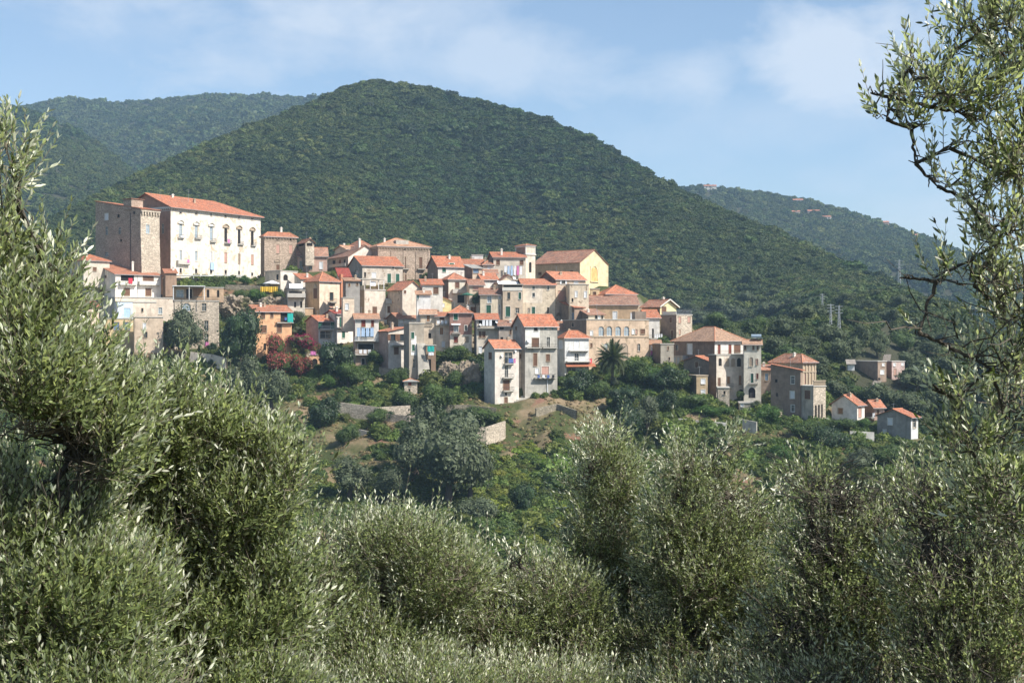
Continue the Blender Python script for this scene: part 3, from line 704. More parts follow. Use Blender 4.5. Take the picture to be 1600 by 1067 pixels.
def cloth(label, h, face, x0, y0, x1, y1, col, out_=0.9, n=1, group=None, name='laundry', cat='laundry', sag=0.06):
    """cloths on a line in front of a wall: wavy sheets with thickness, one top-level thing per hung item"""
    f = h[face]; rr = random.Random(int(x0 * 7 + y0))
    for i in range(n):
        a = x0 + (x1 - x0) * (i + 0.06) / n; b = x0 + (x1 - x0) * (i + 0.94) / n; yb = y1 - (y1 - y0) * (0.3 * rr.random() if n > 1 else 0)
        u0, v1 = hit(f, vx(a), vy(y0)); u1, v0 = hit(f, vx(b), vy(yb)); u0, u1 = min(u0, u1), max(u0, u1)
        mb = MB(); K = 6; c = col[i % len(col)] if isinstance(col, list) else col
        cols = []
        for j in range(K + 1):
            t = j / K; u = u0 + (u1 - u0) * t; w = 0.05 * math.sin(j * 2.1 + i)
            cols.append([f.C + f.d * (u + 0.05 * math.sin(j * 1.7)) + Vector((0, 0, vv)) + f.n * (out_ + w * (1.5 - s)) for s, vv in enumerate((v1, (v0 + v1) / 2, v0 + sag * math.sin(j * 2.3)))])
        for q in (0, 1):
            off = f.n * (0.02 * q)
            for j in range(K):
                for s in (0, 1):
                    p4 = [cols[j][s] + off, cols[j + 1][s] + off, cols[j + 1][s + 1] + off, cols[j][s + 1] + off]; mb.poly(p4 if q else p4[::-1])
        e = empty(name, cols[K // 2][2], label if n == 1 else label.replace('#', ORD[i]), cat, group)
        mb.build('cloth', c, e); ml = MB(); ml.tube(cols[0][0] - f.d * .3, cols[-1][0] + f.d * .3, .012, .012, 4); ml.build('line', IRON, e)
ORD = ['leftmost', 'second from left', 'third from left', 'fourth from left', 'fifth from left', 'sixth from left', 'seventh from left', 'eighth from left']
def CL(name, c): return flat('cloth_' + name, c, 0.95)
WH, BL, PB, PK, YE, RD, TQ = CL('white', (.80, .81, .82)), CL('blue', (.10, .16, .38)), CL('pale_blue', (.42, .55, .72)), CL('pink', (.62, .20, .42)), CL('yellow', (.80, .52, .07)), CL('red', (.70, .05, .08)), CL('turquoise', (.03, .38, .33))
def deck(h, x0, x1, yslab, ytop, rail='m', cols=(), depth=3.0, posts=WHITEP, name='pergola', roofm=None, face='f1', back=0.0, th=0.18):
    """posts and a light slab roof on a terrace or roof top, part of its house"""
    f = h[face]; u0, v1 = hit(f, vx(x0), vy(ytop)); u1, _ = hit(f, vx(x1), vy(ytop)); _, v0 = hit(f, vx(x0), vy(yslab)); u0, u1 = min(u0, u1), max(u0, u1)
    mb = MB(); fbox(mb, f, u0 - .2, v1, u1 + .2, v1 + th, back - depth, back + .2)
    r = mb.build(name, roofm or posts, h['root']); m2 = MB()
    for u in (u0, (u0 + u1) / 2, u1 - .15):
        for o in (back - .15, back - depth + .1): m3 = MB(); fbox(m3, f, u, v0, u + .15, v1, o, o + .15); m3.build('post', posts, r)
def railing(h, face, x0, x1, y, kind='m', o=0.0, hgt=1.0, mat=None):
    f = h[face]; u0, v = hit(f, vx(x0), vy(y)); u1, _ = hit(f, vx(x1), vy(y)); u0, u1 = min(u0, u1), max(u0, u1); mb = MB()
    if kind == 'm':
        n = max(3, int((u1 - u0) / 0.25))
        for z in (v + .05, v + hgt): fbox(mb, f, u0, z, u1, z + .05, o - .05, o)
        for i in range(n + 1): u = u0 + (u1 - u0 - .03) * i / n; fbox(mb, f, u, v, u + .03, v + hgt, o - .04, o - .01)
        mb.build('railing', mat or IRON, h['root'])
    else: fbox(mb, f, u0, v, u1, v + hgt, o - .15, o); mb.build('parapet', mat or CONC, h['root'])
def awning(h, face, x0, x1, y0, y1, mat, out_=1.8, name='awning'):
    f = h[face]; u0, v1 = hit(f, vx(x0), vy(y0)); u1, v0 = hit(f, vx(x1), vy(y1)); u0, u1 = min(u0, u1), max(u0, u1); a = lambda u, v, o: f.C + f.d * u + Vector((0, 0, v)) + f.n * o
    mb = slab([[a(u0, v1, 0.02), a(u1, v1, 0.02), a(u1, v0, out_), a(u0, v0, out_)]], 0.06); mb.build(name, mat, h['root'])
# ------------------------------------------------------------------ the town, read off the photograph's enlargements
view(120, 290)
h = H('fort', 'palace_wing', 'old rubble and brick tower wing left of the cream palace, with corbels under its roof', 195, 665, 862, 240, 868, 'shedB', 205, 'stone', 'brick', 'red', phi=52, cat='palace', over=0.35, Y=386,
  win=[(722, 408, 758, 500, 'w'), (765, 680, 780, 762, 'p'), (292, 292, 328, 360, 'k'), (295, 425, 325, 515, 'v'), (432, 435, 460, 508, 'v'), (290, 690, 330, 742, 'v'), (420, 300, 445, 335, 'p'), (585, 270, 605, 300, 'p'), (450,560,470,585,'p'),(740,800,752,815,'p')])
f = h['f1']; mb = MB(); n = 7
for i in range(n): fbox(mb, f, h['w1'] * (i + .25) / n, h['Hh'] - 1.7, h['w1'] * (i + .75) / n, h['Hh'] - 0.9, 0.0, 0.5)
fbox(mb, f, 0, h['Hh'] - 0.9, h['w1'], h['Hh'] - .45, 0.0, 0.55)
for k in range(5): fbox(mb, f, 0.02, 0, h['w1'], h['Hh'] * (0.62 - k * .12), 0.0, 0.12 + k * .12)
mb.build('corbel_course', W['stone'](), h['root'])
mb = MB(); mb.box(h['pt'](-.3, 4.2, 0), h['d1'] * 4.2, h['d2'] * 4, (0, 0, 3.2)); mb.build('roof_turret', W['brick'](), h['root'])
mb = MB(); mb.box(h['pt'](-.6, 3.9, 3.2), h['d1'] * 4.9, h['d2'] * 4.6, (0, 0, .2)); mb.build('turret_roof', RF['old'](), h['root'], uvroof=True)
mb = MB(); mb.tube(h['pt'](-.12, 5, -1), h['pt'](-.12, 5, -24), .09, .09, 5); mb.build('drainpipe', IRON, h['root'])
view(240, 290)
cols = [(267, 298), (428, 459), (585, 616), (737, 767), (877, 905), (1014, 1042)]
rows = [(275, 292, 'p'), (405, 538, 'wPW'), (672, 742, 'w'), (860, 912, 'p')]
sk = [0, 12, 24, 36, 49, 62]; s3 = [0, 10, 18, 28, 40, 50]; s1 = [0, 12, 25, 42, 55, 68]; s4 = [0, 5, 8, 18, 27, 45]
k2 = ['wPW', 'wPW', 'wPW', 'lP', 'lP', 'lP']; k3 = ['w', 'w', 'k', 'n', 'e', 'n']
win = []
for i, (a, b) in enumerate(cols):
    win += [(a + 2, 268 + s1[i], b - 4, 292 + s1[i], 'p'), (a, 405 + int(sk[i] * 1.2), b, 538 + int(sk[i] * 1.4), k2[i]), (a + 3, 672 + s3[i], b - 3, 778 + s3[i] * 0.9, k3[i]), (a + 3, 862 + s4[i], b - 4, 912 + s4[i] * .6, 'p')]
win += [(85, 400, 108, 500, 'v'), (60, 740, 70, 752, 'p')]
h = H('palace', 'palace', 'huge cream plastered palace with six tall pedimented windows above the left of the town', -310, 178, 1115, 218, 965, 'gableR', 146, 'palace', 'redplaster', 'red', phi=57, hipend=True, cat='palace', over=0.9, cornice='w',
  win=win, bal=[(425, 490, 550, 'm', .7), (585, 640, 585, 'm', .7), (735, 800, 600, 'm', .8), (875, 930, 612, 'm', .6), (1010, 1060, 625, 'm', .6), (250, 310, 545, 'm', .6), (235, 365, 815, 'c', 1.0)], chim=[(415, 120, .45), (445, 128, .5), (572, 150, .3)])
mb = MB(); f = h['f1']
for x in (604, 895): mb = MB(); u, v = hit(f, vx(x), vy(600)); fbox(mb, f, u, v - 9, u + .07, v, .0, .07); mb.build('drainpipe', FRS, h['root'])
antenna(h, 12, 5, 4); antenna(h, 1, 6, 3.5)
cloth('pale blue sheet hanging low on the cream palace wall', h, 'f1', 583, 800, 632, 880, PB, .3)
cloth('white cloth on the first palace balcony from the left', h, 'f1', 262, 520, 300, 545, WH, .8)
cloth('pink towel over a balcony rail of the palace', h, 'f1', 750, 560, 775, 600, PK, .9)
cloth('purple cloth on the low flowery palace balcony', h, 'f1', 325, 770, 350, 805, PK, 1.1)
# terrace along the palace foot with pergola
view(240, 400)
h = H('ter', 'terrace_house', 'long low brown terrace building with white pergola roof under the palace', -60, 110, 1000, 232, 300, 'flat', None, 'ochre', 'brown', phi=22, parapet=0.0, w2=4, ext=4,
  win=[(180, 250, 230, 290, 'l'), (450, 245, 490, 290, 'l'), (700, 250, 750, 292, 'l'), (830, 250, 880, 292, 'k')])
deck(h, 190, 620, 232, 205, depth=3.5, back=1.5); deck(h, 640, 940, 232, 208, depth=3.5, back=1.5)

view(120, 400)
H('hipl', 'hip_roofed_house', 'small cream house with red hip roof below the rubble tower', -70, 70, 342, 42, 150, 'hip', -8, 'cream', 'cream', 'red', Y=380, win=[(168, 118, 205, 158, 's')])
h = H('villa', 'white_villa', 'white villa with two balconies and red tiled roof below the palace', 70, 402, 876, 190, 428, 'gableR', 108, 'white', 'white', 'red', phi=38, Y=378,
  win=[(492, 335, 552, 412, 's'), (716, 338, 774, 415, 's'), (458, 200, 596, 290, 'l'), (690, 202, 800, 262, 's'), (245, 152, 310, 230, 's'), (236, 332, 286, 422, 's')],
  bal=[(440, 612, 298, 'c', 1.1, FRW), (640, 850, 300, 'c', 1.1, FRW)], chim=[(652, 45, .2), (893, 125, .3)])
mb = MB(); f = h['f1']; 
for x in (632, 874): mb = MB(); u, v = hit(f, vx(x), vy(190)); fbox(mb, f, u, v - 7, u + .1, v, 0, .1); mb.build('drainpipe', GREYM, h['root'])
cloth('bright red cloth hanging on the left balcony of the white villa', h, 'f1', 520, 232, 568, 290, RD, 1.25)
H('lean', 'small_lean_to', 'little red roofed annex between white villa and palace', 905, 925, 1040, 178, 250, 'shedB', 140, 'brown', 'brown', 'red', Y=383)
h = H('retw', 'terraced_house', 'long weathered ochre building under the terrace of the white villa', 140, 400, 1012, 432, 680, 'flat', None, 'tan', 'concrete', parapet=0.0, cat='house', phi=30, Y=368,
  win=[(672, 545, 692, 582, 'd'), (850, 538, 890, 605, 'w'), (690, 700, 720, 760, 'd')])
railing(h, 'f1', 585, 830, 485, 'c', .15, .4)
h = H('bluewall', 'pale_blue_house', 'light blue walled house with pale blue door below the white villa', 240, 425, 582, 478, 652, 'flat', None, 'blue', 'white', phi=25, Y=363, win=[(490, 542, 558, 640, 'u')])
railing(h, 'f1', 400, 660, 652, 'm', 1.6, 1.1, GREYM)
h = H('yel', 'yellow_house', 'yellow house with two blue shutters half hidden by the left olive tree', 200, 300, 600, 655, 1000, 'flat', None, 'yellow', 'yellow', phi=22,
  win=[(385, 690, 440, 770, 'b'), (500, 690, 555, 770, 'b'), (370, 890, 420, 960, 't'), (655, 700, 700, 770, 'd')])
H('mid', 'tan_house', 'tan house with a pale shutter above the olive foliage left of the stone house', 590, 600, 900, 640, 1000, 'flat', None, 'tan', 'tan', phi=20, Y=352, win=[(690, 700, 720, 765, 'k'), (700, 790, 735, 850, 'd')])
H('lred', 'small_house', 'small red roofed house at the far left behind olive branches', 60, 110, 235, 530, 640, 'shedB', 480, 'cream', 'cream', 'red', Y=352, win=[(190, 550, 215, 600, 's')])
h = H('stoneh', 'stone_house', 'tall rubble stone house with arched window and roof terrace left of the dark tree', 1008, 1018, 1482, 468, 965, 'flat', None, 'stone', 'stone', phi=17,
  win=[(1098, 492, 1186, 574, 'wA'), (1302, 492, 1350, 574, 'v'), (1327, 672, 1371, 784, 'v'), (1327, 808, 1371, 940, 'v')], cat='house')
railing(h, 'f1', 1020, 1490, 462, 'm', .1, 1.0)
cloth('pink and white towel in the lowest window of the stone house', h, 'f1', 1338, 895, 1378, 940, PK, .25)
h = H('stonet', 'terrace_top_house', 'peach upper storey with white pergola on top of the stone house', 1000, 1010, 1530, 328, 470, 'flat', None, 'peach', 'cream', phi=17, Y=358.4, ext=0.2,
  win=[(1040, 355, 1112, 430, 'wW'), (1352, 350, 1380, 432, 'l'), (1460, 355, 1484, 430, 'l'), (1140, 345, 1200, 440, 'l'), (1212, 330, 1310, 420, 'o')])
deck(h, 1000, 1325, 460, 318, depth=3.2, back=2.6)

view(340, 430)
h = H('orange', 'orange_house', 'bright orange house with red roof among trees and flowering bushes', 285, 402, 772, 378, 872, 'gableR', 322, 'orange', 'orange', 'red',
  win=[(447, 383, 493, 450, 's'), (549, 383, 580, 442, 's'), (447, 524, 510, 600, 's'), (618, 516, 668, 596, 's'), (478, 710, 506, 780, 'l'), (655, 388, 768, 486, 'l')], bal=[(610, 782, 492, 'n', .9)])
cloth('turquoise sheet hanging at the corner balcony of the orange house', h, 'f1', 712, 398, 780, 490, TQ, 1.0)
cloth('dark blue towel beside the turquoise sheet on the orange house', h, 'f1', 685, 440, 712, 470, BL, 1.0)
h = H('arch', 'arched_patio', 'small orange arched patio wall under the bougainvillea', 950, 957, 1062, 832, 965, 'flat', None, 'orange', 'orange', win=[(985, 868, 1040, 965, 'lA')])
cloth('white and pink washing above the orange arch', h, 'f1', 965, 790, 1030, 830, [PK, WH], .2)
h = H('balc', 'balcony_house', 'grey cream house with sloping white awning over its corner balcony', 715, 730, 910, 160, 352, 'flat', None, 'cream', 'grey', win=[(797, 278, 818, 334, 'l'), (860, 275, 882, 338, 'l'), (745, 170, 880, 215, 'l')], bal=[(725, 912, 226, 'c', 1.6)], Y=375)
awning(h, 'f1', 745, 880, 90, 142, WHITEP, 2.0)
H('wallp', 'low_wall_house', 'low peach wall block between orange house and tall cream house', 770, 790, 995, 345, 420, 'flat', None, 'peach', 'peach', w2=3)

view(400, 340)
H('m1', 'brick_palazzo', 'square brick house with hip roof just right of the palace', 50, 87, 425, 190, 600, 'hip', 112, 'brick', 'dark', 'red', cornice=True, phi=30,
  win=[(211, 282, 245, 372, 'n'), (345, 285, 380, 375, 'n'), (211, 490, 246, 545, 's'), (346, 490, 380, 540, 's'), (212, 216, 235, 236, 'p'), (352, 222, 375, 242, 'p')], chim=[(285, 112, .6)])
mb = MB(); hh = HOUSES['m1']; f = hh['f1']
for x in (225, 365):
    u, v = hit(f, vx(x), vy(462)); fbox(mb, f, u - 1.0, v, u + 1.0, v + .15, 0, .25)
    for i in range(7):
        a = math.pi * i / 6; fbox(mb, f, u - .9 * math.cos(a) - .14, v + .15 + .6 * math.sin(a), u - .9 * math.cos(a) + .14, v + .35 + .6 * math.sin(a), 0, .2)
mb.build('pediment', FRS, hh['root'])
H('m1b', 'low_white_house', 'low white building with two arched doors at the foot of the brick house', 92, 255, 432, 556, 655, 'flat', None, 'white', 'cream', win=[(285, 592, 332, 655, 'lA'), (210, 592, 235, 650, 'p')], Y=391)
H('m2', 'pink_town_house', 'pinkish white house with weathered old roof right of the brick house', 428, 436, 742, 398, 560, 'gableR', 318, 'rose', 'rose', 'old', win=[(455, 455, 492, 545, 'd'), (551, 460, 587, 542, 'd'), (661, 462, 695, 535, 'k'), (460, 400, 482, 418, 'p'), (560, 402, 582, 418, 'p'), (668, 404, 690, 418, 'p')])
h = H('belv', 'belvedere', 'small stone belvedere with arched loft window on the skyline', 432, 515, 606, 258, 335, 'gableL', 217, 'stone', 'dark', 'brown', Y=404, win=[(528, 265, 588, 298, 'l'), (540, 228, 568, 250, 'lA'), (445, 262, 500, 300, 'l')])
h = H('cm', 'cream_town_house', 'tall cream corner house with hip roof above the orange house', 513, 660, 872, 657, 1012, 'hip', 543, 'cream', 'ochre', 'red', win=[(598, 738, 638, 842, 's'), (768, 780, 805, 862, 'd'), (766, 890, 800, 940, 'n'), (775, 666, 797, 684, 'p')], bal=[(750, 828, 880, 'm', .9)])
mb = MB(); f = h['f1']; u, v = hit(f, vx(880), vy(590)); fbox(mb, f, u, v - 14, u + .8, v, -.6, .2); mb.build('chimney_stack', TERR, h['ro'])
f = h['f2']; mb = MB(); u, v = hit(f, vx(618), vy(730))
for i in range(5): fbox(mb, f, u - .8 + .16 * i, v + .22 * i, u + .8 - .16 * i, v + .22 * (i + 1), 0, .18)
mb.build('pediment', FRS, h['root'])
H('redsh', 'shed_roofed_house', 'low house with pale red lean-to roof left of the cream corner house', 400, 470, 610, 640, 720, 'shedB', 588, 'oldwhite', 'cream', 'red', Y=386, win=[(470, 608, 510, 636, 'k')])
h = H('wg', 'wide_gabled_house', 'wide white gabled house with grey side and reddish roof near the skyline', 748, 960, 1308, 402, 500, 'gableL', 306, 'oldwhite', 'grey', 'old', win=[(1200, 380, 1216, 406, 's'), (797, 446, 826, 486, 'l'), (862, 440, 886, 482, 's'), (912, 440, 932, 484, 'l')], chim=[(1100, 225, .1)], phi=33)
railing(h, 'f2', 785, 955, 525, 'c', .9, 1.0)
H('wg2', 'hidden_roof_house', 'reddish tiled roof behind the white gabled house', 820, 940, 1070, 330, 400, 'gableR', 300, 'cream', 'cream', 'pale', Y=418)
H('wg3', 'dark_roofed_house', 'dark old roof peeking between white gable and big brick palazzo', 960, 1080, 1200, 290, 380, 'hip', 236, 'dark', 'dark', 'brown', Y=426)
h = H('lt', 'long_tan_house', 'long tan stone house with bright red roof and green shutters', 958, 1108, 1528, 496, 700, 'gableR', 412, 'tan', 'grey', 'red', win=[(1126, 570, 1146, 622, 'p'), (1206, 572, 1250, 628, 'kW'), (1368, 584, 1406, 680, 'g'), (1456, 586, 1494, 680, 'g'), (1420, 510, 1436, 534, 'p'), (1015, 548, 1080, 625, 'wA')], bal=[(1345, 1525, 702, 'm', 1.0)])
H('dkr', 'dark_red_roofed_house', 'small house with dark red lean-to roof behind the cream corner house', 840, 870, 985, 615, 690, 'shedB', 535, 'cream', 'cream', 'dkred', Y=386)
h = H('lane', 'brown_lane_house', 'small grey brown house in the lane with two little windows', 905, 935, 1082, 660, 850, 'shedB', 640, 'grey', 'dark', 'pale', Y=370, win=[(962, 686, 981, 716, 's'), (1044, 680, 1066, 706, 's')])
H('loww', 'low_white_annex', 'low cream annex with curtained door beside the cream corner house', 888, 905, 1024, 838, 995, 'flat', None, 'cream', 'cream', Y=352, win=[(930, 895, 965, 960, 'k')])
h = H('tall', 'tall_tan_house', 'tall tan box house with white roofed terrace on top', 1030, 1130, 1348, 755, 1066, 'flat', None, 'tan', 'ochre', parapet=0.1, win=[(1215, 930, 1258, 1022, 's')])
deck(h, 1040, 1335, 755, 640, depth=4.0, roofm=CONC, back=0.0); railing(h, 'f1', 1135, 1270, 750, 'm', .05, 1.0, SH['r']); railing(h, 'f2', 1035, 1130, 752, 'c', .05, 1.0, FRW)
cloth('white sheet hanging on the roofed terrace of the tall tan house', h, 'f1', 1190, 665, 1260, 712, WH, -.6)
H('strip', 'narrow_white_house', 'narrow white house with cluttered balcony right of the tall tan house', 1346, 1350, 1432, 850, 1010, 'flat', None, 'white', 'white', win=[(1371, 925, 1411, 990, 's')], bal=[(1350, 1432, 892, 'c', .8)])

view(540, 350)
h = H('bp', 'brick_palazzo', 'big brown brick palazzo with four pilastered bays on the skyline', 190, 336, 880, 228, 610, 'hip', 156, 'brick', 'dark', 'pale', cornice=True, Y=408,
  win=[(417, 340, 456, 385, 's'), (596, 340, 630, 462, 's'), (766, 345, 800, 462, 's'), (600, 525, 634, 596, 's'), (765, 525, 802, 582, 'd'), (600, 258, 624, 275, 'p'), (770, 258, 790, 275, 'p'), (432, 525, 462, 590, 's')], bal=[(590, 655, 468, 'm', .9), (745, 825, 470, 'm', .9)], chim=[(180, 158, .5)])
f = h['f1']; mb = MB()
for i in range(5): fbox(mb, f, (h['w1'] - .7) * i / 4, 2, (h['w1'] - .7) * i / 4 + .6, h['Hh'] - 1.3, 0, .16)
mb.build('pilaster', W['brick'](), h['root'])
mb = MB(); u, v = hit(f, vx(545), vy(215)); p0 = f.C + f.d * u + Vector((0, 0, v)) - f.n * 2; mb.box(p0, f.d * 4.2, f.n * -2.5, (0, 0, 1.6)); mb.build('dormer', W['concrete'](), h['ro'])
h = H('rr', 'red_roofed_house', 'house with long old red roof and one green shutter right of the brick palazzo', 852, 962, 1238, 440, 545, 'gableR', 335, 'oldwhite', 'dark', 'red', Y=396, win=[(1006, 450, 1045, 502, 'g')])
mb = MB(); f = h['f1']; u, v = hit(f, vx(1085), vy(432)); mb.box(f.C + f.d * u + Vector((0, 0, v)) - f.n * .8, f.d * 2, f.n * -1.6, (0, 0, .9)); mb.build('dormer', FRW, h['ro'])
mb = MB(); mb.box(f.C + f.d * (u + .3) + Vector((0, 0, v + .2)) - f.n * .82, f.d * 1.4, f.n * .1, (0, 0, .6)); mb.build('dormer_window', SH['g'], h['ro'])
h = H('gb', 'awning_house', 'small grey house with whitish sheet roof and blue grey window', 1237, 1322, 1422, 462, 580, 'shedB', 428, 'tan', 'dark', 'grey', Y=388, win=[(1328, 462, 1386, 512, 'b')])
h = H('g', 'hip_roofed_house', 'white house with red hip roof and grey balcony above the green parasol', 1000, 1072, 1256, 572, 835, 'hip', 518, 'oldwhite', 'dark', 'red', win=[(1142, 606, 1184, 664, 's'), (1165, 738, 1238, 822, 'l')], bal=[(1105, 1252, 716, 'c', 1.2)], chim=[(1228, 505, .2)])
satdish(h, 'f1', 1215, 690)
H('sm1', 'grey_shed_house', 'grey white house with small red lean-to roof and big brown shutter', 778, 800, 1012, 632, 790, 'shedB', 580, 'oldwhite', 'oldwhite', 'red', Y=376, win=[(915, 660, 966, 726, 's')])
H('sm2', 'white_gabled_house', 'white gabled house with red roof and tiny dark window', 440, 592, 800, 682, 790, 'gableL', 596, 'oldwhite', 'tan', 'red', Y=374, win=[(604, 690, 632, 726, 'sW'), (718, 656, 740, 690, 'p')], phi=36)
H('sm3', 'narrow_white_house', 'narrow whitewashed house with pale green window below the white gable', 735, 742, 885, 735, 890, 'shedB', 700, 'white', 'oldwhite', 'pale', Y=364, win=[(732, 742, 762, 782, 'tW')])
h = H('bigr', 'veranda_house', 'house with broad red roof over a glazed dark veranda', 430, 512, 772, 806, 945, 'gableR', 728, 'cream', 'tan', 'red', over=.9, win=[(520, 815, 710, 882, 'v')], bal=[(512, 775, 888, 'm', 1.2)])
h = H('yl', 'yellow_gabled_house', 'small pale yellow house with gable roof between red roofs', 880, 906, 1102, 800, 915, 'gableL', 765, 'paleyellow', 'ochre', 'red', win=[(930, 828, 955, 880, 'sW'), (976, 828, 1030, 866, 'kW')])
h = H('ver', 'veranda_house', 'house with old lean-to roof over a row of white veranda panels', 428, 548, 772, 985, 1085, 'gableR', 935, 'white', 'dark', 'old', win=[(560, 990, 600, 1030, 'k'), (612, 990, 672, 1030, 'k'), (684, 990, 760, 1030, 'k')])
h = H('ter2', 'parasol_terrace_house', 'terrace house with black railing and green parasol on its roof', 1248, 1260, 1396, 850, 940, 'flat', None, 'oldwhite', 'tan', win=[(1305, 866, 1358, 922, 's')])
railing(h, 'f1', 1265, 1396, 842, 'm', .05, 1.0)
TERP = h
H('s8', 'small_roof_house', 'small house with brown tile roof and pink wall panel below the awning house', 1255, 1290, 1440, 635, 740, 'gableR', 585, 'cream', 'cream', 'brown', Y=381, win=[(1330, 650, 1385, 690, 'n')])

view(660, 370)
H('f8a', 'far_small_house', 'little red roof near the skyline left of the laundry house', 405, 440, 650, 290, 345, 'gableR', 242, 'tan', 'tan', 'red', Y=402)
H('f8b', 'white_roof_box', 'small white box room with aerials on the skyline', 508, 515, 632, 192, 260, 'flat', None, 'white', 'white', Y=410, win=[(520, 215, 535, 240, 'k')])
H('f8c', 'small_grey_house', 'small grey cream house with pointed roof and one white window', 600, 632, 738, 290, 390, 'hip', 248, 'oldwhite', 'grey', 'brown', Y=396, win=[(680, 306, 710, 352, 'k')])
H('f8d', 'low_red_roof_house', 'low house with sloping pale red roof left of the cream gable', 548, 622, 785, 442, 520, 'gableR', 385, 'oldwhite', 'oldwhite', 'red', Y=386, win=[(560, 452, 585, 480, 'd')])
H('f8e', 'small_red_roof_house', 'house with two stacked little roofs in the lane above the gable', 630, 645, 780, 385, 450, 'gableR', 350, 'brown', 'dark', 'old', Y=391)
h = H('lw', 'laundry_house', 'tan house with long washing line and red roof left of the bell tower', 688, 740, 1076, 212, 445, 'gableR', 168, 'cream', 'dark', 'red', Y=397, win=[(770, 240, 806, 292, 's'), (1015, 245, 1052, 292, 's')], chim=[(700, 135, .2)])
for i, c in enumerate([WH, PB, PB, WH, PK, WH]):
    cloth('%s cloth on the long line left of the bell tower, %s' % (['white', 'pale blue', 'long pale blue', 'wide white', 'pinkish', 'white'][i], ORD[i]), h, 'f1', 848 + i * 32, 303 + i % 2 * 3, 876 + i * 32, 372 + (i * 37 % 40), c, .8, group='washing on the long line')
h = H('tower', 'bell_tower', 'square cream bell tower with arched belfry opening beside the church', 972, 1076, 1176, 92, 450, 'hip', 84, 'cream', 'brown', 'old', Y=401, cat='bell tower', over=.25, win=[(1110, 264, 1137, 372, 'lA')], phi=34)
mb = MB()
for f, ww in ((h['f1'], h['w1']), (h['f2'], h['w2'])):
    _, v = hit(h['f1'], vx(1076), vy(188)); fbox(mb, f, -.25, v, ww + .25, v + .3, 0, .25)
    fbox(mb, f, -.15, h['Hh'] - .4, ww, h['Hh'] - .05, 0, .18)
    fbox(mb, f, 0, v + .3, .3, h['Hh'] - .4, 0, .08); fbox(mb, f, ww - .3, v + .3, ww, h['Hh'] - .4, 0, .08)
mb.build('cornice', FRW, h['root'])
h = H('cg', 'cream_gabled_house', 'cream gabled house with white awning over a roof loggia', 738, 785, 1000, 478, 580, 'gableL', 388, 'cream', 'cream', 'brown', Y=381, win=[(880, 430, 900, 448, 'p')])
awning(h, 'f1', 775, 990, 462, 498, WHITEP, 2.2); satdish(h, 'f1', 955, 432, .5)
h = H('log', 'loggia_house', 'cream house with open roof loggia and slim green windows at town centre', 832, 838, 1046, 500, 890, 'flat', None, 'cream', 'cream', win=[(825, 492, 1040, 528, 'l'), (886, 580, 914, 650, 'd'), (1002, 580, 1028, 650, 'g'), (868, 726, 915, 830, 'g'), (970, 740, 1008, 796, 'v')], parapet=0)
railing(h, 'f1', 832, 1042, 562, 'c', .12, 1.0, FRW)
h = H('cl', 'long_cream_house', 'long house, smooth cream on the left and peeling stone on the right', 985, 1046, 1386, 500, 862, 'gableR', 446, 'tan', 'cream', 'red', win=[(1145, 514, 1172, 546, 'dW'), (1145, 585, 1172, 626, 'dW'), (1300, 508, 1322, 552, 'dW'), (1140, 730, 1174, 812, 'g'), (1100, 744, 1118, 790, 'v'), (1300, 735, 1316, 800, 'p')])
f = h['f1']; mb = MB(); _, v = hit(f, vx(1050), vy(690)); u1, _ = hit(f, vx(1248), vy(600)); 
wu = [hit(f, vx(1145), vy(600))[0] - .14, hit(f, vx(1172), vy(600))[0] + .14]
va, vb = hit(f, vx(1158), vy(545))[1] - .14, hit(f, vx(1158), vy(514))[1] + .14; vc, vd = hit(f, vx(1158), vy(626))[1] - .14, hit(f, vx(1158), vy(585))[1] + .14
fbox(mb, f, 0, v, wu[0], h['Hh'] - .3, 0, .04); fbox(mb, f, wu[1], v, u1, h['Hh'] - .3, 0, .04)
for a, b in ((v, vc), (vd, va), (vb, h['Hh'] - .3)): fbox(mb, f, wu[0], a, wu[1], b, 0, .04)
mb.build('plaster_facing', W['cream'](), h['root'])
h = H('c3', 'cream_flats', 'cream three storey house with tall green glass doors and brown roof', 598, 602, 842, 602, 880, 'gableR', 545, 'cream', 'cream', 'brown', win=[(676, 616, 720, 690, 'wW'), (666, 712, 714, 806, 'gW'), (796, 616, 822, 650, 'wW'), (796, 706, 812, 810, 'vW')])
mb = MB(); f = h['f1']; u, v = hit(f, vx(822), vy(650)); fbox(mb, f, u, v - 9, u + .08, v, 0.06, .14); mb.build('drainpipe', IRON, h['root'])

view(800, 370)
h = H('church', 'church', 'large yellow church with blind arched niche in its gable and long tiled roof', 218, 705, 1000, 268, 640, 'gableL', 152, 'yellow', 'ochre', 'old', phi=55, cat='church', over=.3, Y=404,
  win=[(838, 200, 864, 252, 'lA'), (602, 352, 636, 406, 's'), (272, 368, 308, 400, 's'), (655, 368, 672, 405, 'p')])
f = h['f1']; u0, v0 = hit(f, vx(820), vy(462)); u1, v1 = hit(f, vx(888), vy(318)); mb = MB(); 
arch_fill(mb, f, u0, v0, u1, v1 + .2, .16, .16); fbox(mb, f, u0 - .35, v0, u0, v1 + .2, 0, .16); fbox(mb, f, u1, v0, u1 + .35, v1 + .2, 0, .16); fbox(mb, f, u0 - .5, v0 - .3, u1 + .5, v0, 0, .3)
fbox(mb, f, 0, 0, .6, h['Hh'], 0, .1); fbox(mb, f, h['w1'] - .6, 0, h['w1'], h['Hh'], 0, .1)
mb.build('niche_moulding', W['yellow'](), h['root']); mb = MB(); fbox(mb, f, u0, v0, u1, v1 - .3, 0, .05); mb.build('niche_panel', plaster('orange_niche', (.72, .45, .18), amount=.2), h['root'])
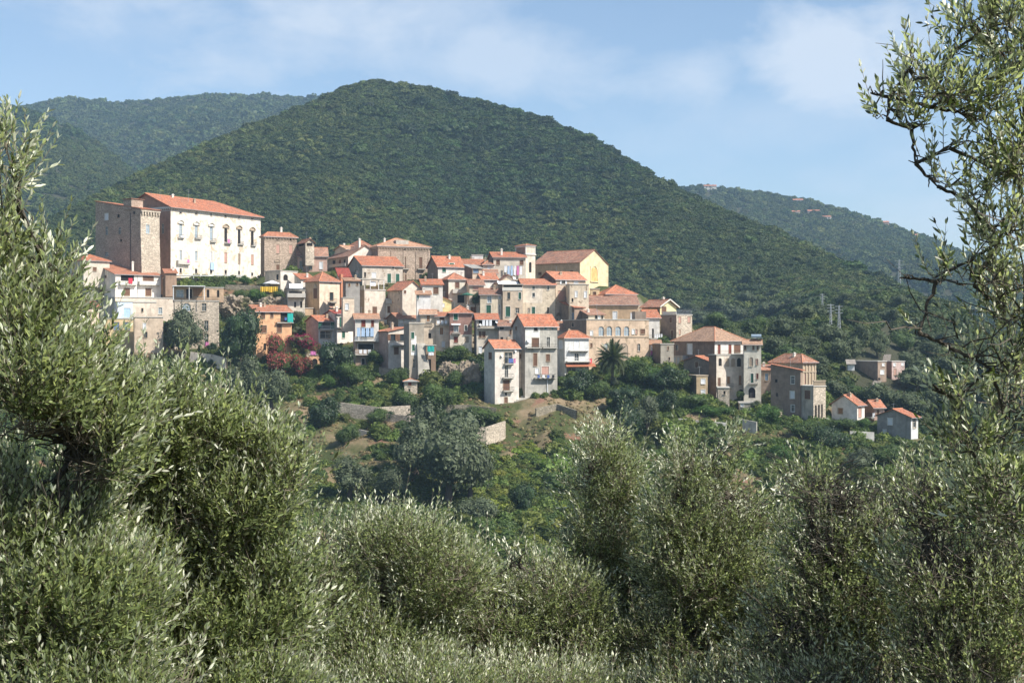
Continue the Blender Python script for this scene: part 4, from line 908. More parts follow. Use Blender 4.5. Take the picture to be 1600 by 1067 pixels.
h = H('sh', 'stone_flats', 'tan stone house with green and white shutters right under the church wall', 280, 456, 766, 442, 700, 'gableR', 372, 'tan', 'dark', 'red', win=[(515, 452, 552, 496, 'kO'), (645, 458, 690, 498, 'k'), (656, 564, 682, 628, 'kW'), (752, 566, 780, 632, 'kW'), (482, 562, 556, 665, 'n')], Y=379, chim=[(560, 375, .3)])
mb = MB(); f = h['f1']; 
for y in (455, 492): _, v = hit(f, vx(600), vy(y)); fbox(mb, f, .2, v - .12, h['w1'] - .2, v + .12, 0.0, .12)
mb.build('string_course', W['dark'](), h['root'])
cloth('blue and purple bundle of washing in front of the tan stone house', h, 'f1', 540, 625, 585, 675, [BL], 1.0)
H('sh2', 'tan_annex', 'tan wall block with pink blind right of the stone house', 560, 600, 800, 498, 700, 'flat', None, 'tan', 'tan', Y=373, win=[(656, 565, 682, 630, 'kW'), (752, 567, 780, 634, 'kW'), (620, 640, 640, 680, 'p')])
H('ya', 'yellow_annex', 'small yellow church annex with one dark window', 812, 820, 912, 545, 640, 'flat', None, 'yellow', 'yellow', win=[(846, 574, 875, 610, 's')], Y=394, w2=5)
H('ha', 'hip_roofed_house', 'broad house with weathered red hip roof right of the church', 880, 985, 1288, 590, 680, 'hip', 508, 'cream', 'cream', 'red', Y=388, win=[(992, 592, 1178, 612, 'l')], over=.6)

view(860, 440)
h = H('up', 'ochre_palazzo', 'ochre upper house with old roof above the row of white arched windows', 340, 378, 916, 242, 420, 'gableR', 152, 'ochre', 'dark', 'old', Y=380, win=[(650, 312, 695, 392, 'kW'), (836, 326, 880, 392, 'kW'), (425, 178, 466, 205, 'k')])
h = H('sr', 'small_roof_house', 'small house with pinkish lean-to roof and three little windows left of the ochre house', 300, 395, 562, 345, 430, 'shedB', 292, 'cream', 'dark', 'old', Y=368, win=[(465, 348, 490, 392, 'd'), (500, 348, 520, 392, 'kW'), (530, 348, 548, 392, 'd')])
H('lr', 'dark_sided_house', 'house with red lean-to roof and deep shaded side wall below the church', 112, 250, 378, 268, 560, 'shedB', 218, 'brown', 'dark', 'red', Y=372, win=[(220, 322, 246, 406, 'b')])
h = H('arc', 'arcaded_palazzo', 'peach palazzo with four white arched windows in a row behind the palm tree', 128, 376, 1026, 398, 862, 'flat', None, 'peach', 'dark', phi=20,
  win=[(502, 466, 556, 568, 'wa'), (586, 466, 642, 565, 'wa'), (676, 466, 734, 565, 'wa'), (766, 466, 820, 566, 'wa'), (850, 496, 876, 546, 'k'), (888, 496, 905, 546, 'n'), (936, 494, 985, 546, 's'), (415, 512, 442, 560, 'k'), (416, 640, 438, 684, 's'), (906, 645, 936, 726, 'vA'), (708, 640, 808, 830, 'eA'), (560, 642, 598, 720, 'wa'), (222, 430, 246, 470, 'd')])
mb = MB(); f = h['f1']; _, v = hit(f, vx(660), vy(575)); fbox(mb, f, 0, v - .1, h['w1'], v + .12, 0, .15); mb.build('string_course', FRS, h['root'])
mb = MB(); mb.box(h['pt'](h['w1'] * .8, 1, .2), h['d1'] * 3.4, h['d2'] * 2, (0, 0, 2.2)); mb.build('roof_shed', W['dark'](), h['ro'])
h = H('bg', 'brown_gabled_house', 'brown house with white edged gable and yellow gable wall', 955, 1142, 1312, 258, 360, 'gableL', 196, 'paleyellow', 'redplaster', 'old', Y=386, win=[(1160, 262, 1206, 335, 's')], over=.7, chim=[(1080, 172, .3)])
mb = MB(); a, b, c = h['pt'](-.7, -.72, -.7 * h['rise'] / (h['w1'] / 2)), h['pt'](h['w1'] / 2, -.72, h['rise']), h['pt'](h['w1'] + .7, -.72, -.7 * h['rise'] / (h['w1'] / 2))
for p, q in ((a, b), (b, c)): mb.box(p, q - p, (0, 0, .4), h['d2'] * -.12)
mb.build('bargeboard', FRW, h['ro'])
h = H('tb', 'terrace_house', 'brown and stone box house with glass railed roof terrace right of centre', 1146, 1312, 1476, 348, 625, 'flat', None, 'stone', 'brown', win=[(1240, 372, 1266, 426, 's'), (1256, 506, 1280, 588, 's'), (1336, 366, 1360, 430, 'n'), (1430, 366, 1456, 426, 'n'), (1340, 500, 1355, 548, 'n')], Y=368)
railing(h, 'f1', 1312, 1470, 342, 'm', .05, 1.2, GREYM); railing(h, 'f2', 1170, 1310, 342, 'c', .05, .8, FRW)
h = H('rw', 'white_laundry_house', 'narrow cream house with red roof and washing between palazzo and terrace house', 918, 1000, 1138, 372, 620, 'gableR', 300, 'oldwhite', 'oldwhite', 'red', Y=369, win=[(1058, 490, 1078, 590, 'l')], bal=[(1030, 1150, 592, 'n', 1.2)])
for i in range(4): cloth('white garment on the washing line of the narrow cream house, %s' % ORD[i], h, 'f1', 1070 + i * 22, 545, 1088 + i * 22, 585 + i % 2 * 12, WH, 1.2, group='white washing at the narrow cream house')
h = H('rw2', 'open_shed', 'small open shed with white post right of the peach palazzo', 1028, 1035, 1150, 655, 800, 'shedB', 640, 'oldwhite', 'dark', 'pale', Y=357, win=[(1050, 665, 1140, 780, 'l')])
cloth('white shirt hanging in the open shed by the palazzo', h, 'f1', 1042, 668, 1078, 720, WH, .4); cloth('pink cloth hanging low in the open shed', h, 'f1', 1042, 720, 1066, 765, PK, .5); cloth('blue cloth hanging low in the open shed', h, 'f1', 1092, 715, 1118, 765, PB, .5)
h = H('rh', 'hip_roofed_house', 'white house with bright red hip roof and red awning left of the palm', 76, 150, 400, 580, 985, 'hip', 498, 'white', 'oldwhite', 'red', win=[(246, 608, 300, 712, 'k'), (252, 748, 296, 826, 'vW'), (172, 896, 270, 946, 'v'), (385, 896, 425, 940, 'v'), (85, 610, 128, 700, 'k')], bal=[(190, 385, 718, 'm', 1.0, WHITEP), (160, 400, 830, 'm', 1.2, WHITEP)], phi=23)
awning(h, 'f1', 148, 455, 852, 884, RF['red'](), 1.3, 'awning_roof'); cloth('red cloth over the balcony end of the red hip roofed house', h, 'f1', 396, 800, 424, 848, RD, .6)

view(680, 470)
h = H('rg', 'red_roofed_house', 'tall house half white half grey with red roof and teal shutters', 806, 936, 1272, 262, 1010, 'gableR', 148, 'concrete', 'grey', 'red',
  win=[(1030, 274, 1068, 312, 'p'), (1008, 388, 1080, 478, 's'), (1160, 258, 1208, 294, 'tO'), (1160, 376, 1196, 478, 'vW'), (1022, 546, 1062, 678, 's'), (1155, 556, 1194, 630, 's'), (1108, 682, 1184, 768, 'nW'), (1042, 700, 1078, 760, 'k'), (834, 255, 852, 305, 's')],
  bal=[(945, 1100, 486, 'm', .8), (1115, 1262, 486, 'm', .8), (1030, 1245, 800, 'm', 1.1)], chim=[])
f = h['f1']; mb = MB(); u0, _ = hit(f, vx(940), vy(300)); u1, v = hit(f, vx(1092), vy(480))
def facing(mb, f, a, b, v0, v1, holes, t=.04):
    us = sorted(set([a, b] + [q for hh in holes for q in (hh[0], hh[2]) if a < q < b])); vs2 = sorted(set([v0, v1] + [q for hh in holes for q in (hh[1], hh[3]) if v0 < q < v1]))
    for i in range(len(us) - 1):
        for j in range(len(vs2) - 1):
            uc, vc = (us[i] + us[i + 1]) / 2, (vs2[j] + vs2[j + 1]) / 2
            if not any(hh[0] < uc < hh[2] and hh[1] < vc < hh[3] for hh in holes): fbox(mb, f, us[i], vs2[j], us[i + 1], vs2[j + 1], 0, t)
def hole(f, x0, y0, x1, y1): a, c = hit(f, vx(x0), vy(y1)); b, d = hit(f, vx(x1), vy(y0)); return (a - .14, c - .14, b + .14, d + .14)
facing(mb, f, 0.02, u1, v, h['Hh'] - .1, [hole(f, 1030, 274, 1068, 312), hole(f, 1008, 388, 1080, 478)])
mb.build('white_facing', W['white'](), h['root']); satdish(h, 'f1', 968, 415, .5)
mb = MB(); u, v = hit(f, vx(1165), vy(800)); fbox(mb, f, u, v - 4.0, u + .16, v, 0.05, .2); fbox(mb, f, u, v - 4.2, u + 3.2, v - 4.0, 0.05, .2); mb.build('drainpipe', WHITEP, h['root'])
for i in range(4): cloth('dark cloth on the lowest balcony of the half white house, %s' % ORD[i], h, 'f1', 1045 + i * 50, 770, 1075 + i * 50, 800, [BL, CL('black', (.03, .03, .035))][i % 2] if i != 1 else WH, 1.25, group='cloths on the lowest grey balcony')
h = H('wt', 'white_tower_house', 'tall narrow white house with stacked balconies at the front of the town', 510, 622, 872, 492, 1075, 'gableR', 414, 'white', 'white', 'red', phi=28,
  win=[(722, 536, 802, 652, 'v'), (724, 672, 760, 796, 'vW'), (708, 826, 774, 930, 's'), (720, 1005, 754, 1062, 's'), (727, 955, 748, 985, 'p'), (556, 538, 590, 606, 's')],
  bal=[(715, 805, 655, 'm', .9), (700, 805, 798, 'm', 1.0), (700, 805, 936, 'm', 1.0)], chim=[(603, 415, .5)])
satdish(h, 'f1', 690, 570, .35); satdish(h, 'f1', 830, 520, .35)
cloth('blue clothes on the top balcony of the white tower house', h, 'f1', 742, 600, 798, 645, [BL], 1.05); cloth('pink cloth beside the blue ones on the white tower house', h, 'f1', 808, 600, 830, 648, PK, .5)
h = H('lb', 'balcony_house', 'cream house with white sheets drying under a small red roof', 405, 432, 656, 192, 580, 'gableR', 140, 'cream', 'oldwhite', 'red', win=[(455, 205, 640, 262, 'l'), (456, 318, 482, 382, 's'), (490, 318, 524, 384, 's'), (454, 475, 490, 546, 'kW')], bal=[(432, 648, 282, 'm', 1.1)])
for i in range(3): cloth('white sheet drying under the small red roof, %s of three' % ORD[i], h, 'f1', 484 + i * 36, 200, 516 + i * 36, 262, WH, 1.2, group='sheets under the small red roof')
satdish(h, 'f1', 638, 218, .4); satdish(h, 'f1', 470, 250, .4)
h = H('pk', 'pink_brick_house', 'pink brick house with small balcony and red hip roof', 136, 152, 382, 122, 560, 'hip', 55, 'pink', 'pink', 'red',
  win=[(192, 134, 236, 200, 'gW'), (196, 256, 242, 326, 'wW'), (306, 256, 332, 308, 'dW'), (196, 374, 236, 434, 'r'), (310, 374, 345, 430, 'e'), (312, 500, 340, 545, 'l')], bal=[(175, 262, 336, 'm', .9)])
awning(h, 'f1', 168, 262, 240, 252, WHITEP, .9); f = h['f1']; mb = MB(); _, v = hit(f, vx(240), vy(352)); facing(mb, f, .02, h['w1'] - .02, 0, v, [hole(f, 196, 374, 236, 434), hole(f, 310, 374, 345, 430), hole(f, 312, 500, 340, 545)])
mb.build('cream_facing', W['cream'](), h['root'])
h = H('cs', 'cream_strip_house', 'narrow cream house with washing on its top balcony left of the pink house', -2, 8, 146, 162, 520, 'gableR', 125, 'cream', 'cream', 'red', win=[(48, 168, 92, 200, 's'), (48, 280, 84, 352, 'oW'), (70, 424, 100, 480, 'kW')], bal=[(5, 146, 250, 'm', 1.0)])
for i in range(3): cloth('white washing on the top balcony of the narrow cream house, %s' % ORD[i], h, 'f1', 15 + i * 40, 205, 48 + i * 40, 240, WH, 1.1, group='washing on the narrow cream balcony')
H('sg', 'small_grey_house', 'small grey house in the dark lane left of the half white house', 655, 662, 812, 262, 560, 'gableR', 212, 'grey', 'grey', 'old', Y=352, win=[(672, 262, 714, 298, 'l'), (680, 378, 708, 412, 'l'), (775, 300, 795, 350, 's')])
H('tn', 'tan_roof_house', 'house with a faded tan roof behind the half white house', 1225, 1268, 1372, 300, 480, 'gableR', 222, 'tan', 'grey', 'pale', Y=362)
H('sb', 'small_block', 'small stained house squeezed between white tower and grey house', 868, 874, 940, 540, 900, 'flat', None, 'oldwhite', 'concrete', win=[(880, 556, 930, 602, 's')], Y=330)
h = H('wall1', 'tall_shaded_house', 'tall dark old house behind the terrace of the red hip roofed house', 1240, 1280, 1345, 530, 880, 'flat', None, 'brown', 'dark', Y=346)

view(480, 450)
H('wdA', 'white_glazed_house', 'white house with two green glazed verandas and a pink side wall', -12, 118, 292, 345, 610, 'gableR', 292, 'white', 'rose', 'red', win=[(156, 352, 242, 428, 'gO'), (136, 450, 250, 526, 'v'), (257, 328, 274, 382, 'v')], bal=[(125, 268, 432, 'm', .8, WHITEP)])
h = H('wdB', 'white_balcony_house', 'white house with green shuttered doors and dark red roof right of the glazed verandas', 188, 294, 478, 268, 570, 'gableR', 238, 'white', 'oldwhite', 'dkred', win=[(356, 305, 396, 404, 'gO'), (362, 448, 394, 520, 'g')], bal=[(308, 442, 412, 'm', 1.0)])
mb = MB(); f = h['f1']; u, v = hit(f, vx(296), vy(270)); fbox(mb, f, .1, v - 8, .2, v, 0, .1); mb.build('drainpipe', IRON, h['root'])
h = H('ll', 'sheet_drying_house', 'white house with pale blue sheets over its balcony in the lower town', 480, 500, 745, 322, 810, 'gableR', 275, 'oldwhite', 'rose', 'pale', win=[(565, 322, 606, 402, 'r'), (668, 324, 694, 402, 'r'), (560, 420, 690, 520, 'v'), (530, 580, 690, 640, 'l'), (565, 735, 600, 795, 'l')], bal=[(488, 722, 548, 'm', 1.3, WHITEP), (495, 730, 692, 'm', 1.3, WHITEP)])
f = h['f1']; mb = MB(); _, v = hit(f, vx(600), vy(560)); facing(mb, f, .02, h['w1'] - .02, 0, v, [hole(f, 530, 580, 690, 640), hole(f, 565, 735, 600, 795)]); mb.build('brown_facing', W['brown'](), h['root'])
for i in range(4): cloth('pale blue sheet over the balcony of the white drying house, %s of four' % ORD[i], h, 'f1', 512 + i * 46, 415, 554 + i * 46, 505, PB, 1.4, group='pale blue sheets over the balcony')
for i in range(3): cloth('white cloth on the lower balcony of the drying house, %s' % ORD[i], h, 'f1', 535 + i * 46, 640, 570 + i * 46, 682, WH, 1.45, group='white cloths on the lower balcony')
h = H('wgb', 'white_gabled_house', 'pale pinkish white house with brown shutters and sloping roof line', 716, 846, 1032, 452, 860, 'shedR', 412, 'white', 'rose', 'red', win=[(868, 482, 934, 544, 'sO'), (948, 482, 1014, 552, 'sO'), (905, 616, 954, 690, 's')], bal=[(868, 1022, 592, 'm', 1.0, WHITEP)], chim=[(925, 370, .3)])
h = H('gt', 'grey_tower_house', 'tall stained grey tower house with green windows and a concrete buttress', 1006, 1062, 1216, 372, 1000, 'flat', None, 'concrete', 'grey', win=[(1082, 460, 1115, 526, 'gW'), (1092, 590, 1120, 656, 'gW'), (1100, 738, 1130, 834, 'v')], parapet=.2)
f = h['f1']; mb = MB(); u0, _ = hit(f, vx(1142), vy(600)); u1, v1 = hit(f, vx(1225), vy(575)); a = lambda u, v, o: f.C + f.d * u + Vector((0, 0, v)) + f.n * o
b0 = [a(u0, 0, .02), a(u1 + 2.2, 0, .02), a(u1 + 2.2, 0, 3.2), a(u0, 0, 3.2)]; t0 = [a(u0, v1, .02), a(u1, v1, .02), a(u1, v1, .5), a(u0, v1, .5)]
mb.poly(b0); mb.poly(t0)
for i in range(4): j = (i + 1) % 4; mb.poly([b0[i], b0[j], t0[j], t0[i]])
mb.build('buttress', W['concrete'](), h['root']); fa = MB(); facing(fa, f, .5, u0 - .1, hit(f, vx(1100), vy(700))[1], h['Hh'] - 3.2, [hole(f, 1082, 460, 1115, 526), hole(f, 1092, 590, 1120, 656)]); fa.build('white_facing', W['white'](), h['root'])
h = H('cg2', 'cream_gabled_house', 'cream house with brown shutter and low roof above the grey tower house', 1172, 1182, 1342, 275, 655, 'gableR', 232, 'cream', 'oldwhite', 'pale', win=[(1243, 280, 1278, 350, 'oW'), (1262, 470, 1290, 520, 'l')])
railing(h, 'f1', 1215, 1300, 408, 'm', .1, 1.0)
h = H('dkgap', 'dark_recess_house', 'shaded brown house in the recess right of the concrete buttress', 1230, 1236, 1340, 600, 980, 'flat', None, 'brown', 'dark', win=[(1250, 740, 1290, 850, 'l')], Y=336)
cloth('turquoise awning cloth over a small balcony right of the concrete buttress', h, 'f1', 1245, 605, 1328, 662, TQ, 1.2); cloth('white cloths under the turquoise awning', h, 'f1', 1258, 662, 1320, 700, WH, 1.1)
h = H('st', 'stone_hut', 'little square stone hut with grey slab roof in the gardens', 1000, 1012, 1146, 972, 1110, 'hip', 950, 'stone', 'stone', 'grey', win=[(1052, 975, 1086, 1016, 'r'), (1055, 1050, 1075, 1075, 'p')], cat='hut')

view(1000, 480)
h = H('wa', 'arcaded_house', 'broad house with shaded grey side, white front and pale red hip roofs right of centre', 350, 778, 1108, 345, 660, 'hip', 212, 'white', 'dark', 'pale', phi=36, over=.7, Y=346,
  win=[(812, 390, 836, 486, 'r'), (924, 390, 950, 482, 'r'), (492, 380, 545, 490, 'k'), (370, 390, 400, 450, 'd'), (980, 392, 1045, 470, 's')])
f = h['f2']; mb = MB(); u0, v0 = hit(f, vx(500), vy(620)); u1, v1 = hit(f, vx(350), vy(500)); fbox(mb, f, min(u0, u1), v0, max(u0, u1), v1, 0.02, 2.0); mb.build('veranda', W['grey'](), h['root'])
m2 = MB()
for x in (385, 430, 465): u, _ = hit(f, vx(x), vy(560)); fbox(m2, f, u, v0 + .5, u + .9, v1 - .5, 2.0, 2.06)
m2.build('veranda_glazing', GLASSB, h['root'])
h = H('wb', 'white_loggia_wing', 'white wing with a row of arched loggia openings over ground floor arches', 716, 796, 1126, 500, 950, 'flat', None, 'oldwhite', 'dark', win=[(818, 530, 852, 612, 'lA'), (886, 530, 930, 618, 'eA'), (948, 530, 992, 618, 'eA'), (1010, 526, 1056, 618, 'lA'), (1074, 526, 1114, 616, 'eA'), (812, 736, 838, 822, 's'), (908, 724, 936, 794, 'o'), (1030, 714, 1056, 806, 'o'), (1012, 856, 1090, 945, 'lA')], bal=[(800, 955, 832, 'm', .9)], Y=331, phi=26)
railing(h, 'f1', 800, 1085, 492, 'm', .05, 1.0)
h = H('wc', 'white_right_bay', 'tall weathered white bay with arched door and narrow windows at the right of the arcades', 1074, 1082, 1262, 390, 952, 'gableR', 345, 'oldwhite', 'oldwhite', 'pale', Y=330,
  win=[(1086, 400, 1104, 446, 's'), (1172, 400, 1190, 444, 's'), (1218, 402, 1234, 446, 's'), (1138, 522, 1178, 614, 'eA'), (1208, 540, 1228, 600, 'n'), (1154, 690, 1182, 786, 'gW'), (1130, 836, 1202, 946, 'lA'), (1214, 690, 1232, 745, 'r')], bal=[(1135, 1230, 790, 'm', .9)])
mb = MB(); mb.box(h['pt'](2, 2, 1.6), h['d1'] * 3, h['d2'] * 2, (0, 0, .1)); mb.tube(h['pt'](2, 4.2, 2.3), h['pt'](4.6, 4.2, 2.3), .4, .4, 10); mb.build('solar_panel', GLASSB, h['ro'])
H('lt2', 'lean_to_house', 'shaded lean-to with bright red roof in front of the grey side wall', 495, 716, 792, 562, 680, 'gableR', 512, 'cream', 'dark', 'red', Y=339, win=[(575, 568, 606, 628, 's')], phi=48, w2=8)
H('oc', 'ochre_cottage', 'small ochre and white cottage with two white framed windows', 500, 588, 706, 716, 912, 'flat', None, 'ochre', 'dark', win=[(636, 746, 680, 796, 'kW'), (636, 860, 680, 900, 'kW')], top_mat=FRS)
H('tur', 'stone_turret', 'round looking rubble stone turret at the foot of the white arcades', 800, 812, 932, 842, 1030, 'flat', None, 'stone', 'stone', win=[(870, 870, 890, 906, 'p')], cat='turret')
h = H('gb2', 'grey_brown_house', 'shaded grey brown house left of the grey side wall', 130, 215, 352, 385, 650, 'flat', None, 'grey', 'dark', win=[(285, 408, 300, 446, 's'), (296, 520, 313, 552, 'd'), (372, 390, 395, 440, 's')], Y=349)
H('dg', 'dark_gap_house', 'dark old house between white arcades and the far brick villa', 1238, 1248, 1372, 655, 985, 'shedB', 602, 'dark', 'dark', 'old', win=[(1302, 690, 1336, 762, 'b'), (1308, 865, 1332, 890, 'p')], Y=334)
h = H('gr', 'garden_terrace_house', 'low dark blue grey wall block with small white terrace below the turret', 1025, 1035, 1200, 1000, 1140, 'flat', None, 'concrete', 'grey', win=[(1050, 1005, 1080, 1035, 'k')], Y=322)

view(1160, 520, 0.1875)
h = H('bv', 'brick_villa', 'orange brick villa with pilasters and old hip roof at the right end of the town', 238, 500, 612, 242, 560, 'hip', 150, 'ochre', 'brick', 'old', phi=35, win=[(516, 340, 530, 428, 'n'), (546, 340, 560, 428, 'n'), (578, 340, 590, 428, 'n')], over=.6, Y=328)
mb = MB(); f = h['f1']
for i in range(5): fbox(mb, f, (h['w1'] - .5) * i / 4, 2, (h['w1'] - .5) * i / 4 + .45, h['Hh'] - .5, 0, .16)
_, v = hit(f, vx(550), vy(325)); fbox(mb, f, 0, v - .1, h['w1'], v + .15, .16, .25); fbox(mb, f, 0, h['Hh'] - .5, h['w1'], h['Hh'] - .1, 0, .3); mb.build('pilaster', FRS, h['root'])
h = H('bv2', 'shaded_villa_wing', 'shaded plaster wing with lean-to roof in front of the brick villa', 237, 484, 504, 312, 700, 'shedB', 268, 'brown', 'brown', 'red', phi=48, w2=None, Y=316.5,
  win=[(270, 386, 292, 412, 'p'), (404, 360, 434, 426, 'vW'), (398, 486, 434, 546, 'kW'), (406, 600, 434, 656, 'vW'), (280, 500, 294, 530, 'p')])
h = H('bv3', 'balustraded_terrace', 'ruined terrace block with balustrade and tall arches right of the villa wing', 440, 592, 694, 448, 720, 'flat', None, 'stone', 'concrete', phi=30, win=[(604, 602, 620, 712, 'lA'), (630, 598, 645, 712, 'lA'), (656, 592, 670, 705, 'lA'), (518, 480, 565, 550, 's')], Y=313, cat='terrace')
f = h['f1']; mb = MB(); nb = 14
_, vb = hit(f, vx(592), vy(548))
for i in range(nb): mb.tube(f.C + f.d * (h['w1'] * (i + .5) / nb) + Vector((0, 0, h['Hh'] + .25)) + f.n * -.1, f.C + f.d * (h['w1'] * (i + .5) / nb) + Vector((0, 0, h['Hh'] + 1.3)) + f.n * -.1, .12, .09, 6)
fbox(mb, f, 0, h['Hh'] + 1.3, h['w1'], h['Hh'] + 1.5, -.3, .1); mb.build('balustrade', FRS, h['ro'])
h = H('wv', 'white_villa', 'shaded white house with red roof and wooden shutter low on the right', 744, 956, 1018, 600, 735, 'gableR', 520, 'white', 'white', 'red', phi=42, win=[(796, 628, 836, 672, 'o'), (968, 625, 990, 700, 'n')], Y=312)
h = H('wv2', 'balcony_cottage', 'cottage with red roof, chimneys and small balcony behind the shaded white house', 1015, 1100, 1182, 622, 720, 'gableR', 565, 'rose', 'redplaster', 'red', win=[(1120, 640, 1140, 680, 's')], Y=317, chim=[(1070, 560, .4)], bal=[(1060, 1100, 700, 'm', .8)])
cloth('white cloth on the balcony of the red roofed cottage', h, 'f1', 1072, 665, 1095, 700, WH, .9)
h = H('dgh', 'dark_gabled_house', 'dark grey gabled house with red roof, lowest on the right', 1124, 1405, 1464, 702, 880, 'gableR', 636, 'white', 'grey', 'red', phi=40, win=[(1210, 710, 1250, 766, 'kW'), (1172, 805, 1198, 845, 'k'), (1420, 715, 1445, 790, 'v')], Y=302, over=.6)
H('far1', 'flat_roofed_flats', 'brown and white flat roofed flats among trees beyond the right end of town', 900, 1128, 1200, 240, 418, 'flat', None, 'brown', 'dark', phi=28, Y=380, win=[(1165, 255, 1185, 275, 'kW'), (1150, 310, 1180, 345, 'k'), (1130, 375, 1150, 395, 'p'), (935, 300, 960, 340, 'p'), (1000, 345, 1020, 370, 'p')], cat='flats', ext=2)
H('far2', 'pink_flats', 'pink flat roofed block with white window behind the brown flats', 1180, 1245, 1352, 240, 362, 'flat', None, 'rose', 'redplaster', phi=25, Y=384, win=[(1258, 252, 1278, 276, 'kW'), (1325, 250, 1345, 272, 'kW'), (1262, 300, 1282, 350, 'n')], cat='flats')
H('far3', 'white_hut', 'small white shed on the roof edge left of the brown flats', 872, 880, 935, 262, 300, 'shedB', 248, 'white', 'white', 'grey', Y=378, cat='hut', ext=.5)
view(1080, 260, 0.253)
for (a, b, c, e, g, w, lab, Yd) in ((72, 80, 156, 122, 136, 'oldwhite', 'tiny white villa on the far ridge, leftmost', 1960), (622, 630, 692, 208, 222, 'oldwhite', 'tiny white house beside a pine on the far ridge', 1880), (708, 722, 796, 276, 296, 'rose', 'tiny pink villa below the far ridge line', 1800),
                           (810, 815, 865, 312, 326, 'white', 'tiny white box house right of the pink villa', 1790), (1118, 1130, 1222, 345, 360, 'rose', 'tiny red roofed farm on the far ridge', 1760), (1308, 1318, 1402, 425, 440, 'oldwhite', 'tiny pale house at the far right end of the ridge', 1700), (585, 590, 672, 280, 292, 'tan', 'tiny tan terrace wall house on the far ridge', 1820)):
    q = hill_pt(VR, 800, 15, vx((b + c) / 2), vy(g) + 1); Yd = float(q[1]) if q is not None else Yd
    H('r' + str(a), 'ridge_villa', lab, a, b, c, e, g, 'gableR', e - 6, w, w, 'red', Y=Yd, w2=12, phi=-4, win=[(b + 12, e + 3, b + 20, e + 10, 'p'), (b + 32, e + 3, b + 40, e + 10, 'p')])
PADS[:] = [p for p in PADS if p[0].y < 470 and not (p[0].x / p[0].y > .24 and p[0].y > 370)]

# ------------------------------------------------------------------ vegetation
finish_ground()
def rot_quads(c, nrm, size, asp, rng, fold=0.0):
    """leaf clump quads at centres c with normals nrm"""
    n = len(c); r = rng.normal(size=(n, 3)); a = np.cross(nrm, r); a /= np.linalg.norm(a, axis=1)[:, None] + 1e-9; b = np.cross(nrm, a)
    s = (size * rng.uniform(0.6, 1.3, n))[:, None]; a = a * s; b = b * s * asp
    V = np.stack([c - a, c - b * .9 , c + a, c + b], 1).reshape(-1, 3); q = np.arange(n * 4).reshape(n, 4); return V, q
def ico(sub):
    import bmesh
    bm = bmesh.new(); bmesh.ops.create_icosphere(bm, subdivisions=sub, radius=1.0); v = np.array([x.co[:] for x in bm.verts]); f = np.array([[w.index for w in x.verts] for x in bm.faces]); bm.free(); return v, f
ICO1, ICO2 = ico(1), ico(2)
def crown_mesh(name, mat, seed, n=900, leaf=0.085, lobes=9, flat_=0.85, spread=0.62, lob_r=(0.32, 0.52), up=0.35, ragged=0.10, mat2=None):
    """unit crown: irregular leafy lobes, gaps between; dark twiggy cores"""
    rng = np.random.default_rng(seed); L = []
    for i in range(lobes):
        d = rng.normal(size=3); d /= np.linalg.norm(d); d[2] = d[2] * 0.75 + 0.1
        L.append((d * spread * rng.uniform(.75, 1.1) * np.array([1, 1, flat_]), rng.uniform(*lob_r)))
    L.append((np.array([0, 0, 0.0]), 0.55))
    tot = sum(r * r for _, r in L); V = []; Q = []; T = []; off = 0; mi = []
    for c, r in L:
        k = int(n * r * r / tot); d = rng.normal(size=(k, 3)); d /= np.linalg.norm(d, axis=1)[:, None]
        rr = r * (1 + rng.normal(size=k) * ragged * 1.3)[:, None] * (1 + 0.18 * np.sin(d[:, :1] * 7 + seed) * np.cos(d[:, 1:2] * 6))
        p = c + d * rr * np.array([1, 1, flat_]); nn = d + rng.normal(size=(k, 3)) * 0.55 + np.array([0, 0, up]); nn /= np.linalg.norm(nn, axis=1)[:, None]
        v, q = rot_quads(p, nn, np.full(k, leaf), 0.62, rng); V.append(v); Q.append(q + off); off += len(v); mi.append(np.full(len(q), 1 if (mat2 and rng.random() < .8) else 0))
    qn = sum(len(q) for q in Q)
    for c, r in L:
        v, f = ICO1; v = c + v * r * 0.80 * (1 + 0.12 * rng.normal(size=(len(v), 1))) * np.array([1, 1, flat_]); V.append(v); T.append(f + off); off += len(v)
    V = np.concatenate(V); Q = np.concatenate(Q); T = np.concatenate(T)
    me_o = np_mesh(name, V, [Q, T], [mat] + ([mat2] if mat2 else []), mat_idx=np.concatenate(mi + [np.zeros(len(T), int)]))
    me = me_o.data; bpy.data.objects.remove(me_o); return me
OLV = leafmat('olive_crown_leaves', (0.085, 0.105, 0.055), None, 0.15, 0.6, 0.3, 0.45)
OLVF = leafmat('distant_olive_leaves', (0.080, 0.100, 0.050), None, 0.15, 0.7, 0.2, 0.45)
DKG = leafmat('dark_evergreen_leaves', (0.030, 0.055, 0.018), None, 0.15, 0.5, 0.4, 0.45)
BRG = leafmat('bright_green_leaves', (0.065, 0.125, 0.025), None, 0.3, 0.5, 0.3, 0.4)
MIDG = leafmat('mid_green_leaves', (0.068, 0.105, 0.028), None, 0.25, 0.5, 0.3, 0.4)
BOU = leafmat('bougainvillea_flowers', (0.30, 0.025, 0.09), None, 0.3, 0.6, 0.2, 0.4)
RUST = leafmat('rusty_flowers', (0.26, 0.07, 0.06), None, 0.3, 0.6, 0.2, 0.5)
BARK = flat('grey_bark', (0.10, 0.08, 0.06), 0.95, 0.1)
CM = {}
for k, m, s in (('olive', OLV, 1), ('dark', DKG, 20), ('bright', BRG, 30), ('mid', MIDG, 40), ('folive', OLVF, 50)):
    CM[k] = [crown_mesh(k + '_crown', m, s + i, n=4200 if k != 'folive' else 1600, leaf=0.048 if k != 'folive' else .065, lobes=8 + i * 2) for i in range(3)]
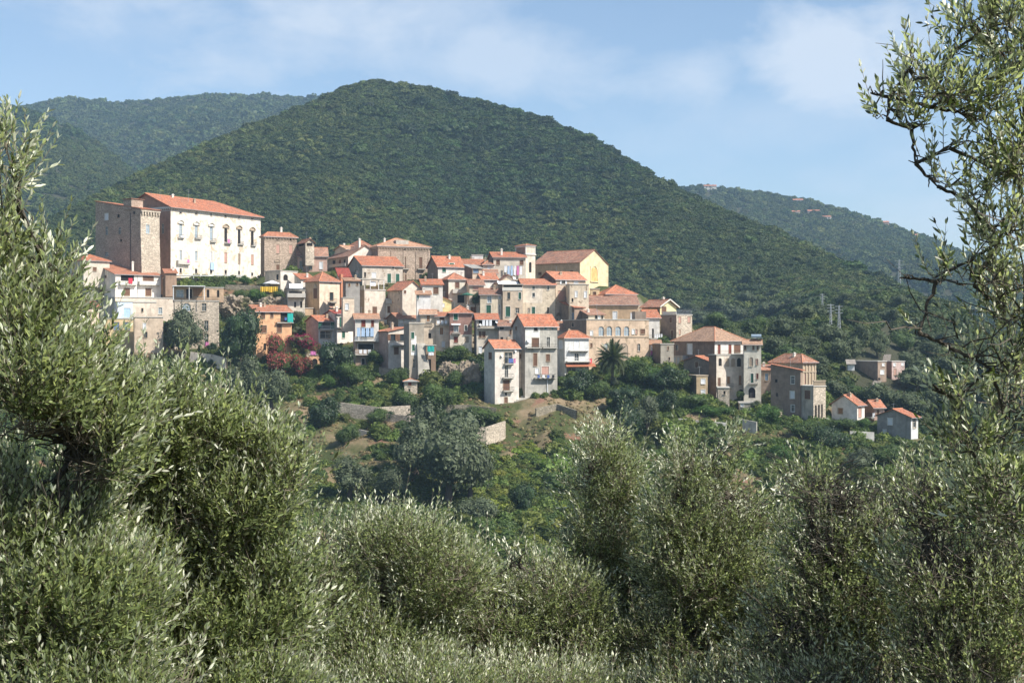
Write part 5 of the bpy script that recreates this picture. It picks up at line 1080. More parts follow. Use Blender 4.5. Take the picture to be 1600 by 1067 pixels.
CM['bou'] = [crown_mesh('bougainvillea_crown', MIDG, 60 + i, n=3000, leaf=.055, lobes=10, mat2=BOU) for i in range(2)]
CM['rust'] = [crown_mesh('flowering_crown', MIDG, 70 + i, n=3000, leaf=.055, lobes=10, mat2=RUST) for i in range(2)]
def trunk_mesh(seed, n=5):
    rr = random.Random(seed); mb = MB(); p = Vector((0, 0, -1)); q = Vector((rr.uniform(-.1, .1), rr.uniform(-.1, .1), -.45)); mb.tube(p, q, .10, .07, 6)
    for i in range(n):
        a = 2 * math.pi * (i + rr.random() * .5) / n; e = q + Vector((math.cos(a) * .35, math.sin(a) * .35, .35)); m_ = (q + e) / 2 + Vector((0, 0, -.03)); mb.tube(q, m_, .05, .035, 5); mb.tube(m_, e, .035, .015, 5)
    me = bpy.data.meshes.new('trunk'); me.from_pydata(mb.v, [], mb.f); me.materials.append(BARK); return me
TRK = [trunk_mesh(i) for i in range(3)]
def tree(name, label, px, py, w, h, kind='olive', Y=None, group=None, cat='tree', trunk=True, seed=None, z=None):
    """px, py: middle of the foot in the photograph; w, h: crown width and height of the whole plant there"""
    if Y is None: Y = GY(py)
    m = Y / F; x = (px - CX) * m; zz = z if z is not None else Y * (CY - py) / F
    rr = random.Random(seed if seed is not None else int(px * 13 + py * 7)); e = empty(name, (x, Y, zz), label, cat, group)
    W_, H_ = w * m, h * m; ms = CM[kind]; me = ms[rr.randrange(len(ms))]
    c = bpy.data.objects.new('crown', me); COL.objects.link(c); c.parent = e
    ch = H_ * (0.96 if trunk else 1.05); c.location = (0, 0, H_ - ch * 0.5); c.scale = (W_ * .54, W_ * .5, ch * .60); c.rotation_euler = (0, 0, rr.uniform(0, 6.28))
    if trunk:
        t = bpy.data.objects.new('trunk', TRK[rr.randrange(3)]); COL.objects.link(t); t.parent = e; t.location = (0, 0, H_ * .55); t.scale = (W_ * .6, W_ * .6, H_ * .62); t.rotation_euler = (0, 0, rr.uniform(0, 6.28))
    return e
T = tree
T('olive_tree', 'large dark olive tree between the stone house and the orange house', 374, 574, 66, 100, 'dark')
T('olive_tree', 'grey green olive in front of the tan terraced wall left of the stone house', 288, 560, 62, 78, 'olive')
T('shrub', 'small dark round bush at the foot of the stone house', 331, 549, 18, 16, 'dark', trunk=False, cat='bush')
T('shrub', 'low green shrub against the stone house base', 312, 552, 10, 14, 'mid', trunk=False, cat='bush')
T('olive_tree', 'feathery grey green tree below the large dark olive, left', 385, 636, 60, 78, 'olive')
T('olive_tree', 'feathery grey green tree leaning below the orange house', 425, 640, 60, 70, 'olive')
T('bougainvillea', 'bougainvillea with dark crimson flowers against the orange house corner', 430, 568, 34, 50, 'rust', cat='flowering bush')
T('bougainvillea', 'brightest magenta bougainvillea above the patio pergola', 470, 552, 42, 32, 'bou', cat='flowering bush', trunk=False)
T('bougainvillea', 'crimson flowering mass low on the left of the patio', 438, 588, 52, 40, 'rust', cat='flowering bush', trunk=False)
T('bougainvillea', 'crimson flowering mass beside the orange arch', 470, 590, 34, 38, 'rust', cat='flowering bush', trunk=False)
T('bougainvillea', 'pale rusty flowering tuft below the white glazed house', 493, 560, 22, 26, 'rust', cat='flowering bush', trunk=False)
T('leafy_tree', 'dense dark green tree below the white balcony house', 527, 592, 62, 62, 'dark')
T('leafy_tree', 'brighter bushy tree at the foot of the dense dark tree', 545, 606, 48, 40, 'mid')
T('shrub', 'yellow green bush below the dense dark tree', 514, 608, 30, 26, 'bright', trunk=False, cat='bush')
T('shrub', 'round green bush left of the white gabled house base', 586, 572, 30, 26, 'mid', trunk=False, cat='bush')
T('shrub', 'bush with pale blossom at the foot of the white gabled house', 622, 604, 36, 32, 'mid', trunk=False, cat='bush')
T('olive_tree', 'round dark olive tree standing alone on the dry slope', 507, 670, 54, 58, 'dark')
T('citrus_tree', 'round glossy citrus tree on the bare terrace right of the lone olive', 541, 700, 36, 42, 'mid')
T('citrus_tree', 'leafy citrus tree behind the low garden fence', 588, 664, 40, 28, 'mid')
T('citrus_tree', 'small dark citrus tree on the right of the garden fence', 612, 662, 18, 22, 'dark')
T('citrus_tree', 'tiny citrus tree in the walled plot', 598, 682, 18, 20, 'mid')
T('grape_arbour', 'leafy vine arbour between stone hut and white tower house', 685, 640, 62, 42, 'mid', trunk=False, cat='vine')
T('fig_tree', 'broad fig tree below the stone hut', 632, 642, 44, 36, 'mid')
T('fig_tree', 'green fig tree above the terrace walls, below the pink brick house', 712, 568, 46, 30, 'mid')
T('fig_tree', 'darker green bush on the rock edge left of the white tower house', 738, 582, 36, 28, 'dark', trunk=False)
T('leafy_tree', 'green tree in the rock cleft left of the white tower house', 716, 612, 40, 36, 'mid')
T('shrub', 'light green shrub on the rock ledge left of the white tower house', 744, 616, 30, 22, 'bright', trunk=False, cat='bush')
T('climber', 'hanging creeper over the garden wall below the white tower house', 752, 660, 62, 26, 'mid', trunk=False, cat='climber')
T('shrub', 'bush at the left end of the creeper wall', 706, 662, 44, 26, 'dark', trunk=False, cat='bush')
BIG = [('big grey green olive, topmost of the clump in the middle of the slope', 672, 724, 78, 82), ('big olive at the upper right of the middle clump', 715, 730, 74, 86), ('wide shadowed olive at the left of the middle clump', 655, 752, 66, 88), ('largest olive at the front of the middle clump', 700, 778, 84, 104), ('olive at the right edge of the middle clump', 735, 775, 62, 92)]
for lab, x, y, w, hh in BIG: T('olive_tree', lab, x, y + 6, w * 1.3, hh * 1.2, 'olive', group='olive trees of the middle clump')
T('olive_tree', 'round grey green olive just above the foreground foliage, left of the clump', 545, 778, 76, 64, 'olive')
T('olive_tree', 'smaller grey green olive between the round one and the clump', 612, 782, 60, 50, 'olive')
T('olive_tree', 'pale grey green olive half hidden below the clump', 745, 828, 74, 56, 'olive')
T('leafy_tree', 'dark narrow tree on the green slope right of the clump', 818, 812, 42, 62, 'dark')
T('olive_tree', 'olive at the foot of the green slope near the foreground', 890, 850, 50, 50, 'olive')
T('leafy_tree', 'leafy dark tree at the stained wall left of the palm', 904, 622, 50, 52, 'dark')
T('leafy_tree', 'green bush under the palm, left', 930, 622, 40, 30, 'mid', trunk=False)
T('leafy_tree', 'green tree right of the palm', 992, 606, 48, 46, 'mid')
T('leafy_tree', 'dark spreading tree before the peach palazzo corner', 1040, 612, 66, 44, 'dark')
T('leafy_tree', 'bright green tree under the palazzo corner', 1016, 604, 40, 36, 'bright')
T('leafy_tree', 'mid green tree below the shaded veranda', 1066, 612, 40, 34, 'mid')
T('leafy_tree', 'shadowy tree below the palm', 975, 640, 56, 40, 'dark')
T('olive_tree', 'dark olive rising behind the foreground, left of the creeper bank', 985, 690, 44, 66, 'dark')
T('olive_tree', 'grey olive behind the foreground tree tops, below the palazzo', 1012, 676, 44, 58, 'olive')
T('olive_tree', 'dark bluish olive just left of the ochre cottage', 1040, 650, 40, 48, 'dark')
T('climber', 'creeper covered bank below the ochre cottage', 1085, 645, 60, 30, 'mid', trunk=False, cat='climber')
T('climber', 'long hedge of climbers under the stone turret', 1110, 652, 60, 20, 'bright', trunk=False, cat='climber')
T('leafy_tree', 'round green tree in front of the left white arch', 1157, 624, 14, 14, 'mid')
T('shrub', 'white flowering bush before the arched door', 1182, 638, 20, 12, 'olive', trunk=False, cat='bush')
T('leafy_tree', 'bright leafy tree below the villa wing', 1200, 672, 44, 42, 'bright')
T('leafy_tree', 'big dense green bush in front of the balustraded terrace', 1262, 692, 64, 38, 'mid')
T('leafy_tree', 'leafy tree below the shaded white house', 1312, 672, 56, 20, 'mid')
T('leafy_tree', 'light green tree right of the shaded white house', 1348, 670, 24, 18, 'bright')
T('leafy_tree', 'dark tree below the low wall on the right', 1300, 708, 60, 46, 'dark')
T('leafy_tree', 'bright bush on the slope above the right foreground', 1225, 730, 50, 40, 'bright')
T('leafy_tree', 'olive toned tree above the right foreground foliage', 1345, 740, 50, 40, 'olive')
T('leafy_tree', 'tree under the dark gabled house', 1385, 728, 52, 36, 'mid')
T('leafy_tree', 'small tree behind the terrace left of the palace umbrella', 384, 447, 20, 18, 'bright', Y=396)
T('climber', 'green creeper hanging below the palace terrace, left', 372, 470, 26, 18, 'mid', trunk=False, cat='climber', Y=385)
T('climber', 'green creeper hanging under the yellow cloths', 402, 474, 34, 24, 'bright', trunk=False, cat='climber', Y=384)
T('climber', 'green creeper right of the yellow cloths', 436, 472, 28, 22, 'mid', trunk=False, cat='climber', Y=385)
T('shrub', 'grey green scrub on the rock beside the orange house', 466, 502, 26, 18, 'olive', trunk=False, cat='bush', Y=372)
T('shrub', 'scrub below the orange house balcony corner', 464, 524, 20, 14, 'olive', trunk=False, cat='bush', Y=366)
T('leafy_tree', 'green tree among the roofs beside the green parasol', 743, 478, 14, 22, 'dark', Y=377)
T('shrub', 'bush squeezed beside the half white house', 812, 540, 14, 8, 'bright', trunk=False, cat='bush', Y=346)
T('potted_plants', 'terrace greenery under the palace pergola, left', 335, 447, 22, 6, 'mid', trunk=False, cat='plants', Y=398)
T('potted_plants', 'terrace greenery under the palace pergola, right', 365, 447, 14, 7, 'bright', trunk=False, cat='plants', Y=396)
# palm
def palm(px, py, top, Y, spread):
    m = Y / F; x = (px - CX) * m; z = Y * (CY - py) / F; Hh = (py - top) * m; e = empty('date_palm', (x, Y, z), 'large date palm with drooping fronds in front of the peach palazzo', 'palm tree')
    mb = MB(); 
    for i in range(10):
        a = Hh * .7 * i / 10; mb.tube((x, Y, z + a - (2 if i == 0 else 0)), (x, Y, z + a + Hh * .07), .42, .34, 8)
    mb.tube((x, Y, z + Hh * .62), (x, Y, z + Hh * .78), .55, .75, 8); mb.build('trunk', BARK, e)
    pm = leafmat('palm_leaflets', (0.075, 0.10, 0.045), (0.11, 0.13, 0.07), .15, .45, .5, .3); mes = []
    for v in range(3):
        rng = np.random.default_rng(v); L = 1.0; K = 26; V = []; Q = []; droop = (0.35, 0.75, 1.1)[v]
        t = np.linspace(0, 1, K + 1); sx = t * L * (1 - .12 * droop * t); sz = L * (0.62 * t - droop * .85 * t ** 2)
        for i in range(K):
            for s in (-1, 1):
                p = np.array([sx[i + 1] * .999, 0, sz[i + 1]]); ln = .24 * math.sin(math.pi * (0.12 + .84 * t[i + 1])) ** .7; d = np.array([.55, s * .8, -.22 - .2 * droop]) * ln; wv = np.array([.022, 0, .006])
                b = len(V); V += [p - wv, p + wv, p + d]; Q.append((b, b + 1, b + 2))
        b = len(V)
        for i in range(K + 1): V += [np.array([sx[i], .012 * (1 - t[i] * .8), sz[i]]), np.array([sx[i], -.012 * (1 - t[i] * .8), sz[i] ]), np.array([sx[i], 0, sz[i] - .02])]
        for i in range(K):
            for a, c in ((0, 1), (1, 2), (2, 0)): Q.append((b + 3 * i + a, b + 3 * i + c, b + 3 * i + 3 + c)); Q.append((b + 3 * i + a, b + 3 * i + 3 + c, b + 3 * i + 3 + a))
        o = np_mesh('frond', np.array(V), np.array(Q), pm); mes.append(o.data); bpy.data.objects.remove(o)
    R0 = spread * m
    for i in range(78):
        rr = random.Random(i); lay = i / 78; v = 0 if lay < .25 else (1 if lay < .6 else 2); o = bpy.data.objects.new('frond', mes[v]); COL.objects.link(o); o.parent = e
        o.location = (0, 0, Hh * .76); s = R0 * rr.uniform(.85, 1.1); o.scale = (s, s, s); o.rotation_euler = (rr.uniform(-.2, .2), -.75 + 1.5 * lay + rr.uniform(-.1, .1) if lay > .1 else -.9, i * 2.39996)
    
palm(957, 612, 545, 333, 31)
T('dead_skirt', 'brown dry shrub at the palm trunk base', 960, 604, 14, 16, 'olive', trunk=False, cat='bush', Y=332)

# grove and woods behind the right end of the town: single trees on the back slope
def back_pt(px, py):
    """point of the wooded hill seen at this place of the photograph"""
    prof = VM; i = (px + 700) / 12.0; i0 = int(i); a = i - i0; col = prof[i0] * (1 - a) + prof[min(i0 + 1, len(prof) - 1)] * a
    pyc = CY - F * col[:, 2] / col[:, 1]
    for k in range(len(col) - 4):
        if pyc[k] >= py > pyc[k + 1]:
            t = (pyc[k] - py) / (pyc[k] - pyc[k + 1]); return col[k] * (1 - t) + col[k + 1] * t
    return col[len(col) - 5] if py < 500 else None
gro = [(1232, 585, 58, 52), (1275, 590, 52, 44), (1320, 568, 60, 50), (1262, 560, 56, 44), (1210, 558, 48, 40), (1180, 530, 52, 40), (1225, 530, 50, 40), (1300, 540, 52, 42), (1345, 545, 36, 48), (1372, 560, 34, 50), (1120, 520, 46, 36), (1150, 505, 44, 36),
       (1200, 500, 46, 36), (1250, 505, 46, 36), (1290, 500, 40, 32), (1330, 510, 44, 34), (1110, 545, 40, 34), (1150, 545, 44, 34), (1420, 575, 46, 34), (1442, 592, 46, 36), (1412, 548, 40, 30), (1450, 560, 44, 34), (1480, 585, 46, 36), (1380, 640, 60, 50), (1420, 655, 60, 48), (1335, 622, 34, 26), (1460, 650, 50, 50),
       (1300, 622, 46, 34), (1270, 618, 40, 30), (1430, 610, 60, 44), (1465, 620, 50, 40), (1355, 490, 36, 28), (1390, 505, 38, 28), (1430, 520, 40, 30), (1480, 545, 46, 34), (1500, 610, 54, 44), (1510, 660, 60, 46), (1550, 640, 60, 46), (1540, 590, 56, 40), (1585, 620, 56, 40), (1590, 570, 50, 40), (1340, 655, 50, 30), (1480, 690, 60, 40), (1400, 690, 50, 34),
       (1240, 480, 34, 26), (1280, 470, 32, 24), (1320, 478, 34, 26), (1170, 478, 36, 28), (1120, 490, 38, 28), (1210, 470, 32, 24), (1550, 690, 60, 44), (1370, 470, 30, 22), (1410, 480, 30, 24), (1095, 512, 36, 30), (1075, 495, 34, 28), (1600, 680, 60, 44), (1630, 640, 60, 44), (1445, 540, 36, 28), (1505, 520, 40, 30)]
for i, (x, y, w, hh) in enumerate(gro):
    p = back_pt(x, y)
    if p is None: continue
    k = 'folive' if i % 5 else 'mid'
    T('olive_tree', 'rounded grey green olive tree in the grove behind the right end of town' if k == 'folive' else 'greener rounded tree in the grove behind the right end of town', x, y, w, hh, k, Y=float(p[1]), z=float(p[2]) - .6, group='olive grove behind the town' if k == 'folive' else 'greener trees of the grove', seed=i)
# forest: crowns instanced over the hill sides (nobody could count them)
def scatter(name, label, pts, size, mats, leafn=260, leaf=0.16, seed=0, flat_=0.8, tilt=0.35):
    me = bpy.data.meshes.new(name); me.vertices.add(len(pts)); me.vertices.foreach_set('co', np.asarray(pts, np.float32).reshape(-1))
    at = me.attributes.new('size', 'FLOAT', 'POINT'); at.data.foreach_set('value', np.asarray(size, np.float32)); me.update()
    o = bpy.data.objects.new(name, me); COL.objects.link(o); tag(o, label, None, None, 'stuff')
    for m in mats: me.materials.append(m)
    ng = bpy.data.node_groups.new(name, 'GeometryNodeTree'); ng.interface.new_socket('Geometry', in_out='INPUT', socket_type='NodeSocketGeometry'); ng.interface.new_socket('Geometry', in_out='OUTPUT', socket_type='NodeSocketGeometry')
    gi, go = ng.nodes.new('NodeGroupInput'), ng.nodes.new('NodeGroupOutput'); lk = ng.links.new
    inst = ng.nodes.new('GeometryNodeGeometryToInstance')
    for v in range(3):
        ic = ng.nodes.new('GeometryNodeMeshIcoSphere'); ic.inputs['Radius'].default_value = 1.0; ic.inputs['Subdivisions'].default_value = 3
        sp = ng.nodes.new('GeometryNodeSetPosition'); nz_ = ng.nodes.new('ShaderNodeTexNoise'); nz_.inputs['Scale'].default_value = 1.6; nz_.inputs['Detail'].default_value = 2
        pos = ng.nodes.new('GeometryNodeInputPosition'); ad = ng.nodes.new('ShaderNodeVectorMath'); ad.operation = 'ADD'; ad.inputs[1].default_value = (v * 5.3 + seed, v * 2.1, 0); lk(pos.outputs[0], ad.inputs[0]); lk(ad.outputs[0], nz_.inputs['Vector'])
        mr = ng.nodes.new('ShaderNodeMapRange'); mr.inputs['From Min'].default_value = 0.3; mr.inputs['From Max'].default_value = 0.7; mr.inputs['To Min'].default_value = 0.55; mr.inputs['To Max'].default_value = 1.25; lk(nz_.outputs['Fac'], mr.inputs['Value'])
        sc_ = ng.nodes.new('ShaderNodeVectorMath'); sc_.operation = 'SCALE'; lk(pos.outputs[0], sc_.inputs[0]); lk(mr.outputs[0], sc_.inputs['Scale'])
        m3 = ng.nodes.new('ShaderNodeVectorMath'); m3.operation = 'MULTIPLY'; m3.inputs[1].default_value = (1, 1, flat_); lk(sc_.outputs[0], m3.inputs[0]); lk(ic.outputs[0], sp.inputs[0]); lk(m3.outputs[0], sp.inputs['Position'])
        dp = ng.nodes.new('GeometryNodeDistributePointsOnFaces'); dp.inputs['Density'].default_value = leafn / 10.0; dp.inputs['Seed'].default_value = v; lk(sp.outputs[0], dp.inputs[0])
        gr = ng.nodes.new('GeometryNodeMeshGrid'); gr.inputs[0].default_value = leaf; gr.inputs[1].default_value = leaf * .7; gr.inputs[2].default_value = 2; gr.inputs[3].default_value = 2
        ip = ng.nodes.new('GeometryNodeInstanceOnPoints'); lk(dp.outputs['Points'], ip.inputs['Points']); lk(gr.outputs[0], ip.inputs['Instance'])
        rv = ng.nodes.new('FunctionNodeRandomValue'); rv.data_type = 'FLOAT_VECTOR'; rv.inputs[0].default_value = (-tilt * 2.4,) * 3; rv.inputs[1].default_value = (tilt * 2.4,) * 3
        rr_ = ng.nodes.new('FunctionNodeRotateRotation') ; lk(dp.outputs['Rotation'], rr_.inputs[0]); e2 = ng.nodes.new('FunctionNodeEulerToRotation'); lk(rv.outputs[0], e2.inputs[0]); lk(e2.outputs[0], rr_.inputs[1]); rr_.rotation_space = 'LOCAL'
        lk(rr_.outputs[0], ip.inputs['Rotation'])
        rs = ng.nodes.new('FunctionNodeRandomValue'); rs.data_type = 'FLOAT'; rs.inputs[2].default_value = .6; rs.inputs[3].default_value = 1.4; lk(rs.outputs[1], ip.inputs['Scale'])
        ri = ng.nodes.new('GeometryNodeRealizeInstances'); lk(ip.outputs[0], ri.inputs[0])
        tr = ng.nodes.new('GeometryNodeTransform'); tr.inputs['Scale'].default_value = (.86, .86, .86); lk(sp.outputs[0], tr.inputs[0])
        jn = ng.nodes.new('GeometryNodeJoinGeometry'); lk(ri.outputs[0], jn.inputs[0]); lk(tr.outputs[0], jn.inputs[0])
        sm = ng.nodes.new('GeometryNodeSetMaterial'); sm.inputs['Material'].default_value = mats[v % len(mats)]; lk(jn.outputs[0], sm.inputs[0]); lk(sm.outputs[0], inst.inputs[0])
    io = ng.nodes.new('GeometryNodeInstanceOnPoints'); lk(gi.outputs[0], io.inputs['Points']); lk(inst.outputs[0], io.inputs['Instance']); io.inputs['Pick Instance'].default_value = True
    ri_ = ng.nodes.new('FunctionNodeRandomValue'); ri_.data_type = 'FLOAT_VECTOR'; ri_.inputs[0].default_value = (-.15, -.15, 0); ri_.inputs[1].default_value = (.15, .15, 6.28); lk(ri_.outputs[0], io.inputs['Rotation'])
    na = ng.nodes.new('GeometryNodeInputNamedAttribute'); na.data_type = 'FLOAT'; na.inputs[0].default_value = 'size'; lk(na.outputs[0], io.inputs['Scale']); lk(io.outputs[0], go.inputs[0])
    md = o.modifiers.new('scatter', 'NODES'); md.node_group = ng; return o
def sample_grid(V, n, seed, cond=None):
    rng = np.random.default_rng(seed); nx, ny = V.shape[:2]
    A = V[:-1, :-1]; B = V[1:, :-1]; C = V[1:, 1:]; D = V[:-1, 1:]; ar = np.linalg.norm(np.cross(C - A, D - B), axis=2).reshape(-1)
    k = rng.choice(len(ar), n, p=ar / ar.sum()); u, v = rng.random((2, n, 1)); i, j = k // (ny - 1), k % (ny - 1)
    p = (A[i, j] * (1 - u) + B[i, j] * u) * (1 - v) + (D[i, j] * (1 - u) + C[i, j] * u) * v
    px = CX + F * p[:, 0] / p[:, 1]; py = CY - F * p[:, 2] / p[:, 1]; keep = np.ones(n, bool) if cond is None else cond(px, py, p)
    return p[keep], rng
FO1 = leafmat('forest_oak_leaves', (0.036, 0.062, 0.014), None, 0.15, 0.6, 0.25, 0.3, patch=(0.062, 0.080, 0.018), patch_scale=0.004, inst=True)
FO2 = leafmat('forest_scrub_leaves', (0.062, 0.086, 0.020), None, 0.15, 0.6, 0.25, 0.3, patch=(0.030, 0.052, 0.016), patch_scale=0.009, inst=True)
FOD = leafmat('holm_oak_leaves', (0.020, 0.038, 0.012), None, 0.12, 0.6, 0.25, 0.3, inst=True)  # darkest leaf colour, paints the cloud shadow on the big hill
FO3 = leafmat('forest_light_leaves', (0.088, 0.108, 0.030), None, 0.15, 0.6, 0.25, 0.3, patch=(0.045, 0.066, 0.020), patch_scale=0.012, inst=True)
def inview(px, py, p): return (px > -160) & (px < 1760) & (py < 720)
ROAD = [(1386, 600), (1385, 565), (1388, 540), (1392, 528)]
def cond_main(px, py, p):
    k = inview(px, py, p); k &= ~((px > 1060) & (py > 470) & (py > 500 - (px - 1060) * .02) & (np.abs(px - 1386) < 12)); k &= ~((px > 1325) & (px < 1440) & (py > 540) & (py < 610)); return k & ((p[:, 1] < 1240))
p, rng = sample_grid(VM[:, :-2], 165000, 5, cond_main)
def szs(p, rng, base, sg): return base * rng.lognormal(0, sg, len(p))
px = CX + F * p[:, 0] / p[:, 1]; py = CY - F * p[:, 2] / p[:, 1]
# cloud shadow on the shoulder and sunlit left flank, painted in by leaf colour
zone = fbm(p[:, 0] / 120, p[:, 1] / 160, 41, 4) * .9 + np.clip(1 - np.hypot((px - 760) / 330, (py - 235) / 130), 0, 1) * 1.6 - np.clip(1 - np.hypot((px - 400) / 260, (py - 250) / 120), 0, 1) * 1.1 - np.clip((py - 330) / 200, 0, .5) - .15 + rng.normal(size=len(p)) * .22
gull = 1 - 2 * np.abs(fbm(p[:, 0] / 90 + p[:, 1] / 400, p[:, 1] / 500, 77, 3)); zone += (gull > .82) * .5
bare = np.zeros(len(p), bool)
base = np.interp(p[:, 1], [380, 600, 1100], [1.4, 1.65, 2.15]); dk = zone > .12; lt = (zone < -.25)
for nm, lb, k, mats, kk in (('oak_forest', 'dark holm oak wood on the shoulder and gullies of the big hill', dk, [FO1, FO1, FOD], 1.12), ('hill_forest', 'mixed oak and scrub wood covering the big hill', ~dk & ~lt & ~bare, [FO1, FO2, FO3], 1.0), ('light_scrub', 'lighter scrub imitating sunlight on the open left flank of the big hill', lt & ~bare, [FO2, FO3, FO2], .85)):  # oak_forest: darker leaves paint the cloud shadow; light_scrub: lighter leaves, the sunlit flank
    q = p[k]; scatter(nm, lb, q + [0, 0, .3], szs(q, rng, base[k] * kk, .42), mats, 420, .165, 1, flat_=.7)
p, rng = sample_grid(VL[:, :-2], 24000, 6, inview); scatter('far_ridge_forest', 'woods on the far left ridge', p + [0, 0, 1], 5.6 * rng.lognormal(0, .4, len(p)), [FO1, FO2, FO3], 260, .22, 2)
p, rng = sample_grid(VN[:, :-2], 14000, 7, inview); scatter('spur_forest', 'woods on the dark left spur', p + [0, 0, 1], 4.2 * rng.lognormal(0, .3, len(p)), [FO1, FO1, FO2], 260, .22, 3)
p, rng = sample_grid(VR[:, :-2], 20000, 8, inview); scatter('right_ridge_forest', 'woods on the far right ridge', p + [0, 0, 1], 4.2 * rng.lognormal(0, .32, len(p)), [FO1, FO2, FO3], 260, .22, 4)
# undergrowth on the spur
SC1 = leafmat('slope_scrub_leaves', (0.10, 0.13, 0.030), None, 0.25, 0.6, 0.25, 0.4, inst=True)
SC2 = leafmat('slope_creeper_leaves', (0.16, 0.205, 0.03), None, 0.3, 0.55, 0.3, 0.4, patch=(0.20, 0.20, 0.04), patch_scale=0.08, inst=True)
SC3 = leafmat('dry_grass_tufts', (0.25, 0.205, 0.11), None, 0.2, 0.8, 0.1, 0.3, inst=True)
X, Y = np.meshgrid(GX, GYS, indexing='ij'); GV = np.stack([X, Y, G], -1)
def infoot(p):
    k = np.zeros(len(p), bool)
    for C, d1, d2, w1, w2, z in PADS:
        dx, dy = p[:, 0] - C.x, p[:, 1] - C.y; u = dx * d1.x + dy * d1.y; v = dx * d2.x + dy * d2.y; k |= (u > -1.2) & (u < w1 + 1) & (v > -1.2) & (v < w2 + 1)
    return k
def c_scrub(px, py, p):
    n = fbm(p[:, 0] / 12, p[:, 1] / 12, 12); town = p[:, 1] > 352
    bare = ((np.abs(px - 560) < 75) & (np.abs(py - 690) < 45)) | ((np.abs(px - 840) < 110) & (np.abs(py - 670) < 48)) | ((np.abs(px - 620) < 60) & (np.abs(py - 620) < 30))
    return (px > -60) & (px < 1700) & ~infoot(p) & (n > np.where(town, .05, -.42) + bare * .62) & (p[:, 1] < 440) & (py < 960)
p, rng = sample_grid(GV, 85000, 11, c_scrub); scatter('slope_scrub', 'low green scrub over the slope below the town', p, 1.15 * rng.lognormal(0, .4, len(p)), [SC1, SC1, MIDG], 380, .15, 5)
def c_creep(px, py, p): return (px > 730) & (px < 990) & (py > 682 + np.maximum(0, (px - 780) * .45) + 12 * np.sin(px / 17)) & (py < 900) & (fbm(p[:, 0] / 9, p[:, 1] / 9, 14) > -.42) & ~infoot(p)
p, rng = sample_grid(GV, 300000, 12, c_creep); scatter('slope_creeper', 'bright green creeper and brambles covering the gully right of the olive clump', p, .85 * rng.lognormal(0, .35, len(p)), [SC2, SC2, SC1], 380, .15, 6, flat_=.6)
def c_dry(px, py, p): return (px > 300) & (px < 1460) & ~infoot(p) & (p[:, 1] < 400) & (fbm(p[:, 0] / 7, p[:, 1] / 7, 15) > -.2)
p, rng = sample_grid(GV, 80000, 13, c_dry); scatter('dry_grass', 'tufts of dry straw coloured grass on the slope', p, .42 * rng.lognormal(0, .3, len(p)), [SC3], 120, .3, 7, flat_=.7)
p, rng = sample_grid(np.stack(np.meshgrid(np.linspace(-40, 40, 30), np.linspace(3, 90, 40), indexing='ij') + [np.zeros((30, 40))], -1), 7000, 14)
p[:, 2] = -1.7 - .36 * p[:, 1]; scatter('grove_undergrowth', 'weeds and brambles on the ground under the foreground olives', p, .35 * rng.lognormal(0, .4, len(p)), [MIDG, SC1, DKG], 120, .3, 8)

# garden walls, path, steps, umbrellas, pylons
def gwall(label, pts, hgt, mat, th=.5, name='garden_wall'):
    mb = MB(); P3 = []
    for x, y in pts: Y_ = GY(y); q = P(x, y, Y_); P3.append(q)
    for a, b in zip(P3[:-1], P3[1:]):
        d = (b - a); d.z = 0; d.normalize(); n = Vector((d.y, -d.x, 0)); lo = min(a.z, b.z) - 2
        mb.poly([a, b, b + Vector((0, 0, hgt)), a + Vector((0, 0, hgt))]); o = n * -th
        mb.poly([a + o, a + o + Vector((0, 0, hgt)), b + o + Vector((0, 0, hgt)), b + o]); mb.poly([a + Vector((0, 0, hgt)), b + Vector((0, 0, hgt)), b + o + Vector((0, 0, hgt)), a + o + Vector((0, 0, hgt))])
        dn = Vector((0, 0, -2.5)); mb.poly([a + dn, b + dn, b, a]); mb.poly([a + o + dn, a + o, b + o, b + o + dn])
    a = P3[0]; b = P3[-1]
    for q, r in ((a, P3[1]), (b, P3[-2])):
        d = (P3[1] - P3[0]); d.z = 0; d.normalize(); n = Vector((d.y, -d.x, 0)); o = n * -th; mb.poly([q + Vector((0, 0, -2.5)), q + o + Vector((0, 0, -2.5)), q + o + Vector((0, 0, hgt)), q + Vector((0, 0, hgt))])
    e = empty(name, P3[0], label, 'wall'); mb.build('wall', mat, e)
S_ = W['greystone'](); S2 = stone('mossy_dry_stone', (0.30, 0.26, 0.19))
gwall('pale dry stone retaining wall left of the garden plots', [(512, 648), (545, 652), (590, 658), (640, 655)], 3.4, W['stone']())
gwall('low garden wall with concrete coping below the citrus trees', [(560, 680), (600, 688), (628, 694)], 1.4, W['concrete']())
gwall('stepped stone wall below the fig tree', [(600, 664), (640, 668), (662, 660)], 2.8, S_)
gwall('stone terrace wall between the vine arbour and the creeper', [(690, 645), (730, 645), (775, 650)], 2.0, S2)
gwall('long stained wall above the bare red soil', [(725, 680), (760, 680), (790, 670)], 1.9, W['stone']())
gwall('rough stone wall on the red slope under the stained house', [(838, 652), (870, 645), (900, 655)], 2.2, S2)
gwall('grey ruined wall in the rock cleft left of the grey tower', [(592, 588), (615, 592)], 2.5, S_)
gwall('grey concrete garden wall below the turret', [(1060, 668), (1100, 672), (1135, 675)], 2.2, W['oldwhite']())
gwall('grey block wall at the right of the small white terrace', [(1160, 690), (1182, 694)], 5.2, W['concrete']())
gwall('pinkish garden wall in front of the villa wing', [(1190, 662), (1215, 658), (1222, 655)], 2.0, W['rose']())
gwall('low pale wall below the shaded white house', [(1328, 680), (1366, 682)], 1.0, W['oldwhite']())
gwall('palace terrace wall above the yellow cloths', [(352, 454), (400, 455), (448, 460)], 1.8, S2)
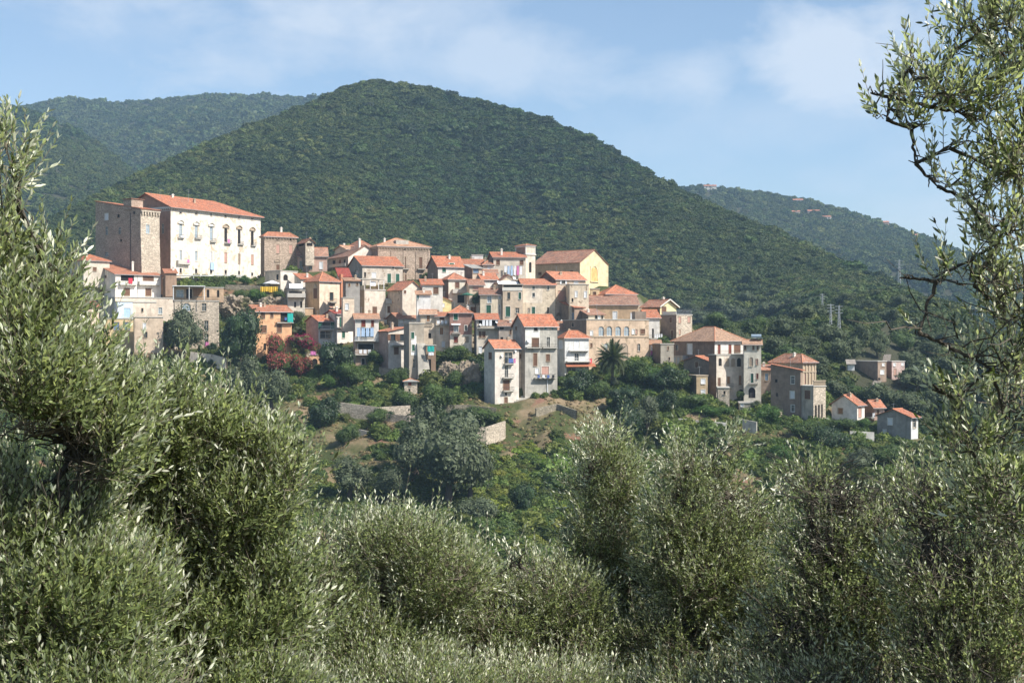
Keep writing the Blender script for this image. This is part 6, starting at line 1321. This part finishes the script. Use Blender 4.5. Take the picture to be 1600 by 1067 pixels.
gwall('sunlit retaining wall below the stone house', [(296, 568), (330, 572), (352, 578)], 3.2, W['tan']())
# rocks: cliffs between the houses
def rock(label, px, py, w, hh, mat, seed):
    Y_ = GY(py) ; m = Y_ / F; rng = np.random.default_rng(seed); v, f = ico(5); r = 1 + .5 * fbm(v[:, 0] * 3.3 + seed, v[:, 1] * 3.3 + v[:, 2] * 2.1, seed, 5) + .25 * fbm(v[:, 0] * 9, v[:, 2] * 5 + v[:, 1] * 9, seed + 3, 4)
    V = v * r[:, None] * [w * m / 2, w * m / 3, hh * m * .62]; o = np_mesh('rock_outcrop', V, f, mat); o.location = ((px - CX) * m, Y_ + w * m / 6, Y_ * (CY - py) / F + hh * m * .42); tag(o, label, 'rock')
RK = hill_mat('cliff_rock', (0.42, 0.34, 0.25), (0.22, 0.18, 0.13), (0.12, 0.12, 0.05), .12)
rock('pale cliff with ivy below the palace terrace, left part', 366, 500, 56, 36, RK, 1)
rock('rounded tan cliff left of the white tower house', 728, 612, 40, 42, RK, 3)
rock('stained cliff block under the fig tree', 698, 600, 34, 30, RK, 4)
rock('pale cliff under the yellow cloths', 428, 492, 50, 26, RK, 5)
# stairs beside the white tower house
e = empty('stone_steps', P(818, 634, GY(634)), 'flight of stone steps climbing right of the white tower house', 'steps')
for i in range(9):
    mb = MB(); q = P(806 + i * 3.0, 632 - i * 2.5, GY(632 - i * 2.5)); mb.box(q - Vector((1.2, 0, .8)), (2.4, 0, 0), (0, 1.6, 0), (0, 0, .9)); mb.build('step', CONC, e)
def parasol(label, px, py_top, py_base, Y_, rpx, mat):
    m = Y_ / F; t = P(px, py_top, Y_); b = P(px, py_base, Y_); e = empty('parasol', b, label, 'parasol'); mb = MB(); mb.tube(b, t, .04, .04, 6); mb.build('pole', WHITEP, e)
    mb = MB(); r = rpx * m
    for i in range(8):
        a0, a1 = [2 * math.pi * (i + k) / 8 for k in (0, 1)]; p0, p1 = [t + Vector((math.cos(a) * r, math.sin(a) * r, -r * .34)) for a in (a0, a1)]; mb.poly([t, p0, p1]); mb.poly([t - Vector((0, 0, .04)), p1 - Vector((0, 0, .04)), p0 - Vector((0, 0, .04))]); mb.poly([p0, p0 - Vector((0, 0, .2)), p1 - Vector((0, 0, .2)), p1])
    mb.build('canopy', mat, e)
parasol('white parasol on the palace terrace above the yellow cloths', 425, 438, 456, 392, 14.5, WHITEP)
parasol('green parasol on the roof terrace in the middle of town', 730, 457, 478, 369, 10, SH['g'])
def cloth_free(label, x0, y0, x1, y1, Y_, col, n, group):
    for i in range(n):
        a = x0 + (x1 - x0) * (i + .03) / n; b = x0 + (x1 - x0) * (i + .97) / n; mb = MB(); K = 6
        for j in range(K):
            q = [P(a + (b - a) * (j + k) / K, y0, Y_ + .1 * math.sin((j + k) * 2)) for k in (0, 1)]; w = [P(a + (b - a) * (j + k) / K, y1 - (i % 2) * 1.5, Y_ + .18 * math.sin((j + k) * 2)) for k in (0, 1)]
            mb.poly([q[0], q[1], w[1], w[0]]); o = Vector((0, .03, 0)); mb.poly([q[0] + o, w[0] + o, w[1] + o, q[1] + o])
        e = empty('laundry', P((a + b) / 2, y0, Y_), label.replace('#', ORD[i]), 'laundry', group); mb.build('cloth', col, e)
cloth_free('yellow cloth hung over the palace terrace wall, # of four', 407, 448, 434, 457, 383.6, YE, 4, 'yellow cloths on the terrace wall')
def pylon(label, px, py, top):
    p = back_pt(px, py); b = Vector(p); Hh = (py - top) * b.y / F; e = empty('pylon', b, label, 'power pylon'); mb = MB(); s = Hh * .055
    for z0, z1, a0, a1 in ((-1, Hh * .5, s, s * .6), (Hh * .5, Hh, s * .6, s * .25)):
        c0 = [(sx * a0, sy * a0) for sx, sy in ((-1, -1), (1, -1), (1, 1), (-1, 1))]; c1 = [(sx * a1, sy * a1) for sx, sy in ((-1, -1), (1, -1), (1, 1), (-1, 1))]
        for i in range(4):
            mb.tube(b + Vector((*c0[i], z0)), b + Vector((*c1[i], z1)), .08, .07, 4); j = (i + 1) % 4; K = 5
            for k in range(K):
                t0, t1 = k / K, (k + 1) / K; L_ = lambda i_, t_: b + Vector((c0[i_][0] * (1 - t_) + c1[i_][0] * t_, c0[i_][1] * (1 - t_) + c1[i_][1] * t_, z0 + (z1 - z0) * t_)); mb.tube(L_(i, t0), L_(j, t1), .06, .06, 4)
    mb.build('lattice_mast', GREYM, e)
    for z in (.72, .84, .96): mb = MB(); mb.tube(b + Vector((-Hh * .14, 0, Hh * z)), b + Vector((Hh * .14, 0, Hh * z)), .10, .10, 4); mb.build('crossarm', GREYM, e)
    return b + Vector((0, 0, Hh * .95))
a = pylon('lattice power pylon on the slope, leftmost of three', 1285, 488, 459); b = pylon('lattice power pylon on the slope, middle of three', 1298, 514, 475); c = pylon('lattice power pylon on the slope, rightmost of three', 1311, 520, 477)
d = pylon('lattice pylon far on the right slope behind the olive branches', 1405, 440, 393)
mb = MB()
for q0, q1 in ((a, P(1060, 482, 470)), (b, P(1060, 494, 450)), (c, P(1700, 560, 420))):
    for o in (-1.5, 1.5):
        pts = [q0.lerp(q1, i / 14) - Vector((0, 0, 9 * math.sin(math.pi * i / 14) * .35)) + Vector((0, o, 0)) for i in range(15)]
        for s0, s1 in zip(pts[:-1], pts[1:]): mb.tube(s0, s1, .022, .022, 3)
e = empty('power_line', a, 'thin power cables strung from the pylons across the grove', 'power line'); mb.build('cable', IRON, e)
# road
RD = [(1366, 606, 6), (1378, 588, 6), (1384, 570, 6), (1387, 556, 5)]; mb = MB(); pp = []
for x, y, w in RD:
    q = back_pt(x, y)
    if q is not None: pp.append((Vector(q) + Vector((0, 0, .5)), 1.2))
for (a0, w0), (a1, w1) in zip(pp[:-1], pp[1:]): mb.poly([a0 - Vector((w0, 0, 0)), a0 + Vector((w0, 0, 0)), a1 + Vector((w1, 0, 0)), a1 - Vector((w1, 0, 0))])
if mb.f: tag(mb.build('road', hill_mat('pale_track', (0.20, 0.17, 0.14), (0.30, 0.27, 0.23), None, .1)), 'short pale road climbing through the grove', None, None, 'structure')
# ------------------------------------------------------------------ foreground olive trees
OLEAF = leafmat('olive_leaf', (0.112, 0.140, 0.052), (0.74, 0.74, 0.58), 0.2, 0.42, 0.6, 0.65)
TWIG = flat('olive_twig', (0.20, 0.17, 0.13), 0.9, 0.1); OBARK = flat('olive_bark', (0.095, 0.085, 0.07), 0.95, 0.1)
def norm(a): return a / (np.linalg.norm(a, axis=-1, keepdims=True) + 1e-9)
def tubes(P0, P1, r0, r1, n=3):
    d = norm(P1 - P0); a = norm(np.cross(d, np.where(np.abs(d[:, 2:3]) > .9, [[1., 0, 0]], [[0, 0, 1.]]))); b = np.cross(d, a); m = len(P0); V = np.zeros((m, 2 * n, 3))
    for i in range(n):
        t = 2 * math.pi * i / n; o = a * math.cos(t) + b * math.sin(t); V[:, i] = P0 + o * np.asarray(r0).reshape(-1, 1); V[:, n + i] = P1 + o * np.asarray(r1).reshape(-1, 1)
    base = (np.arange(m) * 2 * n)[:, None]; Q = np.concatenate([base + np.array([[i, (i + 1) % n, n + (i + 1) % n, n + i]]) for i in range(n)], 0)
    return V.reshape(-1, 3), Q
def shoots(p, d, length, pairs, leaf, rng, fine):
    """leafy shoots: returns leaves (verts, quads) and stems; leaves in opposite pairs, each turned by a quarter"""
    n = len(p); side = norm(np.cross(d, rng.normal(size=(n, 3)))); bend = norm(np.cross(side, d)) * (rng.uniform(-.12, .25, (n, 1)) * length[:, None]) + np.array([0, 0, 1]) * (.12 * length[:, None])
    pos = lambda t: p + d * (length * t)[:, None] + bend * (t ** 2)
    V = []; K = pairs
    for j in range(K):
        t = .12 + .88 * (j + rng.uniform(-.2, .2, n)) / (K - .5); t = np.clip(t, .05, 1.0); c = pos(t.reshape(-1, 1)[:, 0]) if False else p + d * (length * t)[:, None] + bend * (t[:, None] ** 2)
        ax = norm(d + bend / length[:, None] * 2 * t[:, None]); s = norm(side - ax * np.sum(side * ax, 1)[:, None]); s2 = np.cross(ax, s); s = s if j % 2 == 0 else s2
        for sg in (-1, 1):
            ang = R(46) * (1.05 - .55 * t) + rng.normal(size=n) * .16; o = norm(s * sg + rng.normal(size=(n, 3)) * .25); L = leaf * rng.uniform(.7, 1.2, n) * (1 - .35 * np.abs(t - .55) * 1.2)
            la = norm(ax * np.cos(ang)[:, None] + o * np.sin(ang)[:, None]); nn = norm(ax * np.sin(ang)[:, None] - o * np.cos(ang)[:, None] + rng.normal(size=(n, 3)) * .35); w = norm(np.cross(la, nn)) ; nn = np.cross(w, la) * -1
            nn = np.cross(w, la); hw = (L * .15)[:, None]; L_ = L[:, None]; keep = rng.random(n) > .06
            if fine:
                curl = nn * (L_ * rng.uniform(-.10, .06, (n, 1)))
                q = [c, c + la * L_ * .33 + w * hw, c + la * L_ * .70 + w * hw * .8 + curl * .5, c + la * L_ + curl, c + la * L_ * .70 - w * hw * .8 + curl * .5, c + la * L_ * .33 - w * hw]
                q[1] = q[1] + nn * hw * .35; q[5] = q[5] + nn * hw * .35; V.append(np.stack(q, 1)[keep])
            else:
                q = [c, c + la * L_ * .45 + w * hw * 1.05 + nn * hw * .3, c + la * L_, c + la * L_ * .45 - w * hw * 1.05 + nn * hw * .3]; V.append(np.stack(q, 1)[keep])
    V = np.concatenate(V, 0); m = len(V)
    if fine: b = (np.arange(m) * 6)[:, None]; Q = np.concatenate([b + np.array([[0, 1, 2, 3]]), b + np.array([[0, 3, 4, 5]])], 0)
    else: b = (np.arange(m) * 4)[:, None]; Q = np.concatenate([b + np.array([[0, 1, 2]]), b + np.array([[0, 2, 3]])], 0)
    mid = p + d * (length * .5)[:, None] + bend * .25; end = p + d * length[:, None] + bend
    sv, sq = tubes(np.concatenate([p, mid]), np.concatenate([mid, end]), np.concatenate([np.full(n, .0028), np.full(n, .002)]), np.concatenate([np.full(n, .002), np.full(n, .0008)]))
    return V.reshape(-1, 3), Q, sv, sq
DM = 2.6
def limb(mb, a, b, r0, r1, rr, n=7, wob=.10, sides=6):
    pts = [a]
    L = (b - a).length
    for i in range(1, n): t = i / n; pts.append(a.lerp(b, t) + Vector((rr.uniform(-1, 1), rr.uniform(-1, 1), rr.uniform(-.5, 1))) * wob * L * math.sin(math.pi * t) * .5)
    pts.append(b)
    for i in range(n): mb.tube(pts[i], pts[i + 1], r0 + (r1 - r0) * i / n, r0 + (r1 - r0) * (i + 1) / n, sides)
    return pts
def olive(label, base, lobes, dens=260, leaf=.06, slen=(.16, .34), pairs=7, fine=True, seed=0, shell=.55, up=1.0, twigs=30, parts=0, bare=0, trunk_r=.16, fork=None, clump=-.09, wob=.16):
    """lobes: (px, py, depth, rx_px, rz_px[, ry factor])"""
    rr = random.Random(seed); rng = np.random.default_rng(seed); base = Vector(base); root = empty('olive_tree', base, label, 'olive tree')
    Ls = []
    for l in lobes:
        px, py, Y_, rx, rz = l[:5]; m = Y_ / F; sl = sum(slen) / 2; Ls.append((P(px, py, Y_) - Vector((0, 0, .3 * sl)), max(.35 * rx * m, rx * m - .3 * sl), max(rx, rz) * m * (l[5] if len(l) > 5 else .9), max(.35 * rz * m, rz * m - .45 * sl)))
    cen = sum((c for c, *_ in Ls), Vector()) / len(Ls); fk = fork or (base.lerp(cen, .45)); fk = Vector(fk)
    mb = MB(); limb(mb, base - Vector((0, 0, .4)), fk, trunk_r, trunk_r * .8, rr, 6, .12, 8); mb.build('trunk', OBARK, root)
    SP = []; SD = []; TB = MB(); tw0 = []; tw1 = []; R0 = []; R1 = []
    done = []
    for c, rx, ry, rz in Ls:
        src = min([fk] + done, key=lambda q: (q - c).length + (0 if q is fk else .15)); 
        lb = MB(); pts = limb(lb, src, c + Vector((0, ry * .45, -rz * .25)), trunk_r * .45 if src is fk else trunk_r * .25, max(.0035, trunk_r * .10), rr, 8, wob); lb.build('branch', OBARK, root); done.append(pts[-1]); 
        ns = max(6, int(twigs * (rx * rz) ** .5 / .5)); ends = []
        for i in range(ns):
            d = Vector((rr.gauss(0, 1), rr.gauss(0, 1), rr.gauss(0, 1) + .35)).normalized(); e = c + Vector((d.x * rx, d.y * ry, d.z * rz)) * rr.uniform(.55, .9); s = pts[rr.randrange(4, len(pts))]
            pp = limb(TB, s, e, trunk_r * .05 + .003, .0025, rr, 5, wob, 4); ends += pp[2:]
        vol = 4 / 3 * math.pi * rx * ry * rz; n = int(DM * dens * vol ** .8); u = rng.normal(size=(n, 3)); u = norm(u); n = int(n * 1.5); u = norm(rng.normal(size=(n, 3))); rad = rng.random(n) ** (1 / 3) * (1 - shell) + shell * rng.uniform(.55, 1.06, n)
        rad *= 1 + .20 * np.sin(u[:, 0] * 6 + seed) * np.cos(u[:, 2] * 5.3 + u[:, 1] * 4) + .22 * fbm(u[:, 0] * 4 + 20, u[:, 2] * 3 + u[:, 1] * 2 + 20, seed, 3)
        pt = np.array(c) + u * rad[:, None] * [rx, ry, rz]
        cs = .30 * (c.y / 8) ** .5; q3 = pt / cs; cn = fbm(q3[:, 0] + q3[:, 1] * .7 + 40, q3[:, 2] + 40 - q3[:, 1] * .4, seed + 3, 3); kp = cn > clump + .5 * (rng.random(n) - .5) * .3; pt = pt[kp]; u = u[kp]; n = len(pt)
        dr = norm(u * [1, 1, .7] * .75 + np.array([0, 0, up]) + rng.normal(size=(n, 3)) * .38); SP.append(pt); SD.append(dr)
        ea = np.array([tuple(q) for q in ends]); k = rng.integers(0, len(ea), (n, 12)); dd = np.linalg.norm(ea[k] - pt[:, None], axis=2); b_ = ea[k[np.arange(n), dd.argmin(1)]]; sel = dd.min(1) < .6 * max(rx, rz)
        tw0.append(b_[sel]); tw1.append(pt[sel])
        for i in range(int(bare * vol ** .5)):
            d = Vector((rr.gauss(0, 1), rr.gauss(0, .7), rr.gauss(0, 1))).normalized(); s = c + Vector((d.x * rx, d.y * ry, d.z * rz)) * rr.uniform(.2, .9); e = s + Vector((rr.uniform(-.5, .5), rr.uniform(-.3, .1), rr.uniform(-.1, .5))) * .9; limb(TB, s, e, .006, .0015, rr, 5, .25, 3)
    SP = np.concatenate(SP); SD = np.concatenate(SD); Ln = rng.uniform(slen[0], slen[1], len(SP)); ex = rng.random(len(SP)) < .10; Ln[ex] *= rng.uniform(1.3, 2.0, ex.sum()); SD[ex] = norm(SD[ex] * [.5, .5, 1])
    V, Q, sv, sq = shoots(SP, SD, Ln, pairs, leaf, rng, fine)
    if parts:                                       # the leaves nearest the viewer are leaves of their own
        per = 6 if fine else 4; LV = V.reshape(-1, per, 3); px = CX + F * LV[:, 0, 0] / LV[:, 0, 1]; py = CY - F * LV[:, 0, 2] / LV[:, 0, 1]; ok = (px > 0) & (px < 1600) & (py > 0) & (py < 1067); dist = LV[:, 0, 1] + (~ok) * 1e3; idx = np.argsort(dist)[:parts]
        for c_ in idx:
            vv = LV[c_]; o3 = vv[0]; me = bpy.data.meshes.new('leaf'); me.from_pydata([tuple(q - o3) for q in vv], [], [(0, 1, 2, 3), (0, 3, 4, 5)] if fine else [(0, 1, 2, 3)]); me.materials.append(OLEAF); lo = bpy.data.objects.new('leaf', me); COL.objects.link(lo); lo.parent = root; lo.location = Vector(o3) - base
        k = np.ones(len(LV), bool); k[idx] = False; LV = LV[k]; m = len(LV); V = LV.reshape(-1, 3); b = (np.arange(m) * per)[:, None]
        Q = np.concatenate([b + np.array([[0, 1, 2, 3]]), b + np.array([[0, 3, 4, 5]])], 0) if fine else np.concatenate([b + np.array([[0, 1, 2]]), b + np.array([[0, 2, 3]])], 0)
    off = np.array(base); o = np_mesh('foliage', V - off, Q, OLEAF, root); o['kind'] = 'stuff'
    tv, tq = tubes(np.concatenate(tw0), np.concatenate(tw1), np.full(sum(map(len, tw0)), .003), np.full(sum(map(len, tw0)), .0022)); o = np_mesh('twigs', np.concatenate([sv, tv]) - off, np.concatenate([sq, tq + len(sv)]), TWIG, root); o['kind'] = 'stuff'
    o = TB.build('boughs', OBARK, root); o['kind'] = 'stuff'
    return len(V)
def gb(px, Y_): x = (px - CX) / F * Y_; return (x, Y_, -1.7 - .36 * Y_)
NV = 0; 
NV += olive('tall silvery olive tree filling the left edge, nearest on the left', gb(40, 8.0), [(110, 690, 7.3, 120, 90), (60, 620, 7.2, 120, 80), (14, 240, 7.2, 22, 80), (5, 360, 7.2, 42, 80), (85, 395, 7.3, 30, 45), (45, 485, 7.1, 75, 80), (20, 590, 7.0, 120, 120), (10, 440, 7.3, 60, 80), (135, 545, 7.4, 45, 55), (175, 610, 7.6, 50, 60), (90, 660, 7.4, 150, 120), (30, 800, 7.6, 150, 130), (90, 950, 7.4, 170, 130), (100, 1090, 7.2, 200, 100)],
            dens=780, leaf=.060, seed=1, parts=150, trunk_r=.11, pairs=8, clump=-.16)
NV += olive('wide olive tree at the lower left whose tips rise before the stone house', gb(330, 9.5), [(245, 640, 8.6, 55, 65), (290, 595, 8.6, 32, 34), (230, 700, 8.8, 100, 90), (330, 670, 8.8, 65, 70), (385, 680, 8.8, 30, 44), (425, 710, 8.9, 36, 70), (455, 740, 8.9, 34, 60), (350, 790, 9.0, 120, 100), (200, 860, 9.0, 140, 120), (430, 880, 9.2, 80, 100), (320, 960, 9.2, 180, 120), (330, 1100, 8.8, 200, 100)],
            dens=700, leaf=.060, seed=2, trunk_r=.14, pairs=8)
NV += olive('low dense olive tree in the bottom middle, left one', gb(590, 14), [(520, 850, 13, 60, 70), (500, 960, 13, 80, 110), (590, 850, 13.2, 62, 66), (650, 850, 13.2, 60, 70), (600, 950, 13.4, 120, 100), (690, 900, 13.2, 80, 75), (560, 1030, 13, 160, 90), (640, 1110, 12, 200, 90)], dens=340, leaf=.06, seed=3, fine=False, trunk_r=.13, slen=(.16, .34), up=.6)
NV += olive('low dense olive tree in the bottom middle, right one', gb(820, 15), [(760, 890, 14, 62, 62), (810, 865, 14, 40, 50), (840, 900, 14, 60, 62), (890, 930, 14, 70, 70), (790, 980, 14, 110, 90), (900, 1010, 14, 90, 80), (730, 1020, 14, 80, 80), (840, 1110, 12.5, 180, 90)], dens=320, leaf=.06, seed=4, fine=False, trunk_r=.13, slen=(.16, .34), up=.6)
NV += olive('slender olive tree whose pointed top rises below the palm', gb(950, 15.5), [(945, 690, 15, 34, 60), (920, 740, 15, 36, 60), (965, 750, 15, 44, 70), (940, 830, 15, 66, 80), (915, 900, 15, 54, 70), (985, 900, 15, 60, 80), (960, 990, 15, 100, 100), (970, 1110, 13.5, 150, 90)], dens=300, leaf=.06, seed=5, fine=False, trunk_r=.12, slen=(.16, .34), up=.6)
NV += olive('broad olive tree right of the slender one, right of bottom centre', gb(1120, 14.5), [(1075, 720, 14, 42, 62), (1125, 715, 14, 44, 60), (1060, 800, 14, 60, 80), (1150, 790, 14, 72, 80), (1200, 790, 14, 50, 70), (1100, 890, 14, 110, 100), (1180, 900, 14, 80, 100), (1070, 1000, 14, 120, 90), (1190, 1010, 14, 110, 80), (1130, 1110, 12.5, 200, 90)], dens=320, leaf=.06, seed=6, fine=False, trunk_r=.14, slen=(.16, .34), up=.6, bare=30)
NV += olive('shaded olive tree with many bare twigs at the lower right', gb(1330, 12.5), [(1275, 760, 12, 48, 60), (1320, 780, 12, 50, 60), (1290, 860, 12, 80, 80), (1390, 820, 12, 70, 80), (1350, 920, 12, 120, 90), (1270, 990, 12, 120, 100), (1400, 1000, 12, 130, 90), (1330, 1110, 11, 200, 90)], dens=250, leaf=.06, seed=7, fine=False, trunk_r=.14, slen=(.16, .34), up=.6, bare=300, clump=0.0)
NV += olive('dark olive tree in the bottom right corner behind the tall one', gb(1520, 11), [(1450, 790, 10.5, 62, 75), (1520, 770, 10.5, 60, 70), (1590, 800, 10.5, 70, 80), (1480, 890, 10.5, 110, 90), (1590, 930, 10.5, 110, 110), (1500, 1010, 10.5, 140, 90), (1540, 1120, 10, 200, 90)], dens=300, leaf=.06, seed=8, fine=False, trunk_r=.14, bare=280, clump=0.0)
NV += olive('tall airy olive tree framing the right edge against the sky', gb(1740, 7.2), [(1590, 60, 6.6, 60, 80), (1540, 25, 6.6, 60, 45), (1490, 60, 6.6, 30, 40), (1460, 140, 6.5, 60, 52), (1395, 130, 6.5, 40, 30), (1425, 85, 6.5, 26, 36), (1365, 125, 6.5, 34, 20), (1390, 165, 6.5, 40, 30), (1430, 180, 6.5, 44, 40), (1440, 110, 6.5, 44, 40), (1530, 150, 6.6, 70, 60), (1435, 235, 6.6, 36, 28), (1470, 270, 6.6, 40, 34), (1490, 210, 6.6, 40, 36), (1585, 240, 6.6, 55, 80), (1515, 290, 6.6, 44, 40), (1570, 350, 6.6, 60, 60),
            (1470, 420, 6.6, 54, 34), (1410, 415, 6.6, 24, 20), (1530, 420, 6.7, 60, 60), (1590, 460, 6.7, 60, 80), (1440, 500, 6.6, 36, 34), (1490, 520, 6.7, 50, 50), (1560, 550, 6.7, 62, 70), (1500, 600, 6.7, 48, 48), (1590, 640, 6.8, 60, 90), (1520, 670, 6.8, 60, 60), (1570, 760, 6.8, 80, 80), (1460, 590, 6.7, 26, 30)],
            dens=500, leaf=.056, seed=9, parts=150, trunk_r=.042, shell=.4, fork=P(1660, 900, 6.9), slen=(.12, .24), pairs=6, twigs=34, bare=30, wob=.07, clump=-.16)
print('leaf verts', NV)

# ------------------------------------------------------------------ summer haze
mb = MB(); mb.box((-4200, -60, -63.5), (8400, 0, 0), (0, 4300, 0), (0, 0, 63.5 + 620))
hz = mb.build('haze', newmat('unused')[0]); hm = bpy.data.materials.new('summer_haze'); hm.use_nodes = True; t = hm.node_tree; t.nodes.clear(); o = N(t, 'ShaderNodeOutputMaterial'); v = N(t, 'ShaderNodeVolumePrincipled')
v.inputs['Density'].default_value = 0.00012; v.inputs['Color'].default_value = (0.50, 0.74, 1.0, 1); v.inputs['Anisotropy'].default_value = 0.0; t.links.new(v.outputs[0], o.inputs['Volume']); hz.data.materials.clear(); hz.data.materials.append(hm)
tag(hz, 'thin blue summer haze over the whole valley', None, None, 'stuff')
